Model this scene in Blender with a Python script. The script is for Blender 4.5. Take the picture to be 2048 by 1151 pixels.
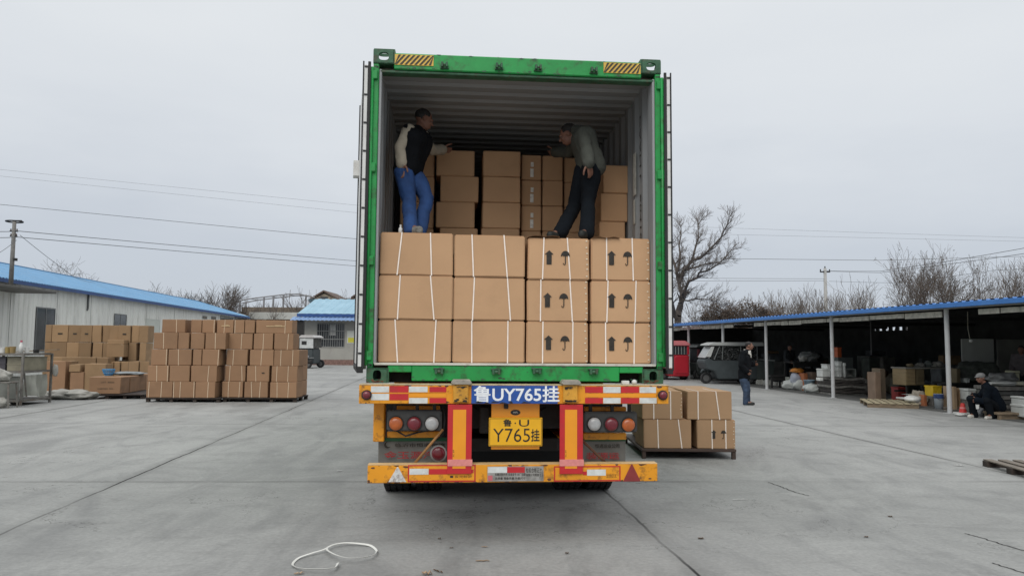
import bpy, bmesh, math, random
from mathutils import Vector, Matrix, noise as mnoise
random.seed(7)
for o in list(bpy.data.objects): bpy.data.objects.remove(o)
S = bpy.context.scene
COL = S.collection
# ------------------------------------------------------------------ camera
FPX, PITCH, ROLL = 1480.0, .0758, -.0077
cp, sp = math.cos(PITCH), math.sin(PITCH)
cr, sr = math.cos(ROLL), math.sin(ROLL)
cF = Vector((0, cp, sp)); _u = Vector((0, -sp, cp)); _r = Vector((1, 0, 0))
cR = _r*cr - _u*sr; cU = _u*cr + _r*sr
CAM = Vector((0, 0, 1.6))
cam_d = bpy.data.cameras.new('camera'); cam = bpy.data.objects.new('camera', cam_d); COL.objects.link(cam)
cam_d.sensor_width = 36; cam_d.lens = 36*FPX/2048; cam_d.clip_start = .05; cam_d.clip_end = 2000
m = Matrix((cR, cU, -cF)).transposed().to_4x4(); m.translation = CAM
cam.matrix_world = m; S.camera = cam
# ------------------------------------------------------------------ light
SUN_EL, SUN_AZ = math.radians(44), math.radians(196)      # overcast, brightest part of the sky behind the camera
S.view_settings.view_transform = 'Standard'; S.view_settings.look = 'None'
S.view_settings.exposure = 0.0; S.view_settings.gamma = 1
W = bpy.data.worlds.new('World'); S.world = W; W.use_nodes = True
nt = W.node_tree; N = nt.nodes; L = nt.links; N.clear()
out = N.new('ShaderNodeOutputWorld'); bg = N.new('ShaderNodeBackground'); L.new(bg.outputs[0], out.inputs[0])
sky = N.new('ShaderNodeTexSky'); sky.sky_type = 'NISHITA'; sky.sun_disc = False
sky.sun_elevation = SUN_EL; sky.sun_rotation = SUN_AZ
tc = N.new('ShaderNodeTexCoord'); sx = N.new('ShaderNodeSeparateXYZ'); L.new(tc.outputs['Generated'], sx.inputs[0])
nz = N.new('ShaderNodeTexNoise'); nz.inputs['Scale'].default_value = 1.6; nz.inputs['Detail'].default_value = 5; nz.inputs['Roughness'].default_value = .55
mp = N.new('ShaderNodeMapping'); mp.inputs['Scale'].default_value = (1, 1, 3.2); L.new(tc.outputs['Generated'], mp.inputs[0]); L.new(mp.outputs[0], nz.inputs['Vector'])
ad = N.new('ShaderNodeMath'); ad.operation = 'MULTIPLY_ADD'; ad.inputs[1].default_value = .34; ad.inputs[2].default_value = -.17; L.new(nz.outputs[0], ad.inputs[0])
a2 = N.new('ShaderNodeMath'); a2.operation = 'ADD'; L.new(ad.outputs[0], a2.inputs[0]); L.new(sx.outputs[2], a2.inputs[1])
rp = N.new('ShaderNodeValToRGB'); L.new(a2.outputs[0], rp.inputs[0])
e = rp.color_ramp.elements
e[0].position = -.0; e[0].color = (.54, .59, .66, 1)
e[1].position = .14; e[1].color = (.58, .625, .69, 1)
x = e.new(.30); x.color = (.73, .765, .805, 1)
x = e.new(.46); x.color = (.80, .83, .855, 1)
x = e.new(.95); x.color = (1.30, 1.33, 1.35, 1)
sk = N.new('ShaderNodeMix'); sk.data_type = 'RGBA'; sk.blend_type = 'MIX'; sk.inputs[0].default_value = .95
vs = N.new('ShaderNodeVectorMath'); vs.operation = 'SCALE'; vs.inputs['Scale'].default_value = .1
L.new(sky.outputs[0], vs.inputs[0]); L.new(vs.outputs[0], sk.inputs[6]); L.new(rp.outputs[0], sk.inputs[7])
L.new(sk.outputs[2], bg.inputs[0]); bg.inputs[1].default_value = 1.0
sl = bpy.data.lights.new('sun', 'SUN'); sl.energy = 1.5; sl.angle = math.radians(45); sl.color = (1, .97, .92)
sun = bpy.data.objects.new('sun', sl); COL.objects.link(sun)
sd = Vector((math.sin(SUN_AZ)*math.cos(SUN_EL), math.cos(SUN_AZ)*math.cos(SUN_EL), math.sin(SUN_EL)))
sun.rotation_euler = sd.to_track_quat('Z', 'Y').to_euler(); sun.location = sd*50
# ------------------------------------------------------------------ measuring: a pixel of the 2048 wide photo to a point on a real plane
def ray(px, py): return cF + cR*((px-1024)/FPX) - cU*((py-575.5)/FPX)
def G(px, py, z=0.0):
    d = ray(px, py); return CAM + d*((z-CAM.z)/d.z)
def D(px, py, Y):
    d = ray(px, py); return CAM + d*(Y/d.y)
TO = Vector((.0476, 6.10, 1.282)); TY = .0823
tX = Vector((math.cos(TY), math.sin(TY), 0)); tY = Vector((-math.sin(TY), math.cos(TY), 0))
def T(px, py, y=0.0):
    d = ray(px, py); t = ((TO + tY*y - CAM).dot(tY))/d.dot(tY); P = CAM + d*t - TO
    return Vector((P.dot(tX), y, P.z))
def TW(v): return TO + tX*v[0] + tY*v[1] + Vector((0, 0, v[2]))
def onplane(px, py, p0, n):
    d = ray(px, py); return CAM + d*((p0-CAM).dot(n)/d.dot(n))
# ------------------------------------------------------------------ materials
MATS = {}
def M(name, c, rough=.6, metal=0.0, var=.12, scale=3.0, bump=0.0, bscale=60.0, c2=None, dirt=None, damt=.5, dscale=2.0, rand=0.0, emit=None, alpha=None, trans=0.0, stretch=None, detail=5, spec=.5, coat=0):
    if name in MATS: return MATS[name]
    m = bpy.data.materials.new(name); m.use_nodes = True; nt = m.node_tree; N = nt.nodes; L = nt.links
    b = N['Principled BSDF']; b.inputs['Roughness'].default_value = rough; b.inputs['Metallic'].default_value = metal
    b.inputs['Specular IOR Level'].default_value = spec
    if coat: b.inputs['Coat Weight'].default_value = coat; b.inputs['Coat Roughness'].default_value = .25
    tc = N.new('ShaderNodeTexCoord'); mp = N.new('ShaderNodeMapping'); L.new(tc.outputs['Object'], mp.inputs[0])
    if stretch: mp.inputs['Scale'].default_value = stretch
    oi = N.new('ShaderNodeObjectInfo')
    ofs = N.new('ShaderNodeVectorMath'); ofs.operation = 'MULTIPLY_ADD'; L.new(oi.outputs['Random'], ofs.inputs[0]); ofs.inputs[1].default_value = (37, 51, 23)
    L.new(mp.outputs[0], ofs.inputs[2])
    n1 = N.new('ShaderNodeTexNoise'); n1.inputs['Scale'].default_value = scale; n1.inputs['Detail'].default_value = detail; L.new(ofs.outputs[0], n1.inputs['Vector'])
    mx = N.new('ShaderNodeMix'); mx.data_type = 'RGBA'
    ca = [max(0, v*(1-var)) for v in c]; cb = [min(1, v*(1+var)) for v in c]
    if c2: ca = list(c); cb = list(c2)
    r1 = N.new('ShaderNodeMapRange'); r1.inputs[1].default_value = .3; r1.inputs[2].default_value = .7; L.new(n1.outputs[0], r1.inputs[0])
    L.new(r1.outputs[0], mx.inputs[0]); mx.inputs[6].default_value = (*ca, 1); mx.inputs[7].default_value = (*cb, 1)
    cur = mx.outputs[2]
    if dirt:
        n2 = N.new('ShaderNodeTexNoise'); n2.inputs['Scale'].default_value = dscale; n2.inputs['Detail'].default_value = 9; n2.inputs['Roughness'].default_value = .65; L.new(ofs.outputs[0], n2.inputs['Vector'])
        r2 = N.new('ShaderNodeMapRange'); r2.inputs[1].default_value = .52; r2.inputs[2].default_value = .68; r2.inputs[4].default_value = damt; L.new(n2.outputs[0], r2.inputs[0])
        m2 = N.new('ShaderNodeMix'); m2.data_type = 'RGBA'; L.new(r2.outputs[0], m2.inputs[0]); L.new(cur, m2.inputs[6]); m2.inputs[7].default_value = (*dirt, 1); cur = m2.outputs[2]
    if rand:
        hs = N.new('ShaderNodeHueSaturation'); L.new(cur, hs.inputs['Color'])
        r3 = N.new('ShaderNodeMapRange'); r3.inputs[3].default_value = 1-rand; r3.inputs[4].default_value = 1+rand; L.new(oi.outputs['Random'], r3.inputs[0]); L.new(r3.outputs[0], hs.inputs['Value'])
        cur = hs.outputs[0]
    L.new(cur, b.inputs['Base Color'])
    if bump:
        n3 = N.new('ShaderNodeTexNoise'); n3.inputs['Scale'].default_value = bscale; n3.inputs['Detail'].default_value = 6; L.new(ofs.outputs[0], n3.inputs['Vector'])
        bp = N.new('ShaderNodeBump'); bp.inputs['Strength'].default_value = bump; bp.inputs['Distance'].default_value = .01; L.new(n3.outputs[0], bp.inputs['Height']); L.new(bp.outputs[0], b.inputs['Normal'])
    if trans: b.inputs['Transmission Weight'].default_value = trans
    if alpha is not None: b.inputs['Alpha'].default_value = alpha
    MATS[name] = m; return m
def corrugated_card(name, c, rand=.08, spots=True):
    m = M(name, c, .85, var=.05, scale=2.2, dirt=[v*.72 for v in c], damt=.34, dscale=1.7, rand=rand, bump=.28, bscale=6)
    nt = m.node_tree; N = nt.nodes; L = nt.links; b = N['Principled BSDF']
    # faint flute lines
    tc = N.new('ShaderNodeTexCoord'); wv = N.new('ShaderNodeTexWave'); wv.bands_direction = 'X'; wv.inputs['Scale'].default_value = 38; wv.inputs['Distortion'].default_value = 1.5
    L.new(tc.outputs['Object'], wv.inputs[0])
    src = b.inputs['Base Color'].links[0].from_socket
    mx = N.new('ShaderNodeMix'); mx.data_type = 'RGBA'; mx.blend_type = 'MULTIPLY'; mx.inputs[0].default_value = .16
    L.new(src, mx.inputs[6]); L.new(wv.outputs[0], mx.inputs[7]); L.new(mx.outputs[2], b.inputs['Base Color'])
    return m
green = M('container green paint', (.010, .27, .055), .5, var=.14, scale=5, dirt=(.035, .035, .02), damt=.75, dscale=9, bump=.1, bscale=30)
greend = M('grimy green casting', (.03, .10, .05), .6, var=.3, scale=14, dirt=(.07, .05, .03), damt=.8, dscale=18, bump=.3, bscale=40)
grey_in = M('container inner paint', (.27, .28, .285), .6, var=.06, scale=2, dirt=(.25, .25, .24), damt=.35, dscale=3, stretch=(1, 1, .3))
seal_grey = M('pale sill strip', (.55, .54, .48), .5, var=.1, dirt=(.2, .15, .1), damt=.4, dscale=14)
wood_fl = M('container plywood floor', (.16, .09, .05), .7, var=.25, scale=8)
yellow = M('trailer yellow paint', (.74, .30, .010), .45, var=.10, scale=4, dirt=(.10, .045, .018), damt=.9, dscale=11, bump=.08, bscale=30)
yellowc = M('chipped yellow paint', (.62, .30, .03), .5, var=.2, scale=10, dirt=(.05, .03, .012), damt=1, dscale=22, bump=.4, bscale=40)
orange_r = M('orange reflective panel', (.80, .30, .010), .35, var=.04, scale=8, coat=.3)
red_r = M('red reflective panel', (.50, .012, .018), .38, var=.08, scale=9, coat=.3, dirt=(.25, .03, .03), damt=.4, dscale=5)
white_r = M('white reflective tape', (.62, .64, .62), .4, var=.10, scale=22, coat=.2, dirt=(.35, .33, .28), damt=.4, dscale=9)
rust = M('rusty steel', (.10, .04, .02), .8, var=.4, scale=12, bump=.4)
dkmetal = M('dark grimy steel', (.013, .0125, .012), .65, var=.35, scale=9, bump=.2)
black_r = M('black rubber', (.016, .016, .017), .75, var=.25, scale=12, bump=.2, bscale=30)
gasket = M('door gasket', (.012, .012, .012), .6)
white_p = M('old white paint', (.62, .62, .60), .5, var=.08, scale=4, dirt=(.35, .3, .25), damt=.3, dscale=9)
blue_pl = M('blue sign enamel', (.015, .075, .32), .4, var=.12, scale=8, dirt=(.05, .06, .09), damt=.6, dscale=9)
plate_y = M('yellow number plate', (.80, .42, .01), .4, var=.06, scale=9)
ink = M('black ink', (.03, .025, .02), .8, var=.3, scale=40)
inkb = M('plate black', (.012, .011, .01), .5)
lamp_am = M('amber lens', (.42, .095, .015), .3, var=.15, scale=30, coat=.6)
lamp_rd = M('red lens', (.15, .008, .018), .3, var=.15, scale=30, coat=.6)
lamp_cl = M('clear lens', (.40, .41, .41), .25, var=.12, scale=40, coat=.6)
flapm = M('grey mud flap', (.17, .165, .15), .8, var=.2, scale=6, dirt=(.13, .12, .10), damt=.5, dscale=9)
inkr = M('faded red lettering', (.30, .03, .03), .7, var=.3, scale=30)
pinkt = M('pink clear tape', (.68, .24, .22), .25, var=.1, scale=30)
card_a = corrugated_card('kraft cardboard', (.55, .335, .185), .05)
card_b = corrugated_card('shaded cardboard', (.30, .172, .095), .09)  # darker copy of the kraft, the stacks' weaker light put into its colour
card_c = corrugated_card('dull cardboard', (.30, .19, .10), .18)
strap_w = M('white strapping', (.85, .76, .68), .5, var=.08, scale=20)
strap_b = M('cream strapping', (.62, .48, .34), .5, var=.08, scale=20)
stapler = M('staple metal', (.75, .66, .5), .4, .2)
deck_w = M('weathered timber', (.20, .15, .10), .85, var=.35, scale=6, stretch=(1, 6, 6), bump=.3)
deck_d = M('dark pallet timber', (.035, .025, .02), .85, var=.4, scale=6, bump=.3)
# ------------------------------------------------------------------ object helpers
def tag(o, label=None, cat=None, group=None, kind=None):
    if label: o['label'] = label
    if cat: o['category'] = cat
    if group: o['group'] = group
    if kind: o['kind'] = kind
    return o
def empty(name, loc=(0, 0, 0), rz=0.0, label=None, cat=None, group=None):
    o = bpy.data.objects.new(name, None); COL.objects.link(o); o.location = loc; o.rotation_euler = (0, 0, rz); o.empty_display_size = .1
    return tag(o, label, cat, group)
class MB:
    def __init__(s): s.v = []; s.f = []; s.m = []
    def add(s, vs, fs, mi=0):
        b = len(s.v); s.v += [tuple(v) for v in vs]; s.f += [tuple(i+b for i in f) for f in fs]; s.m += [mi]*len(fs); return s
    def box(s, x0, x1, y0, y1, z0, z1, mi=0, mat=None):
        vs = [(x, y, z) for z in (z0, z1) for y in (y0, y1) for x in (x0, x1)]
        if mat is not None: vs = [mat @ Vector(v) for v in vs]
        return s.add(vs, [(0, 2, 3, 1), (4, 5, 7, 6), (0, 1, 5, 4), (2, 6, 7, 3), (0, 4, 6, 2), (1, 3, 7, 5)], mi)
    def cyl(s, p0, p1, r0, r1=None, n=12, caps=True, mi=0):
        p0 = Vector(p0); p1 = Vector(p1); r1 = r0 if r1 is None else r1
        d = (p1-p0)
        if d.length < 1e-7: return s
        d.normalize(); a = d.orthogonal().normalized(); b = d.cross(a)
        vs = []; fs = []
        for p, r in ((p0, r0), (p1, r1)):
            for i in range(n):
                t = 2*math.pi*i/n; vs.append(p + a*(math.cos(t)*r) + b*(math.sin(t)*r))
        for i in range(n): j = (i+1) % n; fs.append((i, j, n+j, n+i))
        if caps: fs.append(tuple(reversed(range(n)))); fs.append(tuple(range(n, 2*n)))
        return s.add(vs, fs, mi)
    def tube(s, pts, r, n=6, mi=0):
        pts = [Vector(p) for p in pts]; rr = r if isinstance(r, (list, tuple)) else [r]*len(pts)
        vs = []; fs = []; a = None
        for i, p in enumerate(pts):
            d = (pts[min(i+1, len(pts)-1)]-pts[max(i-1, 0)]).normalized()
            if a is None: a = d.orthogonal().normalized()
            a = (a - d*a.dot(d)).normalized(); b = d.cross(a)
            for k in range(n):
                t = 2*math.pi*k/n; vs.append(p + a*(math.cos(t)*rr[i]) + b*(math.sin(t)*rr[i]))
        for i in range(len(pts)-1):
            for k in range(n):
                j = (k+1) % n; fs.append((i*n+k, i*n+j, (i+1)*n+j, (i+1)*n+k))
        fs.append(tuple(reversed(range(n)))); fs.append(tuple(range((len(pts)-1)*n, len(pts)*n)))
        return s.add(vs, fs, mi)
    def ball(s, c, r, nu=12, nv=8, mi=0, mat=None):
        rx, ry, rz = (r, r, r) if not isinstance(r, (tuple, list)) else r
        c = Vector(c); vs = [(0, 0, -1)]; fs = []
        for j in range(1, nv):
            ph = -math.pi/2+math.pi*j/nv
            for i in range(nu):
                t = 2*math.pi*i/nu; vs.append((math.cos(t)*math.cos(ph), math.sin(t)*math.cos(ph), math.sin(ph)))
        vs.append((0, 0, 1)); top = len(vs)-1
        for i in range(nu): fs.append((0, 1+(i+1) % nu, 1+i)); fs.append((top, 1+(nv-2)*nu+i, 1+(nv-2)*nu+(i+1) % nu))
        for j in range(nv-2):
            for i in range(nu):
                k = (i+1) % nu; fs.append((1+j*nu+i, 1+j*nu+k, 1+(j+1)*nu+k, 1+(j+1)*nu+i))
        out = []
        for v in vs:
            w = Vector((v[0]*rx, v[1]*ry, v[2]*rz))
            if mat is not None: w = mat @ w
            out.append(c+w)
        return s.add(out, fs, mi)
    def caps(s, p0, p1, r0, r1):      # closed tapered capsule
        s.cyl(p0, p1, r0, r1, 14); s.ball(p0, r0, 14, 8); s.ball(p1, r1, 14, 8); return s
    def prism(s, poly, fn, d0, d1, mi=0):   # poly: 2-D outline, fn(u, v, d) -> xyz
        n = len(poly); vs = [fn(u, v, d0) for u, v in poly] + [fn(u, v, d1) for u, v in poly]
        fs = [tuple(reversed(range(n))), tuple(range(n, 2*n))] + [(i, (i+1) % n, n+(i+1) % n, n+i) for i in range(n)]
        return s.add(vs, fs, mi)
    def grid(s, nu, nv, fn, mi=0):
        vs = [fn(i/nu, j/nv) for j in range(nv+1) for i in range(nu+1)]
        fs = [(j*(nu+1)+i, j*(nu+1)+i+1, (j+1)*(nu+1)+i+1, (j+1)*(nu+1)+i) for j in range(nv) for i in range(nu)]
        return s.add(vs, fs, mi)
    def build(s, name, mats, parent=None, loc=None, rz=0.0, bevel=0.0, seg=1, smooth=False, cuts=0, jit=0.0, label=None, fix=True):
        me = bpy.data.meshes.new(name); me.from_pydata(s.v, [], s.f)
        mats = mats if isinstance(mats, (list, tuple)) else [mats]
        for q in mats: me.materials.append(q)
        me.polygons.foreach_set('material_index', s.m)
        if bevel or cuts or fix:
            bm = bmesh.new(); bm.from_mesh(me)
            if fix: bmesh.ops.recalc_face_normals(bm, faces=bm.faces)
            if cuts: bmesh.ops.subdivide_edges(bm, edges=bm.edges, cuts=cuts, use_grid_fill=True)
            if jit:
                sd = random.random()*99
                for v in bm.verts:
                    nv = mnoise.noise_vector(v.co*3.1+Vector((sd, 0, 0))); v.co += nv*jit
            if bevel:
                es = [q for q in bm.edges if len(q.link_faces) == 2 and q.calc_face_angle(0) > .5]
                bmesh.ops.bevel(bm, geom=es, offset=bevel, segments=seg, affect='EDGES', clamp_overlap=True)
            bm.to_mesh(me); bm.free()
        if smooth: me.polygons.foreach_set('use_smooth', [True]*len(me.polygons))
        o = bpy.data.objects.new(name, me); COL.objects.link(o)
        if parent: o.parent = parent
        if loc is not None: o.location = loc
        o.rotation_euler = (0, 0, rz)
        if label: o['label'] = label
        return o
def text_obj(name, body, size, mat, parent, origin, ax, up, wfit=None, hfit=None, bold=0.0, depth=.001):
    # flat lettering standing a hair proud of its surface; origin = lower left, ax = reading direction, up = up direction
    cu = bpy.data.curves.new(name, 'FONT'); cu.body = body; cu.size = 1; cu.resolution_u = 3; cu.offset = bold
    o = bpy.data.objects.new(name, cu); COL.objects.link(o)
    dg = bpy.context.evaluated_depsgraph_get(); me = bpy.data.meshes.new_from_object(o.evaluated_get(dg))
    bpy.data.objects.remove(o); bpy.data.curves.remove(cu)
    if not me.vertices: return None
    xs = [v.co.x for v in me.vertices]; ys = [v.co.y for v in me.vertices]
    x0, x1, y0, y1 = min(xs), max(xs), min(ys), max(ys)
    kx = (wfit/(x1-x0)) if wfit else size; ky = (hfit/(y1-y0)) if hfit else size
    ax = Vector(ax).normalized(); up = Vector(up).normalized(); origin = Vector(origin)
    for v in me.vertices: v.co = origin + ax*((v.co.x-x0)*kx) + up*((v.co.y-y0)*ky)
    me.materials.clear(); me.materials.append(mat)
    ob = bpy.data.objects.new(name, me); COL.objects.link(ob); ob.parent = parent
    return ob
def remesh(mb, name, mat, parent, vox=.01, smooth=2, wr=0.0, wscale=12.0, cut=None, label=None):
    # joins closed pieces into one continuous skin; wr = fold depth
    me = bpy.data.meshes.new(name); me.from_pydata(mb.v, [], mb.f)
    o = bpy.data.objects.new(name, me); COL.objects.link(o)
    md = o.modifiers.new('r', 'REMESH'); md.mode = 'VOXEL'; md.voxel_size = vox
    if smooth: s2 = o.modifiers.new('s', 'SMOOTH'); s2.factor = .5; s2.iterations = smooth
    dg = bpy.context.evaluated_depsgraph_get(); m2 = bpy.data.meshes.new_from_object(o.evaluated_get(dg))
    o.modifiers.clear(); o.data = m2; bpy.data.meshes.remove(me)
    if wr:
        nn = [v.normal.copy() for v in m2.vertices]; sd = random.random()*50
        for v, n_ in zip(m2.vertices, nn):
            q = v.co*wscale + Vector((sd, 0, 0)); q2 = Vector((q.x*.8+.3*q.z, q.y*.8, q.z*.75))
            k = mnoise.noise(q2) + .5*mnoise.noise(q2*2.3); v.co += n_*(wr*k)
    m2.materials.clear(); m2.materials.append(mat); m2.polygons.foreach_set('use_smooth', [True]*len(m2.polygons))
    o.parent = parent
    if label: o['label'] = label
    return o
def structure(o): o['kind'] = 'structure'; return o
# ================================================================== GROUND
def ground_material():
    m = bpy.data.materials.new('yard concrete'); m.use_nodes = True; nt = m.node_tree; N = nt.nodes; L = nt.links
    b = N['Principled BSDF']; b.inputs['Roughness'].default_value = .8; b.inputs['Specular IOR Level'].default_value = .3
    tc = N.new('ShaderNodeTexCoord')
    def mp(rz=0, sc=(1, 1, 1), loc=(0, 0, 0)):
        q = N.new('ShaderNodeMapping'); q.inputs['Rotation'].default_value = (0, 0, rz); q.inputs['Scale'].default_value = sc; q.inputs['Location'].default_value = loc
        L.new(tc.outputs['Object'], q.inputs[0]); return q.outputs[0]
    def nz(vec, s, d=6, r=.55, dist=0):
        q = N.new('ShaderNodeTexNoise'); q.inputs['Scale'].default_value = s; q.inputs['Detail'].default_value = d; q.inputs['Roughness'].default_value = r; q.inputs['Distortion'].default_value = dist
        L.new(vec, q.inputs['Vector']); return q.outputs[0]
    def mr(v, a, b_, c=0, d=1):
        q = N.new('ShaderNodeMapRange'); q.inputs[1].default_value = a; q.inputs[2].default_value = b_; q.inputs[3].default_value = c; q.inputs[4].default_value = d; L.new(v, q.inputs[0]); return q.outputs[0]
    def mix(f, a, b_, mode='MIX'):
        q = N.new('ShaderNodeMix'); q.data_type = 'RGBA'; q.blend_type = mode
        if isinstance(f, float): q.inputs[0].default_value = f
        else: L.new(f, q.inputs[0])
        for i, v in ((6, a), (7, b_)):
            if isinstance(v, tuple): q.inputs[i].default_value = (*v, 1)
            else: L.new(v, q.inputs[i])
        return q.outputs[2]
    def mth(op, a, b_=None):
        q = N.new('ShaderNodeMath'); q.operation = op
        for i, v in ((0, a), (1, b_)):
            if v is None: continue
            if isinstance(v, (int, float)): q.inputs[i].default_value = v
            else: L.new(v, q.inputs[i])
        return q.outputs[0]
    base = mix(mr(nz(mp(), .22, 7, .6), .3, .7), (.255, .258, .252), (.375, .376, .366))
    streak = mr(nz(mp(.62, (1.1, .34, 1)), .9, 9, .66, 1.8), .47, .70, 0, .62)     # tyre sweeps running off to one side
    c = mix(streak, base, (.155, .157, .156))
    st2 = mr(nz(mp(-.25, (.4, 1.1, 1), (4, 9, 0)), 1.5, 9, .66, 1.6), .53, .72, 0, .45)
    c = mix(st2, c, (.19, .19, .186))
    pale = mr(nz(mp(.1, (.6, .9, 1), (30, 9, 0)), .8, 9, .68, 1.2), .50, .72, 0, .55)
    c = mix(pale, c, (.41, .412, .40))
    fine = mr(nz(mp(), 26, 8, .7), .3, .75)
    c = mix(.30, c, mix(fine, (.12, .12, .12), (.62, .62, .6)), 'OVERLAY')
    blot = mr(nz(mp(0, (1, 1, 1), (3, 3, 0)), 2.3, 9, .68), .60, .70, 0, .45)
    c = mix(blot, c, (.16, .16, .158))
    speck = mr(nz(mp(), 70, 3, .5), .70, .76, 0, .55)
    c = mix(speck, c, (.08, .078, .075))
    # saw cut joints of the slabs
    wob = nz(mp(), 1.4, 4)
    def joint(rz, off, pitch, wdt, axis, msk):
        sp_ = N.new('ShaderNodeSeparateXYZ'); L.new(mp(rz), sp_.inputs[0])
        v = mth('ADD', sp_.outputs[axis], -off)
        v = mth('ADD', v, mth('MULTIPLY', mth('SUBTRACT', wob, .5), .07))
        v = mth('DIVIDE', v, pitch); fr = mth('FRACT', mth('ADD', v, .5)); ds = mth('MULTIPLY', mth('ABSOLUTE', mth('SUBTRACT', fr, .5)), pitch)
        ln = mr(ds, wdt*.4, wdt, 1, 0)
        return mth('MULTIPLY', ln, msk)
    mk1 = mr(nz(mp(0, (1, .5, 1), (7, 1, 0)), .35, 3), .36, .46, .35, 1)
    mk2 = mr(nz(mp(0, (.5, 1, 1), (1, 5, 0)), .45, 3), .42, .52, .15, .9)
    j1 = joint(-.0915, 1.05*math.cos(.0915)+8.18*math.sin(.0915), 5.43, .019, 0, mk1)
    j2 = joint(-.043, 8.79, 6.1, .011, 1, mk2)
    jj = mth('MAXIMUM', j1, j2)
    grime = mr(mth('MAXIMUM', joint(-.0915, 1.05*math.cos(.0915)+8.18*math.sin(.0915), 5.43, .13, 0, mk1), joint(-.043, 8.79, 6.1, .10, 1, mk2)), 0, 1, 0, .30)
    c = mix(grime, c, (.14, .14, .135))
    cw = nz(mp(0, (1, 1, 1), (50, 20, 0)), .55, 7, .62, .4); crk = mth('MULTIPLY', mr(mth('ABSOLUTE', mth('SUBTRACT', cw, .5)), .0008, .0022, 1, 0), mr(nz(mp(0, (1, 1, 1), (9, 70, 0)), .25, 3), .52, .6))
    c = mix(mth('MULTIPLY', crk, .75), c, (.06, .058, .055))
    c = mix(jj, c, (.022, .021, .02))
    oil = mr(nz(mp(0, (1, 1, 1), (12, 4, 0)), .9, 8, .7, .5), .58, .72, 0, .5); c = mix(oil, c, (.15, .15, .148))
    L.new(c, b.inputs['Base Color'])
    bp = N.new('ShaderNodeBump'); bp.inputs['Strength'].default_value = .25; bp.inputs['Distance'].default_value = .01
    hh = mth('SUBTRACT', mth('ADD', mth('MULTIPLY', nz(mp(), 30, 8, .7), .5), mth('MULTIPLY', nz(mp(), 3, 5), 1.0)), mth('MULTIPLY', jj, .8))
    L.new(hh, bp.inputs['Height']); L.new(bp.outputs[0], b.inputs['Normal'])
    rr = mr(streak, 0, .7, .85, .6); L.new(rr, b.inputs['Roughness'])
    return m
mb = MB(); mb.grid(20, 20, lambda u, v: (-600+1200*u, -200+1200*v, 0)); structure(mb.build('ground', ground_material()))

# ================================================================== CONTAINER
CT = empty('shipping_container', TO, TY, 'open green shipping container full of brown cartons, riding on the yellow trailer', 'container')
CL, CH = 12.19, 2.765
def casting(sx, top, y0, rear):
    # block with an oval hole on its end, outer side and top
    x0, x1 = (-1.221, -1.05) if sx < 0 else (1.052, 1.222)
    z0, z1 = (CH-.124, CH) if top else (0, .121)
    mb = MB(); d = .17 if not top else .12; ya, yb = (y0, y0+d) if rear else (y0-d, y0)
    def holeplate(fn, u0, u1, v0, v1, hu, hv):
        n = 24; cu_, cv = (u0+u1)/2, (v0+v1)/2; outer = []; inner = []
        for i in range(n):
            t = 2*math.pi*(i+.5)/n; ct, st = math.cos(t), math.sin(t)
            k = min((u1-u0)/2/max(abs(ct), 1e-6), (v1-v0)/2/max(abs(st), 1e-6)); outer.append((cu_+ct*k, cv+st*k))
            inner.append((cu_+math.copysign(abs(ct)**.7, ct)*hu, cv+math.copysign(abs(st)**.7, st)*hv))
        vs = [fn(u, v, 0) for u, v in outer]+[fn(u, v, 0) for u, v in inner]+[fn(u, v, .028) for u, v in inner]
        fs = []
        for i in range(n): j = (i+1) % n; fs += [(i, j, n+j, n+i), (n+i, n+j, 2*n+j, 2*n+i)]
        mb.add(vs, fs)
    oy = ya if rear else yb; sgn = 1 if rear else -1
    holeplate(lambda u, v, q: (u, oy+sgn*q, v), x0, x1, z0, z1, .033 if not top else .042, .042 if not top else .034)
    xo = x0 if sx < 0 else x1; s2 = 1 if sx < 0 else -1
    holeplate(lambda u, v, q: (xo+s2*q, u, v), ya, yb, z0, z1, .05, .034)
    if top: holeplate(lambda u, v, q: (u, v, z1-q), x0, x1, ya, yb, .05, .045); mb.box(x0, x1, ya, yb, z0, z0+.01)
    else: holeplate(lambda u, v, q: (u, v, z0+q), x0, x1, ya, yb, .035, .055); mb.box(x0+.002, x1-.002, ya, yb, z1-.012, z1-.002)
    xi = x1 if sx < 0 else x0; mb.box(xi-.008, xi+.008, ya, yb, z0+.001, z1-.001)
    if not top: mb.box(x0, x1, (yb if rear else ya)-.005, (yb if rear else ya)+.005, z0, z1)
    return mb.build('corner_casting', greend, CT, fix=False)
for sx_ in (-1, 1):
    for tp in (False, True):
        casting(sx_, tp, 0, True); casting(sx_, tp, CL, False)
# corner posts
for s in (-1, 1):
    mb = MB(); mb.box(min(s*1.219, s*1.172), max(s*1.219, s*1.172), .004, .15, .121, CH-.124)
    mb.build('corner_post', green, CT, bevel=.006)
    mb = MB(); mb.box(min(s*1.172, s*1.150), max(s*1.172, s*1.150), .02, .16, .15, 2.60)
    mb.build('post_liner', grey_in, CT, bevel=.004)
    mb = MB(); mb.cyl((s*1.226, -.012, .14), (s*1.226, -.012, 2.6), .014, n=10); mb.build('hinge_rod', green, CT, smooth=True)
    for hz in (.18, .95, 1.72, 2.5):
        mb = MB(); mb.box(s*1.215-.034, s*1.215+.034, -.022, .02, hz, hz+.075); mb.build('hinge', green, CT, bevel=.006)
# header
mb = MB(); mb.box(-1.05, 1.052, .002, .09, 2.597, 2.735); mb.build('door_header', green, CT, bevel=.008)
mb = MB(); mb.box(-1.165, 1.165, .02, .12, 2.572, 2.594); mb.build('header_lip', greend, CT, bevel=.004)
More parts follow.
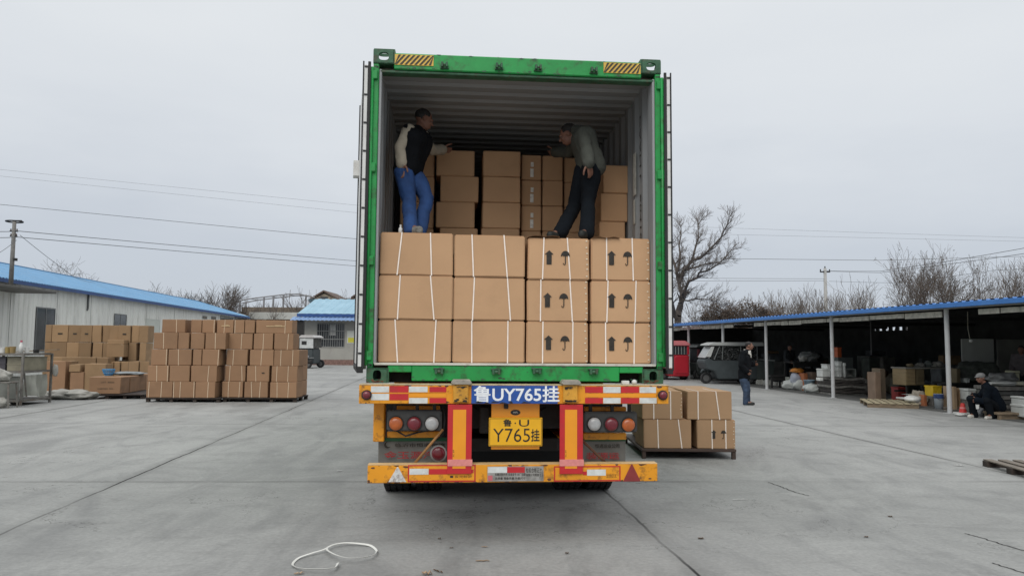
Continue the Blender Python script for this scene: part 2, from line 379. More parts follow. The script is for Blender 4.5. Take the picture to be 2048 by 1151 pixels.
# sill with fork pockets
mb = MB(); mb.box(-.858, .852, .002, .12, .016, .139)
for a, b_ in ((-1.05, -.858), (.852, 1.052)): mb.box(a, b_, .002, .12, .086, .139)
mb.build('door_sill', green, CT, bevel=.006)
mb = MB(); mb.box(-1.16, 1.16, -.004, .16, .142, .160); mb.build('sill_edge', seal_grey, CT, bevel=.003)
MB().box(-1.15, 1.15, .125, CL-.2, -.003, .098).build('shade_filler', M('underfloor black', (.006, .006, .006), .9), CT)  # added black filler box, stands in for shade in the fork pockets
# door gear brackets on header and sill
for px, py in ((889, 132), (998, 134), (1076, 137), (1187, 142)):
    q = T(px, py, 0); mb = MB(); x, z = q.x, q.z
    mb.box(x-.028, x-.010, -.045, .0, z-.02, z+.022); mb.box(x+.010, x+.028, -.045, .0, z-.02, z+.022); mb.box(x-.036, x+.036, -.018, .0, z-.028, z-.016); mb.cyl((x-.01, -.03, z), (x+.01, -.03, z), .011)
    mb.build('cam_keeper', greend, CT, bevel=.003)
for px, py in ((878, 741), (992, 742), (1073, 741), (1186, 742)):
    q = T(px, py, 0); mb = MB(); x, z = q.x, q.z
    mb.box(x-.034, x-.014, -.05, .0, z-.024, z+.014); mb.box(x+.014, x+.034, -.05, .0, z-.024, z+.014); mb.box(x-.045, x+.045, -.03, .0, z+.012, z+.024); mb.cyl((x-.014, -.035, z-.004), (x+.014, -.035, z-.004), .014)
    mb.build('cam_keeper', greend, CT, bevel=.003)
# hazard stickers
haz_y = M('hazard yellow', (.66, .42, .07), .5, dirt=(.25, .17, .05), damt=.5, dscale=20); haz_k = M('hazard black', (.035, .03, .02), .6)
for a, b_ in (((790, 110), (867, 132)), ((1207, 128), (1281, 149))):
    p, q = T(*a), T(*b_); x0, x1 = p.x, q.x; z0, z1 = 2.632, 2.722
    mb = MB(); mb.box(x0, x1, -.004, .0, z0, z1)
    nst = 8; w = (x1-x0)/nst
    for i in range(-1, nst+1):
        bl = x0+i*w; poly = [(bl, z0+.004), (bl+w*.5, z0+.004), (bl+w*.5+.07, z1-.004), (bl+.07, z1-.004)]
        poly = [(min(max(u, x0), x1), v) for u, v in poly]
        if poly[0][0] < x1-.003 and poly[2][0] > x0+.003: mb.prism(poly, lambda u, v, d: (u, d, v), -.0062, -.0041, 1)
    mb.build('hazard_sticker', [haz_y, haz_k], CT)
# shell
def trap(t, pitch, amp):
    u = (t/pitch) % 1.0
    if u < .30: return 0.0
    if u < .45: return amp*(u-.30)/.15
    if u < .85: return amp
    return amp*(1-(u-.85)/.15)
def corr_pts(L0, L1, pitch):
    pts = []; k = math.floor(L0/pitch)
    while k*pitch < L1:
        for u in (0, .30, .45, .85): 
            v = (k+u)*pitch
            if L0 <= v <= L1: pts.append(v)
        k += 1
    return [L0]+[p for p in pts if p > L0+1e-4 and p < L1-1e-4]+[L1]
def corrugate(mb, L0, L1, pitch, amp, fn):
    ps = corr_pts(L0, L1, pitch); n = len(ps)
    vs = [fn(p, trap(p, pitch, amp), h) for h in (0, 1) for p in ps]
    mb.add(vs, [(i, i+1, n+i+1, n+i) for i in range(n-1)])
for s in (-1, 1):
    mb = MB(); corrugate(mb, .15, CL-.15, .278, .034, lambda p, a, h: (s*(1.203-a), p, .15+h*2.53)); mb.build('outer_side_wall', green, CT)
    mb = MB(); corrugate(mb, .15, CL-.15, .278, .034, lambda p, a, h: (s*(1.198-a), p, .15+h*2.53)); mb.build('inner_side_wall', grey_in, CT)
    mb = MB(); mb.box(min(s*1.219, s*1.204), max(s*1.219, s*1.204), .17, CL-.17, 2.60, 2.70); mb.box(min(s*1.219, s*1.204), max(s*1.219, s*1.204), .17, CL-.17, .01, .155)
    mb.build('side_rail', green, CT, bevel=.005)
mb = MB(); corrugate(mb, .09, CL-.1, .209, .022, lambda p, a, h: (-1.19+2.38*h, p, 2.665-a)); mb.build('ceiling_panel', grey_in, CT)
mb = MB(); corrugate(mb, .09, CL-.1, .209, .022, lambda p, a, h: (-1.203+2.406*h, p, 2.672-a)); mb.build('roof', green, CT)
mb = MB(); mb.box(-1.17, 1.17, .12, CL-.1, .10, .158); mb.build('floor_board', wood_fl, CT)
mb = MB(); mb.box(-1.2, 1.2, CL-.10, CL-.05, .0, 2.7); mb.build('end_wall', grey_in, CT)
for k in range(40):
    pass
# marking on the inner right wall and paper labels
text_obj('wall_marking', 'CAAN L  604186', .1, ink, CT, (1.158, .44, 2.42), (0, 0, -1), (0, 1, 0), wfit=1.25, hfit=.05)
mb = MB(); mb.box(1.156, 1.158, .62, .72, 1.72, 2.12); mb.box(1.156, 1.158, .66, .72, 1.45, 1.68); mb.build('paper_label', M('pasted paper label', (.55, .55, .5), .7, var=.2, scale=30), CT)
# doors, swung right back along the sides
def leaf(sx, far_x):
    hx = sx*1.262; a = math.atan2(sx*(abs(far_x)-abs(hx)), 1.14)
    def fn(u, t, z): # u along the door from its hinge, t outward
        return (hx+math.sin(a)*u+sx*math.cos(a)*t, -.05+math.cos(a)*u-sx*math.sin(a)*t, z)
    d = None
    def slab(name, u0, u1, t0, t1, z0, z1, mt, par, bev=.003):
        mb = MB(); vs = [fn(u, t, z) for z in (z0, z1) for t in (t0, t1) for u in (u0, u1)]
        mb.add(vs, [(0, 2, 3, 1), (4, 5, 7, 6), (0, 1, 5, 4), (2, 6, 7, 3), (0, 4, 6, 2), (1, 3, 7, 5)])
        return mb.build(name, mt, par, bevel=bev)
    z0, z1 = .13, 2.605
    d = slab('door', .012, 1.14, -.018, .020, z0, z1, [white_p], CT)
    slab('gasket', -.002, .010, -.030, -.006, z0-.02, z1+.03, gasket, d)
    slab('gasket', -.002, .010, .024, .036, z0-.02, z1+.03, gasket, d)
    slab('edge_strip', -.001, .011, -.005, .023, z0, z1, white_p, d)
    slab('gasket', 1.141, 1.16, -.03, .03, z0-.02, z1+.02, gasket, d)
    for k in range(11):
        z = z0+.1+k*.235; slab('rivet', -.006, -.0012, -.004, .022, z, z+.014, gasket, d, 0)
    for u in (.35, .85):
        mb = MB(); mb.cyl(fn(u, -.04, z0-.03), fn(u, -.04, z1+.05), .016, n=8); mb.build('lock_rod', M('galvanised rod', (.45, .46, .46), .4, .6), d, smooth=True)
    if sx < 0: slab('lock_handle', 1.02, 1.14, .02, .075, 1.90, 2.05, white_p, d)
    slab('bottom_seal', 0, 1.14, -.02, .03, z0-.05, z0-.006, gasket, d)
leaf(-1, T(721, 400, 1.1).x); leaf(1, 1.30)

# ================================================================== TRAILER
TR = empty('container_trailer', TO-Vector((0, 0, TO.z)), TY, 'yellow skeletal trailer chassis carrying the container, with red and white reflective tape', 'trailer')
ZO = TO.z
def tr(v): return (v[0], v[1], v[2]+ZO)
def tbox(name, x0, x1, y0, y1, z0, z1, mt, bev=.004, par=None, **k):
    mb = MB(); mb.box(x0, x1, y0, y1, z0+ZO, z1+ZO); return mb.build(name, mt, par or TR, bevel=bev, **k)
rearbeam = tbox('rear_beam', -1.26, 1.227, -.13, .10, -.156, -.010, yellow, .004)
tbox('beam_top_edge', -1.262, 1.229, -.132, .02, -.0096, -.004, M('pale beam edge', (.55, .44, .28), .6, dirt=(.2, .1, .05), dscale=12), 0)  # paler strip along the top of the beam
def tape(px0, py0, px1, py1, mt, par, y=-.1302, th=.0025, name='reflective_tape'):
    a, b_ = T(px0, py0, y), T(px1, py1, y); mb = MB(); mb.box(min(a.x, b_.x), max(a.x, b_.x), y-th, y-.0003, min(a.z, b_.z)+ZO, max(a.z, b_.z)+ZO); return mb.build(name, mt, par)
for c in ((742, 771.5, 778, 784, white_r), (779.5, 771, 816.5, 784, red_r), (818, 772, 855, 783.5, white_r), (859, 773, 892.5, 783.5, red_r),
          (742, 786.5, 778, 799.5, white_r), (779.5, 787, 816.5, 799.5, red_r), (818, 795, 855, 806, white_r), (859, 795, 892.5, 805.5, red_r),
          (1170, 772.5, 1205.5, 785, red_r), (1206.5, 772.5, 1241, 785, white_r), (1242, 772.5, 1278, 785, red_r), (1279, 773, 1312, 785, white_r),
          (1170, 795, 1205.5, 806, red_r), (1206.5, 795, 1241, 806, white_r), (1242, 795, 1278, 806, red_r), (1279, 795, 1313, 806, white_r)):
    tape(*c[:4], c[4], rearbeam)
for c in ((742, 784.6, 892, 786.2), (818, 785, 892.5, 793.5), (1170, 786, 1312, 794)): tape(*c, orange_r, rearbeam, name='orange_tape')
def lamp(px, py, rpx, y, lens, par, name='marker_lamp', ringmat=None, rim=1.28, dep=.03):
    c = T(px, py, y); r = rpx/243
    mb = MB(); mb.cyl((c.x, y, c.z+ZO), (c.x, y-dep*.6, c.z+ZO), r*rim, n=28)
    o = mb.build(name, ringmat or dkmetal, par, bevel=.003)
    mb = MB(); n = 28; vs = [(c.x, y-dep-.008, c.z+ZO)]; fs = []
    for k, (f_, yy) in enumerate(((.45, -dep-.007), (.8, -dep-.003), (1, -dep*.6-.001))):
        for i in range(n): t = 2*math.pi*i/n; vs.append((c.x+math.cos(t)*r*f_, y+yy, c.z+ZO+math.sin(t)*r*f_))
    for i in range(n): fs.append((0, 1+i, 1+(i+1) % n))
    for k in range(2):
        for i in range(n): j = (i+1) % n; fs.append((1+k*n+i, 1+k*n+j, 1+(k+1)*n+j, 1+(k+1)*n+i))
    mb.add(vs, fs); mb.build('lens', lens, o, smooth=True)
    return o
lamp(733.5, 789, 7.5, -.13, lamp_rd, TR); lamp(1325, 789.5, 7.5, -.13, lamp_rd, TR)
# name board
a, b_ = T(943, 770.5, -.13), T(1115, 806.5, -.13)
sb = tbox('name_board', a.x, b_.x, -.140, -.1305, b_.z, a.z, blue_pl, .002)
text_obj('lettering', '鲁UY765挂', 1, M('white painted letters', (.78, .80, .82), .5, var=.08, scale=30), sb, (T(947, 804, -.14).x, -.1415, T(947, 803.5, -.14).z+ZO), (1, 0, 0), (0, 0, 1), wfit=T(1112, 0, -.14).x-T(947, 0, -.14).x, hfit=.130, bold=.018)
mb = MB()
for k in range(9):
    x = a.x+random.random()*(b_.x-a.x); z = b_.z+random.random()*.012; mb.prism([(x, z), (x+.03+random.random()*.05, z+.002), (x+.02, z+.012)], lambda u, v, d: (u, d, v+ZO), -.1425, -.1402)
mb.build('paint_chips', dkmetal, sb)
# stubs with worn caps
for px0, px1 in ((903, 942), (1123, 1160)):
    a, b_ = T(px0, 772, -.15), T(px1, 806, -.15); w = b_.x-a.x
    o = tbox('twist_lock_housing', a.x+.012, b_.x-.02, -.165, -.1302, b_.z+.004, .012, yellowc, .008, cuts=3, jit=.004)
    mb = MB(); poly = [(a.x-.006, 0), (a.x+.012, .026), (b_.x-.012, .026), (b_.x+.006, 0), (b_.x-.008, -.012), (a.x+.012, -.012)]
    mb.prism(poly, lambda u, v, d: (u, d, v+.010+ZO), -.185, -.06); mb.build('housing_cap', M('scuffed bare steel', (.36, .33, .28), .5, .3, var=.25, scale=14, bump=.3), o, bevel=.004)
# vertical reflective boards
for px0, px1, cx0, cx1 in ((896, 942.5, 906.5, 931), (1119.5, 1165.5, 1130, 1154)):
    y = -.14; a, b_ = T(px0, 809, y), T(px1, 946.5, y)
    o = tbox('marker_board', a.x, b_.x, -.150, -.132, b_.z, -.160, red_r, .002)
    c0, c1 = T(cx0, 818.5, -.15), T(cx1, 936, -.15)
    tbox('board_center', c0.x, c1.x, -.1525, -.1502, c1.z, c0.z, orange_r, 0, o)
    t0, t1 = T(px0-.5, 918, -.153), T(px1+2, 931, -.153)
    tbox('tape_patch', t0.x, t1.x, -.1548, -.1527, t1.z, t0.z, pinkt, 0, o)
    text_obj('small_print', '3C E9', 1, ink, o, (c0.x+.012, -.1535, c1.z+.09+ZO), (0, 0, 1), (-1, 0, 0), wfit=.055, hfit=.01)
# under-run bumper
bmp = tbox('bumper', -1.18, 1.131, -.13, -.03, -.772, -.634, yellow, .005)
tbox('bumper_top_edge', -1.18, 1.131, -.129, -.031, -.6336, -.629, M('pale bumper top', (.62, .42, .2), .6, dirt=(.25, .12, .05), dscale=10), 0, bmp)  # paler strip along the top of the bumper
tape(816, 929, 951, 962, red_r, bmp, name='frame_line'); tape(818.5, 931.5, 948.5, 959.5, yellow, bmp, -.1328, .001, 'frame_field')
tape(1108, 931.5, 1241, 961, red_r, bmp, name='frame_line'); tape(1110.5, 934, 1238.5, 958.5, yellow, bmp, -.1328, .001, 'frame_field')
for c in ((819, 936.5, 857, 948, white_r), (858, 937, 896, 947.5, red_r), (942, 938, 946.5, 945, red_r), (1174, 938, 1211.5, 950, white_r), (1166, 942, 1173.5, 949, red_r)):
    tape(*c[:4], c[4], bmp, -.134, .002)
a, b_ = T(975, 932, -.132), T(1087, 961, -.132)
o = tbox('certificate_plate', a.x, b_.x, -.136, -.1305, b_.z, a.z, M('stamped grey plate', (.30, .29, .27), .5, .2, var=.25, scale=25), .001)
tape(975.5, 933, 1014, 944.5, white_r, o, -.1362, .001); tape(1014.5, 933, 1049.5, 944.5, red_r, o, -.1362, .001)
tape(976, 950, 985, 960.5, M('pink seal', (.5, .12, .14), .6), o, -.1362, .001, 'seal')
for (tx, px, py, w, h) in (('车辆识别代号 底盘型号 出厂日期', 990, 951, 60, 5.5), ('总质量 整备质量 外廓尺寸', 990, 958.5, 60, 5), ('检验合格证', 1052, 944.5, 26, 9.5), ('有限公司制造', 1052, 951.5, 26, 5), ('许可 1A', 1079, 959, 6.5, 24)):
    p = T(px, py, -.137); text_obj('small_print', tx, 1, ink, o, (p.x, -.1372, p.z+ZO), (1, 0, 0), (0, 0, 1), wfit=w/248, hfit=h/248, bold=.01)
tri_w = M('chipped white triangle', (.62, .62, .6), .45, var=.1, dirt=(.12, .05, .03), damt=.9, dscale=16)
for (cx, cy, w, h, mt) in ((795, 948, 34, 28, tri_w), (1263.5, 944.5, 35, 33, M('dark red triangle', (.22, .03, .03), .4, var=.15, scale=12))):
    p = T(cx, cy, -.131); hw, hh = w/2/243, h/2/243
    mb = MB(); mb.prism([(p.x-hw, p.z-hh), (p.x+hw, p.z-hh), (p.x+.004, p.z+hh), (p.x-.004, p.z+hh)], lambda u, v, d: (u, d, v+ZO), -.138, -.1302)
    mb.build('triangle_reflector', mt, TR, bevel=.002)
for (tx, px, py, w, h) in (('■ 反光标识', 900, 955, 42, 5), ('反光标识 3C', 1213, 955, 20, 9)):
    p = T(px, py, -.134); text_obj('small_print', tx, 1, ink, bmp, (p.x, -.1352, p.z+ZO), (1, 0, 0), (0, 0, 1), wfit=w/248, hfit=h/248)
# lamp boxes
boxm = M('dark lamp housing', (.045, .047, .047), .55, var=.25, scale=12, dirt=(.10, .09, .08), damt=.4, dscale=8)
for (p0, p1, ls) in (((774, 820), (883, 861), ((792, 846, lamp_am), (828.5, 846, lamp_rd), (864, 846, lamp_cl))), ((1168, 823), (1275, 864), ((1188, 847, lamp_cl), (1222, 847.5, lamp_rd), (1256, 848.5, lamp_am)))):
    a, b_ = T(*p0), T(*p1)
    o = tbox('lamp_box', a.x, b_.x, .0, .09, b_.z, a.z, boxm, .01, seg=2)
    for px, py, mt in ls: lamp(px, py, 13, .0, mt, TR, 'tail_lamp', dkmetal, 1.14)
    for xx in (a.x+.06, (a.x+b_.x)/2+.02, b_.x-.06): tbox('lamp_bracket', xx-.014, xx+.014, .03, .05, a.z+.0005, -.157, dkmetal, .002)
lamp(877, 905.5, 13.5, .12, lamp_rd, TR, 'fog_lamp', M('chromed ring', (.35, .35, .34), .3, .7), 1.25)
# side cheeks and back bars in yellow
a, b_ = T(751, 808, .25), T(771, 878, .25)
tbox('side_cheek', a.x, b_.x, .10, .25, b_.z, -.157, yellow, .006)
a, b_ = T(775, 861, .22), T(880, 873, .22); tbox('flap_bar', a.x, b_.x, .17, .22, b_.z, a.z, yellow, .004)
a, b_ = T(1168, 812, .22), T(1250, 822, .22); tbox('flap_bar', a.x, b_.x, .17, .22, b_.z, a.z, yellow, .004)
a, b_ = T(1165, 864, .22), T(1250, 877, .22); tbox('flap_bar', a.x, b_.x, .17, .22, b_.z, a.z, yellow, .004)
a, b_ = T(790, 810, .22), T(880, 818, .22); tbox('flap_bar', a.x, b_.x, .17, .22, b_.z, a.z, yellow, .004)
flapgreen = M('green flap edge', (.012, .085, .035), .7, var=.2)
for (p0, p1, t1, t2, moon) in (((757, 875), (893, 940), ('临沂市恒通物流', 790, 893, 98, 7.5), ('金玉源汽', 768, 917, 100, 15), True), ((1165, 875), (1251, 940), ('恒通运业公司', 1190, 895, 50, 8), ('装源运', 1172, 918, 68, 14), False)):
    a, b_ = T(*p0, .2), T(*p1, .2)
    mb = MB(); mb.grid(8, 4, lambda u, v: (a.x+(b_.x-a.x)*u, .2+.012*math.sin(u*5)+.02*(1-v), b_.z+ZO+(a.z-b_.z)*v)); mb.grid(8, 4, lambda u, v: (a.x+(b_.x-a.x)*u, .206+.012*math.sin(u*5)+.02*(1-v), b_.z+ZO+(a.z-b_.z)*v))
    o = mb.build('mud_flap', flapm, TR, fix=False)
    g0, g1 = T(p0[0]+6, p0[1]-1, .195), T(p1[0], p0[1]+6, .195); tbox('flap_clamp', a.x+.02, b_.x, .184, .196, g1.z, g0.z, flapgreen, .002, o)
    for (tx, px, py, w, h), mt in ((t1, ink), (t2, inkr)):
        p = T(px, py, .185); text_obj('lettering', tx, 1, mt, o, (p.x, .183, p.z+ZO), (1, 0, 0), (0, 0, 1), wfit=w/238, hfit=h/238, bold=.015)
    if moon:
        c = T(775, 889, .185); pts = [(c.x+.027*math.cos(t), c.z+.027*math.sin(t)) for t in [math.radians(70+i*20) for i in range(13)]]+[(c.x+.010+.022*math.cos(t), c.z+.006+.022*math.sin(t)) for t in [math.radians(310-i*20) for i in range(13)]]
        mb = MB(); vs = [(u, .183, v+ZO) for u, v in pts]; mb.add(vs, [(i, i+1, 24-i, 25-i) for i in range(12)]); mb.build('moon_mark', ink, o)
# diagonal stays
for p0, p1, mt in (((886, 858), (828, 927), M('wood pole', (.30, .15, .05), .7, var=.2, scale=8)), ((1164, 880), (1214, 927), rust)):
    a, b_ = T(*p0, .02), T(*p1, -.03); mb = MB(); mb.cyl(tr(a), tr(b_), .011, n=8); mb.build('diagonal_stay', mt, TR, smooth=True)
# number plate on its orange mount
a, b_ = T(983, 808, -.05), T(1079, 898, -.05); o = tbox('plate_mount', a.x, b_.x, -.045, -.030, b_.z, -.157, orange_r, .004)
c = T(1031, 824, -.048); mb = MB(); mb.prism([(c.x+.040*math.cos(t), c.z+.022*math.sin(t)) for t in [i*math.pi/12 for i in range(24)]], lambda u, v, d: (u, d, v+ZO), -.0485, -.0452); bd = mb.build('oval_badge', inkb, o)
text_obj('lettering', 'WIPL', 1, seal_grey, bd, (c.x-.021, -.0495, c.z-.007+ZO), (1, 0, 0), (0, 0, 1), wfit=.042, hfit=.014)
tbox('plate_light', a.x+.10, a.x+.135, -.075, -.0455, -.200, -.158, dkmetal, .004, o)
a, b_ = T(978, 834.5, -.07), T(1084.5, 891.5, -.07); npl = tbox('number_plate', a.x, b_.x, -.070, -.062, b_.z, a.z, plate_y, .003)
mb = MB()
for (x0, x1, z0, z1) in ((a.x+.006, b_.x-.006, a.z-.009, a.z-.006), (a.x+.006, b_.x-.006, b_.z+.006, b_.z+.009), (a.x+.006, a.x+.009, b_.z+.009, a.z-.009), (b_.x-.009, b_.x-.006, b_.z+.009, a.z-.009)): mb.box(x0, x1, -.0712, -.0702, z0+ZO, z1+ZO)
mb.build('plate_border', inkb, npl)
def pt(tx, px, py, w, h, bold=.02):
    p = T(px, py, -.071); text_obj('lettering', tx, 1, inkb, npl, (p.x, -.0718, p.z+ZO), (1, 0, 0), (0, 0, 1), wfit=w/245, hfit=h/245, bold=bold)
pt('鲁', 1006, 852, 17, 14, .015); pt('·', 1029, 847, 3, 3); pt('U', 1038, 852, 20, 13, 0)
pt('Y765', 986, 883, 73, 26, -.005); pt('挂', 1062, 882, 17, 24, .015)
# frame, axles and wheels
for s in (-1, 1):
    x = s*.48
    mb = MB(); mb.box(x-.07, x+.07, .10, 12.0, ZO-.045, ZO-.028); mb.box(x-.07, x+.07, .10, 12.0, ZO-.50, ZO-.483); mb.box(x-.006, x+.006, .10, 12.0, ZO-.483, ZO-.045)
    mb.build('frame_rail', yellow, TR)
for yy in (.35, 1.0, 2.2, 3.5, 5, 6.5, 8, 9.5, 11): 
    tbox('cross_member', -.47, .47, yy-.04, yy+.04, -.40, -.10, dkmetal, .004)
for yy in (2.15, 6.1, 11.6): tbox('outrigger', -1.15, 1.15, yy-.06, yy+.06, -.16, -.03, yellow, .004)
tbox('low_light_blocker', -.42, .42, .5, 2.2, -.62, -.50, dkmetal, .01)  # added plate that closes off light under the chassis
for s in (-1, 1): tbox('side_light_blocker', min(s*1.24, s*.6), max(s*1.24, s*.6), 1.55, 1.562, -1.06, -.22, M('blocker black', (.008, .008, .008), .9), .002)  # added black sheets before the wheels, blocking light under the trailer
tbox('centre_light_blocker', -.62, .62, 1.5, 1.51, -1.0, -.20, MATS['blocker black'], .002)  # added black sheet between them, keeps the underside dark
def wheel(x0, x1, y, R=.50):
    mb = MB(); n = 48; prof = [(.30, 0), (.42, 0), (.485, .012), (.5, .04), (.5, .5), (.5, .96), (.485, .988), (.42, 1), (.30, 1)]
    vs = []; fs = []
    for r, t in prof:
        for i in range(n):
            a_ = 2*math.pi*i/n; rr = r*R/.5
            vs.append((x0+(x1-x0)*t, y+math.cos(a_)*rr, R+math.sin(a_)*rr))
    for k in range(len(prof)-1):
        for i in range(n): j = (i+1) % n; fs.append((k*n+i, k*n+j, (k+1)*n+j, (k+1)*n+i))
    mb.add(vs, fs)
    for k in range(4):   # tread blocks between grooves
        g0 = x0+(x1-x0)*(.06+.235*k); g1 = g0+(x1-x0)*.175
        for i in range(n):
            a0 = 2*math.pi*(i+.1)/n; a1 = 2*math.pi*(i+.85)/n
            vs = [(xx, y+math.cos(a_)*rr, R+math.sin(a_)*rr) for rr in (R, R+.012) for xx, a_ in ((g0, a0), (g1, a0), (g1, a1), (g0, a1))]
            mb.add(vs, [(4, 5, 6, 7), (0, 1, 5, 4), (1, 2, 6, 5), (2, 3, 7, 6), (3, 0, 4, 7)])
    o = mb.build('wheel', black_r, TR)
    mb = MB(); mb.cyl((x0+.03, y, R), (x1-.03, y, R), .29, n=28); mb.cyl((x0-.0, y, R), (x1, y, R), .12, n=16); mb.build('rim', rust, o)
for y in (2.32, 3.63, 4.94):
    for x0, x1 in ((-1.24, -.96), (-.90, -.62), (.62, .90), (.96, 1.24)): wheel(x0, x1, y, .505)
    mb = MB(); mb.box(-.64, .64, y-.075, y+.075, .43, .58); mb.build('axle', dkmetal, TR, bevel=.02)
    for s in (-1, 1): tbox('leaf_spring', s*.52-.04, s*.52+.04, y-.5, y+.5, -.68, -.6, dkmetal, .01)
mb = MB(); mb.cyl((-.35, 1.0, .80), (.35, 1.0, .80), .15, n=20); mb.build('air_tank', dkmetal, TR, smooth=False)
for s in (-1, 1):
    tbox('landing_leg', s*.8-.07, s*.8+.07, 9.3, 9.44, -1.2, -.1, dkmetal, .01); tbox('landing_foot', s*.8-.13, s*.8+.13, 9.22, 9.52, -1.277, -1.205, dkmetal, .01)
tbox('air_hose_reel', -.30, -.22, .12, .2, -.42, -.2, dkmetal, .01)

# ================================================================== CARTONS
def ordinal(n): return ['first', 'second', 'third', 'fourth', 'fifth', 'sixth', 'seventh', 'eighth', 'ninth', 'tenth', 'eleventh', 'twelfth'][n]
def carton(pos, rz, w, d, h, mt, label, group, straps=(), smat=None, detail=False, name='cardboard_box', jit=.004, sw=.012, marks=None, staples=False, top_tape=True):
    mb = MB(); mb.box(-w/2, w/2, 0, d, 0, h)
    o = mb.build(name, mt, None, pos, rz, bevel=.009, seg=2 if detail else 1, cuts=3 if detail else 1, jit=jit)
    tag(o, label, 'cardboard box', group)
    for a, b_ in straps:   # a, b_: offsets along the width at the top and at the bottom
        q = .003; mb = MB(); s = sw
        def quad(p1, p2, p3, p4): mb.add([p1, p2, p3, p4], [(0, 1, 2, 3)])
        n = 6; j = [(random.random()-.5)*.0006 for _ in range(n+1)]; j[0] = j[-1] = 0
        for i in range(n):
            t0, t1 = i/n, (i+1)/n; x0 = b_+(a-b_)*t0+j[i]; x1 = b_+(a-b_)*t1+j[i+1]; z0 = h*t0; z1 = h*t1+(q if i == n-1 else 0)
            quad((x0-s/2, -q-.002, z0), (x0+s/2, -q-.002, z0), (x1+s/2, -q-.002, z1), (x1-s/2, -q-.002, z1))
        quad((a-s/2, -q-.002, h+q), (a+s/2, -q-.002, h+q), (a+s/2, d+q, h+q), (a-s/2, d+q, h+q))
        quad((a+s/2, d+q, h+q), (a-s/2, d+q, h+q), (b_-s/2, d+q, 0), (b_+s/2, d+q, 0))
        so = mb.build('strap', smat or strap_w, o, fix=False)
    if marks is not None:
        mb = MB(); cx, cz = marks; y0, y1 = -.0062, -.0035; K = 1.13; i0 = 0
        f = lambda u, v, dd: (cx+(u-cx)*K, dd, cz+(v-cz)*K)
        mb.prism([(cx-.050-.020, cz-.052), (cx-.050+.018, cz-.052), (cx-.050+.018, cz+.024), (cx-.050+.032, cz+.024), (cx-.050, cz+.055), (cx-.050-.034, cz+.024), (cx-.050-.020, cz+.024)], f, y0, y1)
        mb.build('arrow_mark', ink, o)
        mb = MB(); ux = cx+.072
        dome = [(ux-.034, cz+.008)]+[(ux+.034*math.cos(t), cz+.010+.042*math.sin(t)) for t in [math.pi*(1-i/12) for i in range(13)]]+[(ux+.034, cz+.008), (ux+.023, cz+.018), (ux+.011, cz+.010), (ux, cz+.018), (ux-.011, cz+.010), (ux-.023, cz+.018)]
        c0 = (ux, cz+.03); nn = len(dome)
        mb.add([f(u, v, y0) for u, v in dome]+[f(c0[0], c0[1], y0)], [(i, (i+1) % nn, nn) for i in range(nn)])
        mb.prism([(ux-.003, cz-.040), (ux+.004, cz-.040), (ux+.004, cz+.018), (ux-.003, cz+.018)], f, y0, y1)
        hook = [(ux+.0005-.008+.008*math.cos(t), cz-.040+.012*math.sin(t)) for t in [-i*math.pi/8 for i in range(9)]]
        mb.tube([f(u, v, y0+.001) for u, v in hook], .0032, 5)
        mb.build('umbrella_mark', ink, o)
    if staples:
        for k in range(7):
            mb = MB()
            z = h*(.08+.14*k)+(random.random()-.5)*.03; x = w/2-.014-random.random()*.014
            mb.prism([(x-.008, z-.003), (x+.007, z-.005), (x+.009, z+.004), (x-.003, z+.006)], lambda u, v, dd: (u, dd, v), -.0055, -.0035)
            mb.build('staple', stapler, o)
    return o
GF = 'strapped cartons packed in the container doorway'
rows = [(.161, .163), (.525, .525), (.887, .884)]
ROWN = ['bottom', 'middle', 'top']
strapdef = {  # pixel x of each strap at the top and bottom of its box
 (0, 0): ((790, 795), (872, 867.5)), (0, 1): ((943.5, 943.5), (1016, 1015)), (0, 2): ((1086, 1085), (1146, 1145)), (0, 3): ((1211, 1211.5), (1269, 1268)),
 (1, 0): ((800.5, 795), (861, 868)), (1, 1): ((949, 945), (1015, 1021)), (1, 2): ((1082, 1081), (1140, 1145)), (1, 3): ((1216, 1213.5), (1272, 1270)),
 (2, 0): ((804, 794), (861, 863)), (2, 1): ((944, 947), (1008, 1014.5)), (2, 2): ((1088, 1085), (1134.5, 1140.5)), (2, 3): ((1213.5, 1214), (1264.5, 1267))}
colx = [[(752, 902.5), (904.5, 1050), (1052.5, 1177), (1180.5, 1303)], [(756, 906), (907, 1050.5), (1054, 1177.5), (1181, 1303)], [(760, 906.5), (909, 1051), (1055.5, 1179.5), (1182.5, 1302)]]
pys = [[(638, 722.5), (640, 723.5), (642, 725), (644, 726)], [(549, 634), (553, 636), (558, 639), (560, 641)], [(463, 547), (468, 550), (474, 554), (474, 555)]]
zs_prev = [None]*4
markp = {(0, 2): (1113, 685), (0, 3): (1239, 687), (1, 2): (1111, 600), (1, 3): (1239, 601), (2, 2): (1114, 515), (2, 3): (1239, 516)}
YB = .10
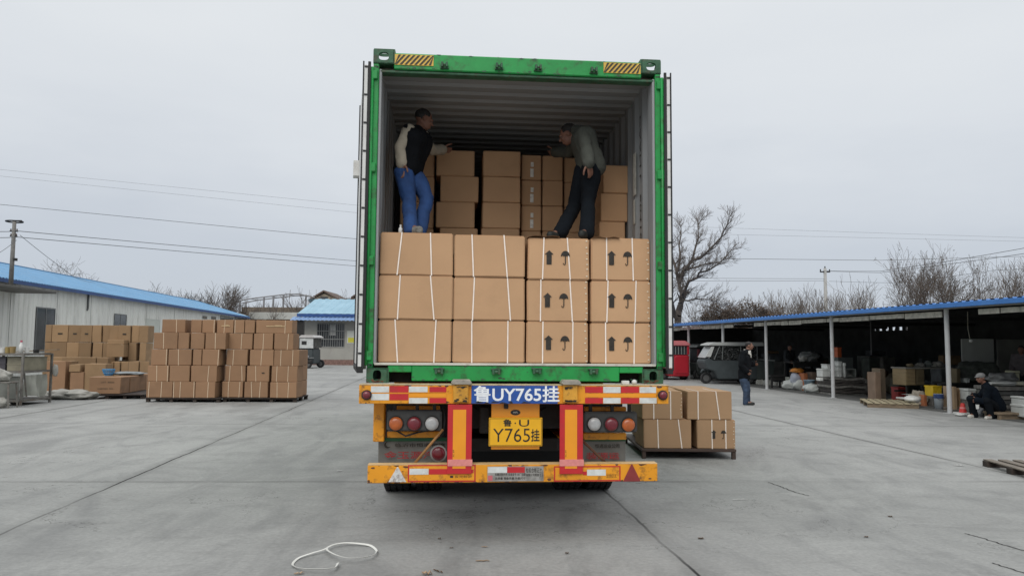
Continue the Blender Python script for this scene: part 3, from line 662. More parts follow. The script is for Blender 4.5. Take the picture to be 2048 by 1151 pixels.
for r in range(3):
    for c in range(4):
        a = T(colx[r][c][0], pys[r][c][0], YB); b_ = T(colx[r][c][1], pys[r][c][1], YB)
        z0 = .162 if r == 0 else zs_prev[c]+.0015
        z1 = a.z; zs_prev[c] = z1
        x0, x1 = a.x, b_.x
        if c == 0: x0 = max(x0, -1.148)
        if c == 3: x1 = min(x1+.006, 1.149)
        w = x1-x0; cx = (x0+x1)/2; h = z1-z0
        st = []
        for (pt_, pb) in strapdef[(r, c)]: st.append((T(pt_, pys[r][c][0], YB).x-cx, T(pb, pys[r][c][1], YB).x-cx))
        mk = None
        if c >= 2:
            q = T(*markp[(r, c)], YB); mk = (q.x-cx-.010, q.z-z0)
        pos = TW((cx, YB+random.random()*.012, z0))
        what = 'wide plain strapped carton' if c < 2 else 'strapped carton with arrow and umbrella marks'
        lab = f"{what}, {['leftmost', 'second', 'third', 'rightmost'][c]} of the {ROWN[r]} row filling the container doorway"
        carton(pos, TY+(random.random()-.5)*.010, w-.007, .80, h-.003, card_a, lab, GF, st, strap_w, True, jit=.0045, marks=mk, staples=(c >= 2), sw=.0105)
# lifted flaps on the two top right cartons
for (pa, pb) in (((1057, 472), (1120, 473)), ((1184, 472), (1240, 473))):
    a, b_ = T(*pa, .09), T(*pb, .09); mb = MB()
    mb.grid(8, 1, lambda u, v: (a.x+(b_.x-a.x)*u, .085+v*.16, zs_prev[2]+.003+.013*abs(math.sin(u*6))*(1-v)))
    pr = [o for o in bpy.data.objects if o.get('group') == GF and ('third of the top' if pa[0] < 1100 else 'rightmost of the top') in o.get('label', '')][0]
    me_loc = pr.matrix_basis.inverted()
    q = mb.build('loose_flap', card_b, None)
    for v in q.data.vertices: v.co = me_loc @ TW(v.co)
    q.parent = pr
# inner stacks, standing on the cartons behind
GI = 'plain cartons stacked deeper inside the container'
ZT = zs_prev[1]
YI = 1.52
def inner(px0, px1, top_px, ridx, y, desc, hh=.272, marks=False, dd=.45):
    a, b_ = T(px0, 400, y), T(px1, 400, y); w = b_.x-a.x
    z0 = ZT+.004+ridx*hh
    o = carton(TW(((a.x+b_.x)/2, y, z0)), TY+(random.random()-.5)*.012, w-.004, dd, hh-.003, card_a, desc, GI, (), None, False, jit=.003)
    return o
RN = ['lowest visible', 'second', 'third', 'top']
for r, (p0, p1) in enumerate(((880, 956), (872, 950), (880, 957), (871, 948.5))):
    inner(p0, p1, 0, r, YI, f'carton in the {RN[r]} row, first column right of the man in blue jeans')
for r, (p0, p1) in enumerate(((963, 1040), (965, 1041), (965.5, 1041), (965, 1041))):
    inner(p0, p1, 0, r, YI-.03, f'carton in the {RN[r]} row of the middle column right of the dark gap')
for r in range(4):
    o = inner(1043, 1083, 0, r, YI+.10, f'narrow carton with white paper labels, {RN[r]} row of its column inside')
    q = o.dimensions; mb = MB(); mb.box(-.015, .02, -.008, -.0055, .03, .12); mb.box(-.01, .02, -.008, -.0055, .14, .19); mb.build('paper_label', M('white paper', (.72, .70, .64), .7, var=.2, scale=40), o)
    inner(1085, 1126, 0, r, YI+.10, f'narrow unmarked carton, {RN[r]} row, just left of the man in dark trousers')
    inner(1128, 1166, 0, r, YI+.16, f'carton partly hidden behind the man in dark trousers, {RN[r]} row')
    inner(800, 868, 0, r, YI+.06, f'carton partly hidden behind the man in blue jeans, {RN[r]} row')
for r, (p0, p1) in enumerate(((1199, 1250), (1202, 1255), (1207, 1257))):
    a, b_ = T(p0, 400, .98), T(p1, 400, .98)
    o = carton(TW(((a.x+b_.x)/2, .98, ZT+.004+r*.281)), TY, b_.x-a.x, .5, .278, card_a, f"carton in the {['lowest visible', 'middle', 'top'][r]} row of the short stack against the right container wall", GI, jit=.003)
for (x0, x1) in ((-1.10, -.62), (-.6, -.1), (-.08, .5), (.52, 1.05)):   # carton floor deeper in, out of direct view
    pass

for (px0, py0, px1, py1, nm, lb) in ((1242, 757.5, 1258, 765, 'foam_piece', 'small white foam piece lying on the trailer beam under the container corner'),):
    a, b_ = T(px0, py0, -.03), T(px1, py1, -.03)
    q = MB().box(-.03, .03, -.02, .02, 0, .03).build(nm, white_p, None, TW(((a.x+b_.x)/2, -.04, -.0035)), TY, bevel=.004); tag(q, lb, 'foam piece')
q = MB().ball((0, 0, .020), (.022, .022, .020), 14, 10).build('foam_ball', white_p, None, TW((T(1268, 761, -.04).x, -.05, -.0035)), 0, smooth=True); tag(q, 'white egg sized ball on the trailer beam beside the foam piece', 'ball')

# rust chips where the paint has gone along edges, and loose cables
rgc = random.Random(4)
def chips(par, x0, x1, z0, z1, y, n, name='rust_stain', mt=None, smax=.03, zo=ZO):
    mb = MB()
    for k in range(n):
        edge = rgc.random(); x = rgc.uniform(x0, x1); z = (z0+abs(rgc.gauss(0, .010))) if edge < .6 else (z1-abs(rgc.gauss(0, .008)) if edge < .9 else rgc.uniform(z0, z1))
        sz = rgc.uniform(.004, smax)*(.5 if edge > .9 else 1); m_ = 7; pts = []
        for i in range(m_): t = 2*math.pi*i/m_; r = rgc.uniform(.4, 1); pts.append((min(max(x+sz*r*math.cos(t), x0), x1), min(max(z+sz*.45*r*math.sin(t), z0+.0005), z1-.0005)))
        mb.add([(u, y, v+zo) for u, v in pts], [tuple(range(m_))])
    q = mb.build(name, mt or rust, par, fix=False); q['kind'] = 'stuff'; return q
chips(bmp, -1.179, 1.13, -.771, -.635, -.1312, 70)
chips(rearbeam, -1.259, 1.226, -.155, -.011, -.1310, 55)
chips(CT, -1.04, 1.04, .02, .138, .0005, 34, mt=greend, zo=0)
chips(CT, -1.04, 1.04, 2.60, 2.734, .0005, 30, mt=greend, zo=0)
for s in (-1, 1):
    chips(CT, min(s*1.218, s*1.174), max(s*1.218, s*1.174), .13, 2.62, .0025, 26, mt=greend, zo=0)
    chips(CT, -1.22 if s < 0 else 1.054, -1.052 if s < 0 else 1.22, .002, .03, -.0012, 14, mt=rust, zo=0)
for st in [o for o in bpy.data.objects if o.name.startswith('twist_lock_housing')]:
    xs = [v.co.x for v in st.data.vertices]; zs_ = [v.co.z for v in st.data.vertices]; chips(st, min(xs)+.01, max(xs)-.01, min(zs_)-ZO+.006, max(zs_)-ZO-.03, -.1715, 16, mt=dkmetal, smax=.035)
for pts in (((-.60, .05, -.20), (-.585, .04, -.30), (-.60, .05, -.42), (-.66, .1, -.47)), ((.53, .05, -.18), (.545, .04, -.27), (.53, .03, -.36), (.50, .1, -.45)), ((-.36, .3, -.2), (-.2, .25, -.34), (.02, .28, -.37), (.28, .3, -.22)), ((-.98, .06, -.385), (-.9, .05, -.43), (-.8, .05, -.40), (-.7, .06, -.385))):
    mb = MB(); P = [Vector(tr(p)) for p in pts]; Q = []
    for i in range(len(P)-1):
        for t in (0, .33, .66): Q.append(P[i].lerp(P[i+1], t))
    Q.append(P[-1]); mb.tube(Q, .007, 6); mb.build('air_hose', black_r, TR, smooth=True)
for k, pts in enumerate((((1930, 1065), (1962, 1074), (2000, 1086), (2060, 1103)), ((1536, 963), (1562, 972), (1590, 983), (1618, 990)), ((1985, 1124), (2015, 1134), (2060, 1148)))):
    P = [G(x, y, .004) for x, y in pts]; mb = MB(); Q = []
    for i in range(len(P)-1):
        for j in range(8): t = j/8; Q.append(P[i].lerp(P[i+1], t)+Vector((rgc.gauss(0, .006), rgc.gauss(0, .006), 0)))
    Q.append(P[-1]); wv = .006 if k < 3 else .003
    for i in range(len(Q)-1):
        d = (Q[i+1]-Q[i]).normalized(); nn = Vector((-d.y, d.x, 0))*wv; mb.add([Q[i]-nn, Q[i]+nn, Q[i+1]+nn, Q[i+1]-nn], [(0, 1, 2, 3)])
    structure(mb.build('ground_crack', M('crack shadow dirt', (.03, .029, .027), .95), fix=False))
# ================================================================== LEFT YARD: carton stacks on pallets
def pallet(name_label, x0, x1, y, d, h, rz, group=None, mt=None, px_legs=4, cat='pallet', plank_gap=.02):
    o = empty('pallet', ((x0+x1)/2, y, 0), rz, name_label, cat, group); w = x1-x0; mt = mt or deck_d
    npl_ = 6
    for k in range(npl_):
        mb = MB(); yy = d*k/npl_; mb.box(-w/2, w/2, yy, yy+d/npl_-plank_gap, h-.025, h); mb.build('deck_plank', mt, o, bevel=.003)
    for k in range(3):
        mb = MB(); yy = d*(.02+.44*k); mb.box(-w/2, w/2, yy, yy+.09, h-.05, h-.026)
        o2 = mb.build('bearer', mt, o, bevel=.003)
        for j in range(px_legs):
            xx = -w/2+.01+(w-.11)*j/(px_legs-1); MB().box(xx, xx+.09, yy, yy+.09, .0, h-.0505).build('block', mt, o2, bevel=.003)
    return o
def zpx(py, px, Y): return D(px, py, Y).z
GS = 'strapped cartons in the tall stacks beside the trailer'
def crop2(x): return 280+x/5.756
YA, YB2 = 19.75, 20.0
LZ = [.125, .545, .972, 1.405, 1.845]; LH = [.418, .424, .430, .437, .36]
# spans in the zoomed crop's x, straps as crop x
SA = [[(80, 382, (112, 255)), (384, 640, (382, 472, 632)), (642, 872, (790,))],
      [(80, 325, (185, 322)), (332, 566, ()), (580, 880, (785,))],
      [(98, 290, (286,)), (300, 570, (415,)), (585, 688, ()), (692, 895, (885,))],
      [(108, 390, (225,)), (400, 528, ()), (542, 702, ()), (712, 952, (828,))]]
SB = [[(950, 1192, (1025, 1155)), (1205, 1478, (1285, 1390)), (1504, 1812, (1585, 1718))],
      [(970, 1207, (1028, 1160)), (1222, 1482, (1322,)), (1506, 1808, (1570, 1700))],
      [(975, 1222, (1060,)), (1245, 1524, (1385,)), (1526, 1822, (1608, 1745))],
      [(985, 1263, (1138,)), (1278, 1502, (1392,)), (1514, 1740, (1680,))]]
ST = [(232, 503, (398,)), (565, 690, ()), (695, 848, (842,)), (868, 1060, (962,)), (1066, 1185, (1070,)), (1190, 1308, ()), (1318, 1738, (1655,))]
RW = ['bottom', 'second', 'third', 'fourth', 'fifth']
def stackrow(spans, Y, z0, h, lab, depth, mt=card_b, back=0):
    for i, (a, b_, st) in enumerate(spans):
        xa = D(crop2(a), 730, Y).x; xb = D(crop2(b_), 730, Y).x; cx = (xa+xb)/2
        s = [((lambda X: (X-cx, X-cx+(random.random()-.5)*.05))(D(crop2(v), 730, Y).x)) for v in st]
        s = [(max(min(p, (xb-xa)/2-.03), -(xb-xa)/2+.03), max(min(q, (xb-xa)/2-.03), -(xb-xa)/2+.03)) for p, q in s]
        carton((cx, Y+back+random.random()*.03, z0), .02+(random.random()-.5)*.02, xb-xa-.012, depth, h-.004, mt, lab(i, len(spans)), GS, s, strap_b, False, jit=.008, sw=.014)
def nth(i, n): return 'leftmost' if i == 0 else ('rightmost' if i == n-1 else ordinal(i)+' from the left')
for r in range(4):
    stackrow(SA[r], YA, LZ[r], LH[r], lambda i, n: f'brown carton, {nth(i, n)} in the {RW[r]} row of the left pallet stack', .62-.045*r, back=.045*r)
    stackrow(SB[r], YB2, LZ[r], LH[r], lambda i, n: f'brown carton, {nth(i, n)} in the {RW[r]} row of the stack nearest the trailer', .62-.045*r, back=.045*r)
stackrow(ST, YB2+.15, LZ[4], LH[4], lambda i, n: f'brown carton, {nth(i, n)} in the topmost row across both pallet stacks', .5, card_b)
# second layer behind, its right edges showing
for r in range(4):
    xr = D(crop2(1893 if r < 3 else 1785), 730, YB2+.9).x; xl = D(crop2(940 if r < 3 else 950), 730, YA+.9).x
    carton((xr-.33, YB2+.68, LZ[r]), .02, .64, .62, LH[r]-.004, card_b, f'carton behind the pallet stack nearest the trailer, {RW[r]} row, only its right side showing', GS, ((.25, .24),), strap_b, sw=.024)
    carton((xl-.33, YA+.66, LZ[r]), .02, .62, .62, LH[r]-.004, card_b, f'carton set behind the left pallet stack, {RW[r]} row, only its right side showing', GS)
pallet('low dark pallet under the left stack of strapped cartons', D(293, 730, YA).x, D(441, 730, YA).x, YA+.02, 1.28, .12, .02, 'pallets under carton stacks')
pallet('low dark pallet under the stack of strapped cartons nearest the trailer', D(447, 730, YB2).x, D(594, 730, YB2).x, YB2+.02, 1.28, .12, .02, 'pallets under carton stacks')
# heap of plain boxes by the metal building
GH = 'unstrapped boxes heaped by the metal building'
def c1(x): return x/5.753
def heap(rowdef, Y, z0, h, rown, depth=.5, mt=card_c):
    for i, d in enumerate(rowdef):
        a, b_ = d[0], d[1]; lab = f'plain brown box, {nth(i, len(rowdef))}, {rown}'
        xa = D(c1(a), 730, Y).x; xb = D(c1(b_), 730, Y).x
        o = carton(((xa+xb)/2, Y+random.random()*.12, z0), .1+(random.random()-.5)*.10, xb-xa-.01, depth, h-.006, mt, lab, GH, jit=.012)
        if len(d) > 2:
            w = xb-xa; mb = MB(); mb.box(-w*.12, w*.16, -.014, -.011, h*.45, h*.53); mb.build('printed_mark', ink, o)
YH = 25.6
zA = zpx(620+545/5.753, 90, YH)
hz2 = (zpx(620+405/5.753, 90, YH)-zA)
heap([(486, 552), (554, 738), (750, 885), (895, 1030), (1056, 1166), (1170, 1290), (1380, 1464), (1470, 1558), (1588, 1664)], YH, .93, .62, 'next to top heap row', .6)
heap([(486, 557), (560, 740, 1), (750, 893, 1), (903, 1030, 1), (1040, 1142), (1145, 1232), (1237, 1338), (1340, 1476, 1), (1478, 1566), (1568, 1670)], YH, 1.552, .60, 'top row of the box heap', .6)
for k, (a, b_) in enumerate(((486, 700), (702, 900), (902, 1100), (1102, 1300), (1302, 1480), (1482, 1664))):
    for r in range(2):
        xa = D(c1(a), 730, YH).x; xb = D(c1(b_), 730, YH).x
        carton(((xa+xb)/2, YH+.04, .0+r*.464), .1, xb-xa-.01, .6, .46, card_c, f'box mostly hidden low in the heap, {ordinal(k)} from the left, {["ground", "next"][r]} layer', GH)
YH2 = 24.6
heap([(535, 690), (697, 852), (855, 1095, 1), (1097, 1224)], YH2, .56, .50, 'waist high heap row', .55)
heap([(1236, 1304), (1308, 1372), (1378, 1460)], YH2+.3, .42, .50, 'short row beside the waist high boxes', .5)
heap([(1478, 1592), (1594, 1700)], YH2-.6, .40, .56, 'pair of boxes beside the left pallet stack', .5)
for k, (a, b_) in enumerate(((535, 740), (745, 960), (965, 1224))):
    xa = D(c1(a), 730, YH2).x; xb = D(c1(b_), 730, YH2).x
    carton(((xa+xb)/2, YH2+.02, 0), .1, xb-xa-.01, .55, .556, card_c, f'box supporting the waist high row, {nth(k, 3)}', GH)
for k, (a, b_) in enumerate(((1236, 1340), (1345, 1460), (1478, 1590), (1594, 1700))):
    Yq = YH2+.3 if k < 2 else YH2-.6
    xa = D(c1(a), 730, Yq).x; xb = D(c1(b_), 730, Yq).x
    carton(((xa+xb)/2, Yq+.02, 0), .1, xb-xa-.01, .5, .416 if k < 2 else .396, card_c, f'box standing on the ground between the heap and the left stack, {nth(k, 4)}', GH)
xa, xb = D(c1(1145), 730, YH2+.2).x, D(c1(1337), 730, YH2+.2).x
carton(((xa+xb)/2, YH2+.62, 1.065), .1, xb-xa, .5, .42, card_c, 'tall box standing forward of the heap on the waist high row', GH)
carton(((xa+xb)/2, YH2+.62, 1.49), .12, xb-xa-.03, .5, .16, card_c, 'flat box lying on the tall box forward of the heap', GH)
YH3 = 23.5
def onebox(a, b_, Y, z0, z1, label, rz=.1, d=.5, mt=card_c, open_=False, mark=False):
    xa = D(c1(a), 730, Y).x; xb = D(c1(b_), 730, Y).x
    o = carton(((xa+xb)/2, Y, z0), rz, xb-xa, d, z1-z0, mt, label, GH, jit=.015)
    if mark:
        w = xb-xa; h = z1-z0; text_obj('lettering', 'LOT  80056', 1, ink, o, (-w*.12, -.016, h*.66), (1, 0, 0), (0, 0, 1), wfit=w*.42, hfit=h*.08); text_obj('lettering', 'CARTON  NO.', 1, ink, o, (-w*.22, -.016, h*.28), (1, 0, 0), (0, 0, 1), wfit=w*.5, hfit=h*.08)
    return o
onebox(540, 755, YH3, 0, .95, 'tall slumping box at the left end, behind the cloth sacks', .05, mt=card_b)
onebox(758, 815, YH3+.25, 0, .96, 'narrow upright box right of the tall slumping box', .1)
onebox(818, 966, YH3, 0, .62, 'square box on the ground under a shallow tray box', .1, mt=card_b)
onebox(797, 922, YH3-.03, .625, .86, 'shallow tray box lying on the square box', .08)
onebox(980, 1212, YH3+.1, 0, .88, 'tall open box between the tray box and the low pallet', .1)
YL = 20.7
xa, xb = D(c1(1015), 780, YL).x, D(c1(1432), 780, YL).x
pallet('low timber pallet carrying big boxes marked with print', xa, xb+.5, YL, 2.6, .13, .12, 'pallets under carton stacks', px_legs=4)
onebox(1046, 1390, YL+.05, .135, .60, 'big marked box on the corner of the low pallet', .12, .62, card_b, mark=True)
for k in range(3):
    onebox(1340+k*70, 1505+k*88, YL+.72+k*.66, .135, .60, f'big box on the low pallet, {["just behind the marked one", "third from the front", "farthest back"][k]}', .12, .62, card_b)
# odds and ends lying on the low pallet's boxes
cl_white = M('off white cloth', (.34, .33, .30), .9, var=.18, scale=6, bump=.2, bscale=20); cl_grey = M('grey sheet plastic', (.20, .22, .23), .5, var=.2)
blue_b = M('blue plastic basket', (.05, .22, .42), .4, var=.2, scale=20)
p = D(c1(1262), 740, YL+1.3)
o = empty('plastic_basket', (p.x, YL+1.25, .605), 0, 'round blue plastic basket on the boxes of the low pallet', 'basket')
mb = MB(); n = 20
for k, (r, z) in enumerate(((.10, 0), (.14, .06), (.16, .13), (.165, .17))):
    mb.tube([(r*math.cos(i*2*math.pi/n), r*math.sin(i*2*math.pi/n), z) for i in range(n+1)], .010, 5)
for i in range(n):
    t = i*2*math.pi/n; mb.tube([(.10*math.cos(t), .10*math.sin(t), 0), (.16*math.cos(t), .16*math.sin(t), .13), (.165*math.cos(t), .165*math.sin(t), .17)], .010, 4)
mb.build('basket_body', blue_b, o); mb = MB(); mb.cyl((0, 0, 0), (0, 0, .01), .11, n=20); mb.build('basket_floor', blue_b, o)
def lump(name, label, cat, P, size, mt, group=None, seed=0, flat=.0, wr=.3, nu=28, nv=16, rz=0):
    sx_, sy_, sz_ = size; mb = MB(); mb.ball((0, 0, 0), (1, 1, 1), nu, nv)
    vs = []
    for v in mb.v:
        v = Vector(v); q = v*1.5+Vector((seed*3.7, seed*1.3, 0)); k = 1+wr*(mnoise.noise(q)+.6*mnoise.noise(q*2.4)+.35*mnoise.noise(q*5))
        v = Vector((v.x*k*sx_/2, v.y*k*sy_/2, v.z*k*sz_/2)); v.z = max(v.z, -sz_*.42); vs.append((v.x, v.y, v.z+sz_*.42))
    mb.v = vs; o = mb.build(name, mt, None, P, rz, smooth=True); return tag(o, label, cat, group)
lump('folded_sheet', 'grey sheet spread over the boxes of the low pallet', 'sheet', (D(c1(1470), 740, YL+1.6).x, YL+1.7, .60), (1.0, .8, .10), cl_grey, seed=3)
for k, (cx, sz) in enumerate(((670, 1.15), (890, 1.1), (780, .7))):
    p = G(c1(cx), 620+1020/5.753)
    lump('cloth_sack', ['crumpled pale cloth sack on the ground by the metal rack', 'crumpled pale cloth sack lying against the low pallet', 'small flattened sack between two larger pale sacks'][k], 'sack', (p.x, p.y+(.3 if k == 2 else 0), 0), (sz, .7, .26 if k < 2 else .15), cl_white, 'pale sacks lying on the ground', seed=k+9, wr=.42)
# ------------------------------------------------------------------ welded rack at the left edge
rackm = M('weathered rack steel', (.17, .16, .145), .7, .2, var=.25, scale=8, bump=.2, dirt=(.12, .06, .03), damt=.6, dscale=7)
Yr = G(42, 811).y
def rx(v, y=0): return D(v/7.19, 740, Yr+y).x
def rz_(v, y=0): return zpx(660+v/7.19, 40, Yr+y)
dp = 1.15
x0, x1 = rx(-420), rx(322); ztop = rz_(350); zmid = rz_(605); zlow = rz_(1020)
RK = empty('metal_rack', (0, Yr, 0), 0, 'rusty welded steel rack holding crates, with cloth draped on its side', 'rack')
def bar(name, a, b_, r=.022, mt=None, par=None):
    mb = MB(); mb.cyl(Vector(a), Vector(b_), r, n=4); return mb.build(name, mt or rackm, par or RK)
for xx in (x0, x1):
    for yy in (0, dp): bar('post', (xx, yy, 0), (xx, yy, ztop+.02), .034)
for z in (ztop, zmid, zlow):
    for yy in (0, dp): bar('rail', (x0, yy, z), (x1, yy, z), .028)
    for xx in (x0, x1): bar('rail', (xx, 0, z), (xx, dp, z), .028)
    MB().box(x0, x1, .01, dp-.01, z+.018, z+.03).build('shelf', rackm, RK)
bar('brace', (x1-.02, .1, zmid), (x1-.02, -.02, zlow+.2), .018); bar('brace', (x1+.02, .05, zmid), (x1+.02, .18, zlow+.1), .018)
mb = MB(); mb.grid(14, 12, lambda u, v: (x1-.04-.06*math.sin(u*9+v*3)*(1-v)-.03*math.sin(u*23), .16+(dp-.3)*u, zlow+.08+(zmid-zlow-.16)*v+.03*math.sin(u*6)*(1-v)))
mb.build('fabric_panel', M('dusty grey canvas', (.36, .36, .32), .9, var=.15, scale=4, bump=.3, bscale=14), RK, smooth=True, fix=False)
mb = MB(); mb.grid(10, 10, lambda u, v: (x0+.1+(x1-x0-.2)*u, .12+.04*math.sin(u*17), zlow+.05+(zmid-zlow-.15)*v)); mb.build('fabric_panel', M('dark canvas', (.16, .165, .15), .9, var=.2), RK, smooth=True, fix=False)
onem = M('dull plastic crate', (.24, .22, .16), .6, var=.2, scale=5)
def crate(label, xa, xb, y, d, z0, z1, mt, group=None, name='storage_crate', cat='crate', rz=0):
    w = (xb-xa); h = z1-z0; o = empty(name, ((xa+xb)/2, y, z0), rz, label, cat, group)
    mb = MB(); t = .015
    mb.box(-w/2, w/2, 0, t, 0, h); mb.box(-w/2, w/2, d-t, d, 0, h); mb.box(-w/2, -w/2+t, t, d-t, 0, h); mb.box(w/2-t, w/2, t, d-t, 0, h); mb.box(-w/2+t, w/2-t, t, d-t, 0, t)
    mb.build('crate_wall', mt, o, bevel=.003)
    mb = MB(); mb.box(-w/2-.01, w/2+.01, -.012, 0, h-.03, h+.004); mb.box(-w/2-.01, w/2+.01, -.010, 0, h*.45, h*.5); mb.box(w/2, w/2+.012, 0, d, h-.03, h+.004); mb.build('crate_rim', mt, o, bevel=.003)
    return o
xc = x1-.06
crate('dusty tan crate filling the right end of the upper rack shelf', xc-.42, xc, Yr+.14, dp-.24, zmid+.032, ztop-.06, onem, 'crates on the metal rack')
crate('dark crate on the upper rack shelf between two lighter ones', xc-.80, xc-.45, Yr+.12, .8, zmid+.032, ztop-.06, M('dark crate', (.06, .055, .065), .6), 'crates on the metal rack')
crate('olive crate at the cut off end of the upper rack shelf', xc-1.9, xc-.84, Yr+.12, .8, zmid+.032, ztop-.08, M('olive crate', (.12, .11, .08), .6), 'crates on the metal rack')
def bottle(label, x, y, z, h, r, mt, capm, group=None, cat='bottle'):
    o = empty('bottle', (x, y, z), 0, label, cat, group); mb = MB(); n = 14; prof = [(0, 0), (r, 0), (r, h*.62), (r*.4, h*.8), (r*.4, h*.88), (0, h*.88)]
    vs = [(q*math.cos(2*math.pi*i/n), q*math.sin(2*math.pi*i/n), zz) for q, zz in prof for i in range(n)]
    mb.add(vs, [(k*n+i, k*n+(i+1) % n, (k+1)*n+(i+1) % n, (k+1)*n+i) for k in range(len(prof)-1) for i in range(n)]); mb.build('bottle_body', mt, o, smooth=True)
    mb = MB(); mb.cyl((0, 0, h*.86), (0, 0, h), r*.5, n=12); mb.build('cap', capm, o, smooth=False); return o
pinkm = M('pink plastic', (.45, .07, .12), .4); whitem = M('white plastic', (.62, .62, .6), .4, var=.08)
ztp = ztop+.031
bottle('white bottle with a pink cap standing on the metal rack', rx(285, .3), Yr+.3, ztp, .32, .05, whitem, pinkm)
for k, (xx, yy, w, hh, mt, lb) in enumerate(((95, .25, .12, .14, M('yellow tin', (.30, .22, .08), .5), 'yellow tin on top of the metal rack'), (165, .25, .14, .15, M('tan tin', (.25, .17, .07), .5), 'tan tin next to the yellow tin on the rack'), (370, .45, .11, .13, whitem, 'white tub on top of the metal rack right of the bottle'), (20, .3, .2, .12, whitem, 'white tub at the cut off end of the rack top'), (505, .8, .14, .07, dkmetal, 'dark low tin on the far corner of the rack top'))):
    o = empty('tub', (rx(xx, yy), Yr+yy, ztp), 0, lb, 'tub'); mb = MB(); mb.cyl((0, 0, 0), (0, 0, hh), w*.45, w*.5, n=16); mb.build('tub_body', mt, o, bevel=.004); mb = MB(); mb.cyl((0, 0, hh+.0005), (0, 0, hh+.015), w*.53, n=16); mb.build('lid', mt, o, bevel=.003)
mb = MB(); mb.box(-.9, .35, -.01, .12, 0, .02, mat=Matrix.Rotation(-.06, 4, 'Y')); q = mb.build('timber_board', deck_w, None, (x1-.1, Yr+.95, ztp+.06)); tag(q, 'loose grey board lying across the back of the rack top', 'board')
lump('grey_bag', 'white rag hung on the far post of the metal rack', 'rag', (x1+.10, Yr+dp, zmid-.14), (.14, .1, .34), cl_white, seed=21)
lump('cloth_bundle', 'white bundle heaped on the dark stool before the metal rack', 'bundle', (rx(-20, -.5), Yr-.55, .62), (.6, .4, .34), cl_white, seed=22)
o = empty('work_stool', (rx(10, -.5), Yr-.5, 0), 0, 'dark low stool carrying a white bundle at the picture edge', 'stool')
MB().box(-.35, .35, -.18, .18, .58, .62).build('seat', rackm, o, bevel=.01)
for sx_ in (-1, 1):
    for sy_ in (-1, 1): mb = MB(); mb.cyl((sx_*.3, sy_*.14, .58), (sx_*.34, sy_*.16, 0), .02, n=8); mb.build('leg', rackm, o)
lump('cloth_bundle', 'pale bundle on the ground under the dark stool', 'bundle', (rx(0, -.6), Yr-.62, 0), (.5, .4, .28), cl_white, seed=24)

# ================================================================== METAL BUILDING
HE = 4.2
E0 = G(-150, 531.5, HE); E1 = G(498, 633.6, HE); E0b = G(0, 555.1, HE)
ed = (E1-E0b); ed.z = 0; elen = ed.length; ed.normalize(); en = Vector((-ed.y, ed.x, 0))   # to the left, away from the yard
start = -14.0
WB = 5.0
RP = onplane(0, 526, E0b+en*WB, en); HR = RP.z
wallw = M('off white wall panel', (.72, .72, .67), .55, var=.06, scale=1.2, dirt=(.32, .31, .27), damt=.35, dscale=2.2, stretch=(1, 1, .25))
bluer = M('blue roof sheet', (.105, .27, .46), .45, var=.12, scale=1.3, dirt=(.16, .28, .42), damt=.5, dscale=1.1)
blueedge = M('dark blue flashing', (.015, .06, .20), .5, var=.2)
MBD = empty('metal_building', E0b*1.0-Vector((0, 0, HE)), math.atan2(ed.y, ed.x), 'long low shed with off white ribbed walls and a blue metal roof', 'building')
# local frame: x along the wall, y away from the yard, z up
wy = .35
mb = MB(); corrugate(mb, start, elen, .42, .035, lambda p, a, h: (p, wy-a, h*(HE+.05))); mb.build('wall', wallw, MBD)
mb = MB(); mb.box(elen-.02, elen+.02, wy, WB*2-wy, 0, HE+.2); mb.prism([(wy, HE+.2), (2*WB-wy, HE+.2), (WB, HR-.15)], lambda u, v, d: (d, u, v), elen-.02, elen+.02); mb.build('end_wall', wallw, MBD)
mb = MB(); ps = corr_pts(start-.3, elen+.3, .25); n_ = len(ps)
for (ya, za, yb, zb) in ((-.05, HE, WB, HR), (WB, HR, 2*WB+.05, HE)):
    vs = [(p, yy, zz+trap(p, .25, .03)) for yy, zz in ((ya, za), (yb, zb)) for p in ps]; mb.add(vs, [(i, i+1, n_+i+1, n_+i) for i in range(n_-1)])
mb.build('roof', bluer, MBD, fix=False)
mb = MB(); mb.box(start-.3, elen+.3, -.06, -.03, HE-.16, HE+.0); mb.box(start-.3, elen+.3, -.03, wy-.001, HE-.05, HE-.03); mb.build('eave_flashing', blueedge, MBD)
mb = MB(); mb.box(start-.3, elen+.3, WB-.12, WB+.12, HR+.0, HR+.05); mb.build('ridge_cap', bluer, MBD)
wp0 = MBD.location+en*(wy-.02)
def onwall(px, py): q = onplane(px, py, wp0, en)-MBD.location; return q.dot(ed), q.z
glassd = M('dark window glass', (.035, .04, .045), .12, var=.3, scale=2, spec=.8); framem = M('grey window frame', (.14, .145, .145), .5)
def wwin(px0, py0, px1, py1, name='window', mull=1, mt=None):
    a, za = onwall(px0, py0); b_, zb = onwall(px1, py1); z0, z1 = max(min(za, zb), .02), max(za, zb)
    mb = MB(); t = .06
    mb.box(a, b_, wy-.07, wy-.037, z1-t, z1); mb.box(a, b_, wy-.07, wy-.037, z0, z0+t); mb.box(a, a+t, wy-.07, wy-.037, z0+t, z1-t); mb.box(b_-t, b_, wy-.07, wy-.037, z0+t, z1-t)
    for k in range(mull): xx = a+(b_-a)*(k+1)/(mull+1); mb.box(xx-.03, xx+.03, wy-.07, wy-.037, z0+t, z1-t)
    o = mb.build(name, framem if mt is None else mt, MBD, bevel=.004)
    mb = MB(); mb.box(a+t*.5, b_-t*.5, wy-.055, wy-.038, z0+t*.5, z1-t*.5); mb.build('pane' if mt is None else 'door_panel', glassd if mt is None else mt, o)
wwin(72, 613, 105, 702); wwin(228, 626.5, 250.5, 668)
wwin(291, 636.5, 317, 690, 'door', 0, M('pale shutter door', (.52, .54, .49), .5, var=.05))
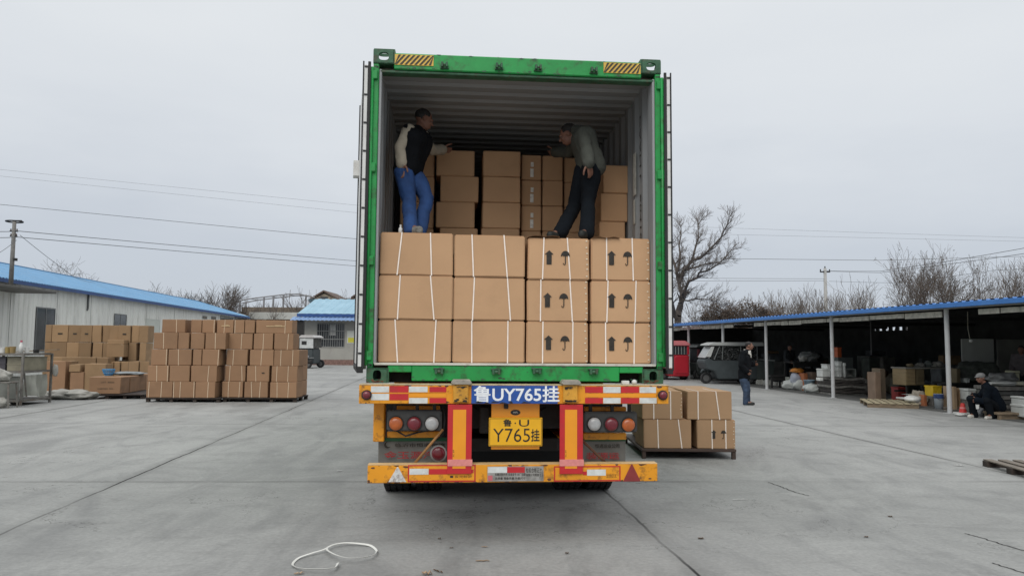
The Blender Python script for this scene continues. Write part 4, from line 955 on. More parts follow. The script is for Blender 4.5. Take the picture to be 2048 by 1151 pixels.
wwin(405, 631, 413, 638, mull=0); wwin(422, 632, 431, 639, mull=0); wwin(440, 631, 466, 643, mull=2); wwin(469, 633, 492, 644, mull=2)
a, z = onwall(175, 583); b_, z2 = onwall(177, 617)
mb = MB(); mb.cyl((a, wy-.08, z2), (a, wy-.08, HE-.1), .05, n=10); mb.cyl((a, wy-.08, z2), (a, wy-.02, z2-.1), .06, n=10); mb.build('downpipe', framem, MBD, smooth=True)
# panel seams
for pxx in (18, 112, 180, 292, 348): s_, _ = onwall(pxx, 640); MB().box(s_-.015, s_+.015, wy-.045, wy-.036, 0, HE-.05).build('panel_seam', M('seam grey', (.28, .28, .26), .6), MBD)
a, z = onwall(32, 586); mb = MB(); mb.box(start, a, -1.35, wy-.03, z, z+.10); mb.build('canopy', M('dark canopy sheet', (.09, .085, .075), .6, var=.2), MBD, bevel=.01)
for xx in (-8, -3): 
    mb = MB(); mb.cyl((xx, -1.25, 0), (xx, -1.25, z), .05, n=10); mb.build('canopy_post', framem, MBD)
cz = z+.10
# pole standing on the canopy
pq = onplane(21, 580, MBD.location+en*(-.8), en); pt_ = onplane(29, 442, MBD.location+en*(-.8), en)
polec = M('weathered concrete pole', (.20, .19, .175), .85, var=.2, scale=6, bump=.2)
pb = Vector((pq.x, pq.y, cz)); ptop = Vector((pt_.x, pt_.y, pt_.z))
PL = empty('utility_pole', pb, 0, 'leaning grey pole with a flat lamp frame on top, above the metal building', 'pole')
v = ptop-pb
mb = MB(); mb.cyl((0, 0, 0), v, .09, .07, n=14); mb.build('pole_shaft', polec, PL, smooth=True)
mb = MB()
mb.box(v.x-.30, v.x+.30, v.y-.03, v.y+.03, v.z, v.z+.04); mb.tube([(v.x+.31*math.cos(t), v.y+.28*math.sin(t), v.z-.02) for t in [i*math.pi/10 for i in range(21)]], .03, 6)
mb.build('lamp_frame', dkmetal, PL)
for dz, wd in ((.42, .16), (.62, .14)):
    c = v*((v.length-dz)/v.length); mb = MB(); mb.box(c.x-wd, c.x+wd, c.y-.03, c.y+.03, c.z-.025, c.z+.025)
    o = mb.build('cross_arm', dkmetal, PL)
    mb = MB()
    for s in (-1, 1): mb.cyl((c.x+s*wd*.8, c.y, c.z+.025), (c.x+s*wd*.8, c.y, c.z+.10), .025, n=8)
    mb.build('insulator', M('brown insulator', (.10, .06, .05), .3), o)
c = v*.42; mb = MB(); mb.box(c.x+.08, c.x+.18, c.y-.06, c.y+.06, c.z-.07, c.z+.04); mb.build('junction_box', dkmetal, PL)
wirem = M('power cable', (.13, .135, .14), .6)
def wire(pts, Ys, label, r=.018, group='overhead cables'):
    # pts: pixels along the cable, Ys: how far away each is
    P = [D(px, py, Y) for (px, py), Y in zip(pts, Ys)]
    mb = MB(); out_ = []
    for i in range(len(P)-1):
        for k in range(10): out_.append(P[i].lerp(P[i+1], k/10)-Vector((0, 0, .0)))
    out_.append(P[-1]); n = len(out_)
    for i in range(n): t = i/(n-1); out_[i] = out_[i]-Vector((0, 0, .15*4*t*(1-t)))
    mb.tube(out_, r, 4); o = mb.build('power_cable', wirem, None, fix=False); tag(o, label, 'cable', group)
YP = PL.location.y
wire([(-400, 365), (0, 406), (715, 474), (1340, 512), (1760, 518), (2200, 508)], [50, 52, 56, 60, 62, 64], 'long dark cable crossing the sky above the pole', .022)
wire([(-200, 442), (38, 462)], [YP-3, YP], 'upper cable reaching the leaning pole from the left')
wire([(38, 462), (715, 518), (1340, 552), (1650, 557)], [YP, 50, 58, 62], 'upper cable from the leaning pole towards the concrete pole')
wire([(-200, 455), (36, 474)], [YP-3, YP], 'lower cable reaching the leaning pole from the left')
wire([(36, 474), (715, 528), (1340, 558), (1650, 561)], [YP, 50, 58, 62], 'lower cable from the leaning pole towards the concrete pole')
wire([(40, 470), (150, 548), (190, 565)], [YP, YP+5, YP+8], 'thin stay wire running down from the leaning pole to the roof', .010)
wire([(33, 480), (-60, 530)], [YP, YP-2], 'thin stay wire leaving the leaning pole to the left', .010)
wire([(-200, 315), (0, 337), (715, 408), (1340, 450), (2200, 480)], [80, 82, 88, 90, 92], 'faint high cable, upper of a distant pair', .014)
wire([(-200, 330), (0, 350), (715, 423), (1340, 464), (2200, 486)], [80, 82, 88, 90, 92], 'faint high cable, lower of a distant pair', .014)
YQ = 62.0
wire([(1655, 541.5), (1760, 539), (1900, 517), (2048, 492), (2300, 445)], [YQ, 55, 48, 42, 34], 'cable rising to the right from the concrete pole, top arm', .02)
wire([(1646, 541.5), (1760, 542), (1900, 523), (2048, 503), (2300, 465)], [YQ, 55, 48, 42, 34], 'second cable rising to the right from the concrete pole', .02)
wire([(1658, 562), (1800, 562), (1990, 536), (2300, 525)], [YQ, 55, 48, 40], 'low cable rising to the right behind the bare trees', .016)
p = D(1650, 541, YQ); b0 = Vector((p.x, p.y, 0))
P2 = empty('utility_pole', b0, 0, 'distant concrete pole with a short cross arm behind the open shed', 'pole')
mb = MB(); mb.cyl((0, 0, 0), (0, 0, p.z+.2), .20, .12, n=12); mb.build('pole_shaft', M('pale concrete pole', (.36, .355, .34), .85, var=.1), P2, smooth=True)
mb = MB(); mb.box(-.42, .42, -.05, .05, p.z-.15, p.z-.05); o = mb.build('cross_arm', dkmetal, P2); mb = MB()
for s in (-1, 0, 1): mb.cyl((s*.38, 0, p.z-.05+(.25 if s == 0 else 0)), (s*.38, 0, p.z+.12+(.25 if s == 0 else 0)), .05, n=8)
mb.build('insulator', dkmetal, o)

# ================================================================== GUARD HOUSE and things behind
Yg = 54.0
gx0 = D(608, 700, Yg).x; gx1 = gx0+7.5
plaster = M('grey plaster wall', (.34, .33, .30), .85, var=.08, scale=1.2, dirt=(.22, .2, .17), damt=.4, dscale=1.5)
brickm = M('rough brick plinth', (.20, .12, .10), .9, var=.4, scale=9, bump=.5)
GH_ = empty('guard_house', (gx0, Yg, 0), .03, 'small grey plastered house with a pale blue metal roof and barred window', 'building')
ze = D(640, 641, Yg).z; zb = .38
lblue = M('pale blue roof sheet', (.24, .40, .50), .45, var=.08, scale=1.2, dirt=(.35, .5, .6), damt=.4, dscale=1.2)
mblue = M('mid blue awning', (.17, .27, .46), .5, var=.1)
wx0, wz1 = D(634, 646, Yg).x-gx0, D(634, 646, Yg).z; wx1, wz0 = D(688, 694, Yg).x-gx0, D(688, 694, Yg).z
mb = MB()
mb.box(0, wx0, 0, .2, zb, ze+.6); mb.box(wx1, 7.5, 0, .2, zb, ze+.6); mb.box(wx0, wx1, 0, .2, zb, wz0); mb.box(wx0, wx1, 0, .2, wz1, ze+.6); mb.box(0, .2, .2, 4.5, zb, ze+.6); mb.box(7.3, 7.5, .2, 4.5, zb, ze+.6); mb.box(.2, 7.3, 4.3, 4.5, zb, ze+.6)
mb.build('wall', plaster, GH_)
mb = MB(); mb.box(-.03, 7.53, -.05, 4.5, 0, zb-.002); mb.build('plinth', brickm, GH_)
mb = MB(); mb.box(wx0, wx1, .10, .14, wz0, wz1); f = mb.build('window', glassd, GH_)
mb = MB(); mb.box(wx0+.9, wx0+1.35, .092, .099, (wz0+wz1)/2, wz1-.1); mb.build('curtain', M('pale curtain', (.5, .5, .48), .8, var=.2), f)
mb = MB()
for k in range(13): xx = wx0+.03+(wx1-wx0-.06)*k/12; mb.cyl((xx, -.04, wz0), (xx, -.04, wz1), .018, n=5)
for z in (wz0+.02, wz0+(wz1-wz0)*.33, wz0+(wz1-wz0)*.68, wz1-.02): mb.cyl((wx0, -.04, z), (wx1, -.04, z), .025, n=5)
mb.build('window_bars', M('pale bars', (.28, .28, .27), .5, .3), f)
zr0 = D(640, 628, Yg).z; zr1 = D(640, 598, Yg+2.6).z
def slope(name, x0, x1, y0, z0, y1, z1, mt, par, pitch=.55, amp=.035, lean=0):
    mb = MB(); ps = corr_pts(0, x1-x0, pitch); n_ = len(ps)
    vs = [(x0+p+l, yy, zz+trap(p, pitch, amp)) for yy, zz, l in ((y0, z0, 0), (y1, z1, lean)) for p in ps]; mb.add(vs, [(i, i+1, n_+i+1, n_+i) for i in range(n_-1)]); return mb.build(name, mt, par, fix=False)
slope('roof', -.45, 7.9, -.5, zr0, 2.6, zr1, lblue, GH_, lean=.55); slope('roof', -.45, 7.9, 2.6, zr1, 5.2, zr0, lblue, GH_)
mb = MB(); mb.box(-.45, 7.9, -.55, -.5, zr0-.20, zr0+.02); mb.build('eave_flashing', blueedge, GH_)
slope('awning', -.75, 7.9, -1.25, ze-.02, -.45, zr0-.22, mblue, GH_, .3, .03)
mb = MB(); mb.cyl((-.62, -1.1, 0), (-.62, -1.1, ze-.05), .07, n=8); mb.cyl((-.9, -1.1, 1.75), (-.2, -1.1, 1.75), .04, n=6); mb.build('awning_post', white_p, GH_)
mb = MB(); a = D(694, 661, Yg); b_ = D(714, 686, Yg); o = MB().box(a.x-gx0, b_.x-gx0, -.03, -.004, b_.z, a.z).build('notice_board', M('white notice', (.55, .56, .50), .6, var=.1), GH_)
MB().box(a.x-gx0+.08, b_.x-gx0-.06, -.036, -.0305, b_.z+.06, b_.z+(a.z-b_.z)*.45).build('yellow_panel', M('yellow notice', (.60, .55, .05), .6, var=.12, scale=6), o)
# low building and wall behind
def zat(py, px, Y): return D(px, py, Y).z
Yw = 84.0
o = empty('store_building', (D(495, 700, Yw).x, Yw, 0), 0, 'low pale building with dark openings behind the guard house', 'building')
w = D(604, 700, Yw).x-D(495, 700, Yw).x; z1 = zat(624, 540, Yw); z0 = zat(638, 540, Yw)
MB().box(0, w, 0, 6, z0, z1).build('fascia', M('pale sheet fascia', (.44, .44, .41), .6, var=.1, dirt=(.3, .3, .28), dscale=1.5), o)
MB().box(.02, w-.02, .4, 5.9, 0, z0-.002).build('wall', dkmetal, o)
MB().box(1.5, 1.9, .2, .39, 0, z0-.003).build('pillar', plaster, o)
Yb = 92.0
o = MB().box(D(480, 700, Yb).x, D(625, 700, Yb).x, Yb, Yb+.3, 0, zat(614, 540, Yb)).build('brick_wall', M('brown brick', (.16, .13, .10), .9, var=.3, scale=3), None); tag(o, 'long brown brick wall beyond the low pale building', 'wall')
# greenhouse frame
Yf = 98.0; GF_ = empty('arched_frame', (D(540, 620, Yf).x, Yf, 0), 0, 'grey arched steel roof frame on tall posts beyond the yard', 'frame')
gp = [(470, 603), (500, 597), (540, 592), (575, 588), (598, 587.5), (617, 591.5)]
ox = GF_.location.x
for dy in (0, 3):
    mb = MB(); mb.tube([(D(x, y, Yf).x-ox, dy, D(x, y, Yf).z) for x, y in gp], .09, 5); mb.build('roof_arch', M('grey steel', (.22, .22, .23), .6), GF_)
for x, y in ((528, 594), (567, 589), (547, 591), (612, 590), (480, 601)):
    q = D(x, y, Yf); mb = MB(); mb.cyl((q.x-ox, 0, 0), (q.x-ox, 0, q.z), .14, n=6); mb.build('post', MATS['grey steel'], GF_)
mb = MB()
for i in range(len(gp)-1):
    q = D(*gp[i], Yf); mb.cyl((q.x-ox, 0, q.z), (q.x-ox, 3, q.z), .05, n=4)
mb.build('purlin', MATS['grey steel'], GF_)
# houses far behind
tilem = M('brown tiled roof', (.12, .085, .07), .85, var=.2, scale=4); beige = M('beige gable', (.40, .34, .26), .9, var=.1, scale=.8)
for k, (x0p, xap, x1p, ya_, ye_) in enumerate(((620, 648, 680, 583, 596), (703, 727, 752, 582, 592))):
    Yc = 112.0+k*8; x0, xa, x1 = [D(v_, 600, Yc).x for v_ in (x0p, xap, x1p)]; za = zat(ya_, xap, Yc); zz = zat(ye_, xap, Yc)
    o = empty('gable_house', (xa, Yc, 0), 0, ['beige gable house with a brown tiled roof, left of the pair', 'beige gable house mostly hidden by the container door'][k], 'house', 'houses far beyond the yard')
    mb = MB(); mb.prism([(x0-xa+.6, 0), (x1-xa-.6, 0), (x1-xa-.6, zz-.05), (0, za-.25), (x0-xa+.6, zz-.05)], lambda u, v, d: (u, d, v), 0, 8); mb.build('wall', beige, o)
    for s, xe in ((-1, x0-xa), (1, x1-xa)):
        mb = MB(); mb.prism([(xe, zz-.35), (0, za-.02), (0, za+.22), (xe, zz-.12)], lambda u, v, d: (u, d, v), -.5, 8.5); mb.build('roof', tilem, o)
    MB().box(-.55, .55, -.05, -.002, za-1.25, za-.75).build('vent_opening', glassd, o)
    if k == 0: MB().box(3.2, 16, 1, 7, 0, zz-.2).build('wing', beige, o); MB().box(3.1, 16.1, .8, 7.2, zz-.198, zz+.1).build('wing_roof', tilem, o)

# old tape and a dark scuff on a few of the strapped cartons
tapem = M('yellowed parcel tape', (.50, .36, .20), .4, var=.15, scale=12)
for o in [o for o in bpy.data.objects if o.get('group') == GS]:
    w, d_, h = o.dimensions; l = o['label']
    if 'rightmost in the topmost' in l or 'fourth from the left in the topmost' in l:
        mb = MB(); mb.box(-w*.22, w*.30, -.016, -.013, h*.50, h*.56); mb.box(w*.02, w*.22, -.018, -.0165, h*.55, h*.61); mb.build('parcel_tape', tapem, o)
    if 'second from the left in the second row of the stack nearest' in l:
        mb = MB(); mb.ball((.14, -.012, h*.55), (.045, .004, .014), 10, 6); mb.build('scuff_mark', ink, o)
# ================================================================== OPEN SHED ON THE RIGHT
SH0 = Vector((10.75, 18.2, 0)); SR = .1227
sE = Vector((-math.sin(SR), math.cos(SR), 0)); sN = Vector((math.cos(SR), math.sin(SR), 0))
SHD = empty('open_shed', SH0, SR, 'long open fronted shed with a blue metal roof edge and white posts, dark inside', 'shed')
shade_wall = M('shade dark wall', (.045, .047, .047), .9, var=.35, scale=2); shade_roof = M('shade dark underside', (.03, .031, .032), .8, var=.3)  # wall and underside colours darkened to carry the shade inside the shed
blue2 = M('bright blue roof sheet', (.035, .16, .46), .42, var=.12, scale=2, dirt=(.10, .2, .36), damt=.4, dscale=2)
postm = M('white steel post', (.46, .465, .47), .5, var=.06, scale=3, dirt=(.3, .27, .24), damt=.4, dscale=7)
y0s, y1s, dps = -9.0, 27.0, 7.5
mb = MB(); ps = corr_pts(y0s, y1s, .25); n_ = len(ps)
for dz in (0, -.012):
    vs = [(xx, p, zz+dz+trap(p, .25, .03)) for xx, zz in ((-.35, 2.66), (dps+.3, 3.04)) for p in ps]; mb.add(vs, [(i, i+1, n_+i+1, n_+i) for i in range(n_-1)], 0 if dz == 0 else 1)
mb.build('roof', [blue2, shade_roof], SHD, fix=False)
MB().box(-.37, -.33, y0s, y1s, 2.555, 2.665).build('roof_edge', blue2, SHD, bevel=.006)
MB().box(-.30, -.05, y0s, y1s, 2.535, 2.60).build('eave_purlin', M('galvanised purlin', (.24, .24, .235), .5, .3, var=.15), SHD)
mb = MB(); yy = y0s
rr_ = random.Random(5)
while yy < y1s:
    ln = .5+rr_.random()*1.1; dz = rr_.random()*.04
    if rr_.random() > .10: MB().box(.02, .045, yy, yy+ln-.05, 2.345+dz, 2.50).build('foam_strip', M('yellowed foam strip', (.55, .53, .47), .8, var=.25, scale=6, dirt=(.1, .1, .09), damt=.7, dscale=4), SHD)
    yy += ln
# back wall with an unclosed ventilation slot
bw0 = SH0+sN*dps
q0 = onplane(1748, 655, bw0, sN)-SH0; q1 = onplane(1815, 660, bw0, sN)-SH0
ya, yb = sorted((q0.dot(sE), q1.dot(sE))); 
zs = q0.z
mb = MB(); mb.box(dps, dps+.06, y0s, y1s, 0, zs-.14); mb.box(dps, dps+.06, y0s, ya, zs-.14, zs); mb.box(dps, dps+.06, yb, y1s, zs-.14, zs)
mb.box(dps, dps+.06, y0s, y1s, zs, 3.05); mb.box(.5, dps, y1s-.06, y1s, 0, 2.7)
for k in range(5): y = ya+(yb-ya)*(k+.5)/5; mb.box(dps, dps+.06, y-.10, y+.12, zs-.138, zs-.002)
mb.build('back_wall', shade_wall, SHD)
MB().box(.05, dps, y0s, y1s, .002, .012).build('shed_floor', M('dark shed floor', (.10, .10, .095), .8, var=.3, scale=2), SHD)  # darker tone over the whole shed floor
for px in (1345, 1377, 1445.5, 1531.5, 1663, 1893.5, 2140):
    tx = (px-1024)/FPX; y = 13.007/(tx+.124); P = Vector((tx*y, y, 0)); l = P-SH0
    if px < 1400: y -= .0
    mb = MB(); ly = l.dot(sE); r = .055 if px > 1500 else .06
    mb.cyl((.0, ly, 0), (.0, ly, 2.535), r, n=16); o = mb.build('post', postm, SHD, smooth=False)
    MB().box(-.10, .10, ly-.10, ly+.10, 0, .012).build('foot_plate', postm, o)
for y in (-2, 3.2, 8.4, 13.6, 18.8):
    mb = MB(); mb.box(.1, dps, y-.04, y+.04, 2.40, 2.5); mb.build('roof_beam', dkmetal, SHD)
# ------------------------------------------------------------------ goods: helper in the shed's own frame
def gplace(px, py, z=0.0): return G(px, py, z)
def pxw(a, b_, Y): return abs(D(b_, 700, Y).x-D(a, 700, Y).x)
foam = M('white foam box', (.55, .56, .54), .7, var=.07, scale=5, dirt=(.32, .32, .3), damt=.35, dscale=6)
def inset(px0, px1, depth, Y): return min(px0+(px0-840)*depth/(Y+depth)*.9, px0+(px1-px0)*.45)   # left flank of a thing right of the vanishing point
def foambox(px0, py0, px1, py1, Y, label, group='white foam boxes in the shed', z0=None, depth=.4, mt=None, lid=True, name='foam_box', cat='foam box'):
    px0 = inset(px0, px1, depth, Y)
    a, b_ = D(px0, py0, Y), D(px1, py1, Y); w = b_.x-a.x; zb = b_.z if z0 is None else z0; h = a.z-zb
    o = empty(name, ((a.x+b_.x)/2, Y, zb), SR*.6, label, cat, group); mt = mt or foam
    MB().box(-w/2, w/2, 0, depth, 0, h*(.78 if lid else 1)).build('box_body', mt, o, bevel=.012)
    if lid: MB().box(-w/2-.012, w/2+.012, -.012, depth+.012, h*.785, h).build('lid', mt, o, bevel=.012)
    return o
YS = 24.6
# dark flattened sheets under the foam boxes
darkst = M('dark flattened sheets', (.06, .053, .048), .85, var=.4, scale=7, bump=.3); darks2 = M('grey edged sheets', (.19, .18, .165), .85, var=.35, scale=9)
zb0 = 0.0
pz = zat(755, 1690, YS); nsh = 7; hh = pz/nsh
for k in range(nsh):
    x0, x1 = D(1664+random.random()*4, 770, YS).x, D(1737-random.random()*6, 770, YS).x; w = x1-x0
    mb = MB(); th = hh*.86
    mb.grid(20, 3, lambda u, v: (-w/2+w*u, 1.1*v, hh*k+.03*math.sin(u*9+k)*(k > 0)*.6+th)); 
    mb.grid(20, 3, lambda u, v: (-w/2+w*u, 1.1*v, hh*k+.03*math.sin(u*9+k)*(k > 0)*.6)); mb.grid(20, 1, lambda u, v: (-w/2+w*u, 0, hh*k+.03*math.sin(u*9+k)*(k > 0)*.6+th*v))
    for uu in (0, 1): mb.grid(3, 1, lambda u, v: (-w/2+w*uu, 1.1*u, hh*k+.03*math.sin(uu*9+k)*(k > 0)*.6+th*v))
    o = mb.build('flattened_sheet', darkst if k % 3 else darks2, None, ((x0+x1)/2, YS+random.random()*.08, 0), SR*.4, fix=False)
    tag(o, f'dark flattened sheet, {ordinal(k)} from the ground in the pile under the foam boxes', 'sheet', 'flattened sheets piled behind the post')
zf = pz+.02
for (c, lb) in (((1633, 737, 1662, 753), 'wide white foam box left of the post on the dark sheets'), ((1670, 742, 1684, 753), 'low foam box right of the post'), ((1684.5, 725, 1692, 752), 'upright foam box at the right end of the white boxes')):
    foambox(*c, YS+.1, lb, z0=zf)
foambox(1648, 728, 1661, 736.8, YS+.15, 'small foam box on top of the wide one', z0=zat(737, 1650, YS+.1)+.002)
foambox(1669, 722, 1684, 731.5, YS+.15, 'topmost foam box right of the post', z0=zat(731.7, 1675, YS+.1)+.002)
foambox(1669, 732, 1684, 741.5, YS+.15, 'middle foam box right of the post', z0=zat(741.8, 1675, YS+.1)+.002)
foambox(1633, 755, 1647, 761, YS-.45, 'loose foam block leaning on the edge of the dark sheets', z0=zat(761, 1640, YS-.45), lid=False, depth=.25)
greyb = M('grey cabinet board', (.085, .095, .09), .6, var=.12)
YC = YS+.9
foambox(1664, 714, 1708, 754, YC+.4, 'grey cabinet standing behind the foam boxes', None, z0=0.0, mt=greyb, lid=False, name='cabinet', cat='cabinet')
a, b_ = D(1692, 737, YS+.3), D(1713, 752.5, YS+.3); o = empty('open_box', ((a.x+b_.x)/2, YS+.3, zf), SR*.5, 'open fronted pale box lying on its side right of the foam boxes', 'box'); w = (b_.x-a.x)/2; h = a.z-zf
mb = MB(); t = .03; mb.box(-w, w, 0, .4, 0, t); mb.box(-w, w, 0, .4, h-t, h); mb.box(-w, -w+t, 0, .4, t, h-t); mb.box(w-t, w, 0, .4, t, h-t); mb.box(-w+t, w-t, .37, .4, t, h-t); mb.build('box_shell', M('pale grey board', (.26, .28, .26), .7), o, bevel=.003)
MB().box(-w*.9, w*.5, .1, .35, t+.001, t+.05).build('inner_sheet', darks2, o)
orangec = M('orange plastic crate', (.42, .085, .02), .5, var=.2, scale=6)
def pcrate(px0, py0, px1, py1, Y, label, mt, z0=None, depth=.35, group='plastic crates in the shed'):
    px0 = inset(px0, px1, depth, Y); a, b_ = D(px0, py0, Y), D(px1, py1, Y); zz = b_.z if z0 is None else z0
    w = b_.x-a.x; h = a.z-zz; o = empty('plastic_crate', ((a.x+b_.x)/2, Y, zz), SR*.7, label, 'crate', group)
    mb = MB(); t = .02
    for s in (-1, 1): mb.box(min(s*w/2, s*(w/2-t)), max(s*w/2, s*(w/2-t)), 0, depth, 0, h)
    for y in (0, depth-t):
        mb.box(-w/2+t, w/2-t, y, y+t, 0, h*.25); mb.box(-w/2+t, w/2-t, y, y+t, h*.8, h)
        for k in range(5): xx = -w/2+t+(w-2*t)*k/4; mb.box(max(xx-.02, -w/2+t), min(xx+.02, w/2-t), y+.001, y+t-.001, h*.25, h*.8)
        mb.box(-w/2+t, w/2-t, y+.002, y+t-.002, h*.5, h*.56)
    mb.box(-w/2+t, w/2-t, t, depth-t, 0, t); mb.build('crate_body', mt, o)
    mb = MB(); mb.box(-w/2-.012, w/2+.012, -.012, 0, h-.04, h); mb.box(-w/2-.012, w/2+.012, depth, depth+.012, h-.04, h); mb.build('crate_rim', mt, o, bevel=.003)
    mb = MB(); mb.box(-w/2+t+.01, w/2-t-.01, t+.01, depth-t-.01, t, h*.75); mb.build('contents', mt, o)
    return o
pcrate(1668, 694, 1683, 713, YC+.45, 'orange crate standing on the grey cabinet behind the post', orangec, z0=zat(714, 1680, YC+.4)+.002)
# dark table with a covered pile
def table(px0, px1, pyt, Y, label, mt, depth=.7, name='work_table', topm=None):
    a, b_ = D(px0, pyt, Y), D(px1, pyt, Y); w = b_.x-a.x; z = a.z; o = empty(name, ((a.x+b_.x)/2, Y, 0), SR*.6, label, 'table')
    MB().box(-w/2, w/2, 0, depth, z-.05, z).build('tabletop', topm or mt, o, bevel=.006)
    for sx_ in (-1, 1):
        for yy in (.05, depth-.05): MB().box(sx_*(w/2-.06)-.03, sx_*(w/2-.06)+.03, yy-.03, yy+.03, 0, z-.051).build('leg', mt, o)
    MB().box(-w/2+.1, w/2-.1, .05, .08, z-.18, z-.052).build('apron', mt, o)
    return o, z, ((a.x+b_.x)/2)
YT = 28.4
o, zt, xt = table(1586, 1648, 723, YT, 'dark work table carrying a pale covered pile, left of the white post', dkmetal, .9)
MB().box(-.45, .45, .3, .7, .0, .75).build('under_shelf', dkmetal, o)
tarp = M('pale grey tarpaulin', (.20, .205, .20), .7, var=.15, scale=4)
lump('covered_pile', 'pale grey tarpaulin heaped over goods on the dark table', 'tarpaulin', (D(1618, 715, YT+.4).x, YT+.4, zt), (.78, .6, .42), tarp, seed=31, wr=.35)
lump('covered_pile', 'white wrapped bundle at the left end of the dark table', 'bundle', (D(1606, 715, YT+.35).x, YT+.35, zt), (.32, .45, .34), cl_white, seed=33, wr=.2)
lump('covered_pile', 'dark grey bag at the right end of the dark table', 'bag', (D(1634, 715, YT+.5).x, YT+.55, zt), (.45, .45, .36), dkmetal, seed=35, wr=.35)
q = G(1590, 768); 
lump('woven_sack', 'upright pale blue sack under the orange bag', 'sack', (D(1591, 750, 27.4).x, 27.4, .22), (.42, .4, .45), M('pale blue woven sack', (.34, .36, .42), .8, var=.15, scale=6), seed=41, wr=.18)
foambox(1580, 757, 1604, 772, 27.5, 'grey foam block under the pale blue sack', 'white foam boxes in the shed', z0=0.0, mt=M('grey foam', (.14, .14, .13), .8), lid=False)
lump('orange_bag', 'crumpled orange bag on the pale blue sack', 'bag', (D(1595, 735, 27.4).x, 27.45, .64), (.46, .36, .17), M('orange plastic bag', (.50, .19, .03), .5, var=.2), seed=43, wr=.4)
orcard = M('orange printed carton', (.40, .14, .06), .8, var=.15)
def scarton(px0, py0, px1, py1, Y, label, mt=card_c, z0=0.0, depth=.4, group='old cartons in the shed', rz=SR):
    px0 = inset(px0, px1, depth, Y); a, b_ = D(px0, py0, Y), D(px1, py0, Y)
    return carton(((a.x+b_.x)/2, Y, z0), rz, b_.x-a.x, depth, a.z-z0, mt, label, group, jit=.015)
scarton(1600, 746, 1615.5, 762, 27.0, 'orange printed carton left of a brown one behind the sacks', orcard)
scarton(1616, 744, 1633, 760, 27.1, 'brown carton right of the orange printed one behind the sacks', M('brown old carton', (.17, .12, .09), .85, var=.2), depth=.45)
wsack = M('white woven sack', (.46, .48, .46), .75, var=.12, scale=5, bump=.2, bscale=25)
for k, (px, py, w, h, lb) in enumerate(((1586, 779, .62, .34, 'white sack with dark print at the left end of the row on the ground'), (1605, 780, .55, .44, 'tall slumped white sack in the middle of the row on the ground'), (1624, 785, .50, .30, 'small white sack in front of the light blue basin'), (1634, 776, .32, .34, 'pale pink sack against the dark sheets'), (1593, 777, .4, .3, 'round pale sack wedged between two larger white ones'))):
    p = G(px, py); lump('woven_sack', lb, 'sack', (p.x, p.y, 0), (w*1.25, .5, h*1.2), wsack if k != 3 else M('pale pink sack', (.42, .33, .31), .8, var=.2), 'sacks on the ground before the shed', seed=50+k, wr=.28)
p = G(1577, 776); foambox(1569, 754, 1589, 776, p.y+.3, 'open pale foam tub behind the left white sack', z0=0, mt=M('aged foam', (.40, .41, .36), .8, var=.15), lid=True)
bas = M('light blue plastic', (.28, .38, .45), .4)
def pail(px, pyb, h, r, label, mt, z0=None, lidm=None, taper=.85, Y=None, name='bucket'):
    p = G(px, pyb) if Y is None else D(px, pyb, Y); z = 0 if z0 is None else z0; o = empty(name, (p.x, p.y, z), 0, label, name.replace('_', ' '))
    mb = MB(); n = 24; prof = [(0, 0.004), (r*taper, .0), (r*.97, h*.86), (r*1.04, h*.9), (r*1.04, h), (r*.95, h), (r*taper*.93, .02), (0, .02)]
    vs = [(q*math.cos(2*math.pi*i/n), q*math.sin(2*math.pi*i/n), zz) for q, zz in prof for i in range(n)]
    mb.add(vs, [(k*n+i, k*n+(i+1) % n, (k+1)*n+(i+1) % n, (k+1)*n+i) for k in range(len(prof)-1) for i in range(n)]); mb.build('bucket_body', mt, o, smooth=True)
    mb = MB(); mb.tube([(r*1.06*math.cos(t), -.02-r*.55*math.sin(t)*.3-r*.6, h*.9-r*.9*math.sin(t)) for t in [i*math.pi/10 for i in range(11)]], .005, 4); mb.build('handle', dkmetal, o)
    if lidm: mb = MB(); mb.cyl((0, 0, h*.72), (0, 0, h*.99), r*1.05, n=24); mb.build('top_band', lidm, o)
    return o
pail(1619, 772, .20, .20, 'light blue basin above the small white sack', bas, z0=.22, Y=26.5, name='basin')
foambox(1610, 762.5, 1628, 776, 26.6, 'pale foam block under the light blue basin', z0=0, lid=False, depth=.4)
# bench and pale stones by the grey tricycle
o, zt2, xt2 = table(1541, 1573, 750.5, 28.3, 'low dark bench beside the wrapped grey tricycle', dkmetal, .5, 'bench')
stonem = M('pale rubble block', (.36, .36, .33), .85, var=.15, scale=8, bump=.3)
for k, (a, b_, py, h) in enumerate(((1515, 1530, 769, .20), (1531, 1547, 770, .20), (1548, 1560, 771, .16), (1561, 1574, 772, .15))):
    p = G((a+b_)/2, py); w = pxw(a, b_, p.y); mb = MB(); mb.box(-w/2, w/2, -.12, .14, 0, h)
    tag(mb.build('rubble_block', stonem, None, (p.x, p.y+.1, 0), .1, bevel=.03, seg=2, cuts=2, jit=.05), f'pale block of rubble, {ordinal(k)} from the wrapped grey tricycle', 'block', 'pale blocks along the shed edge')
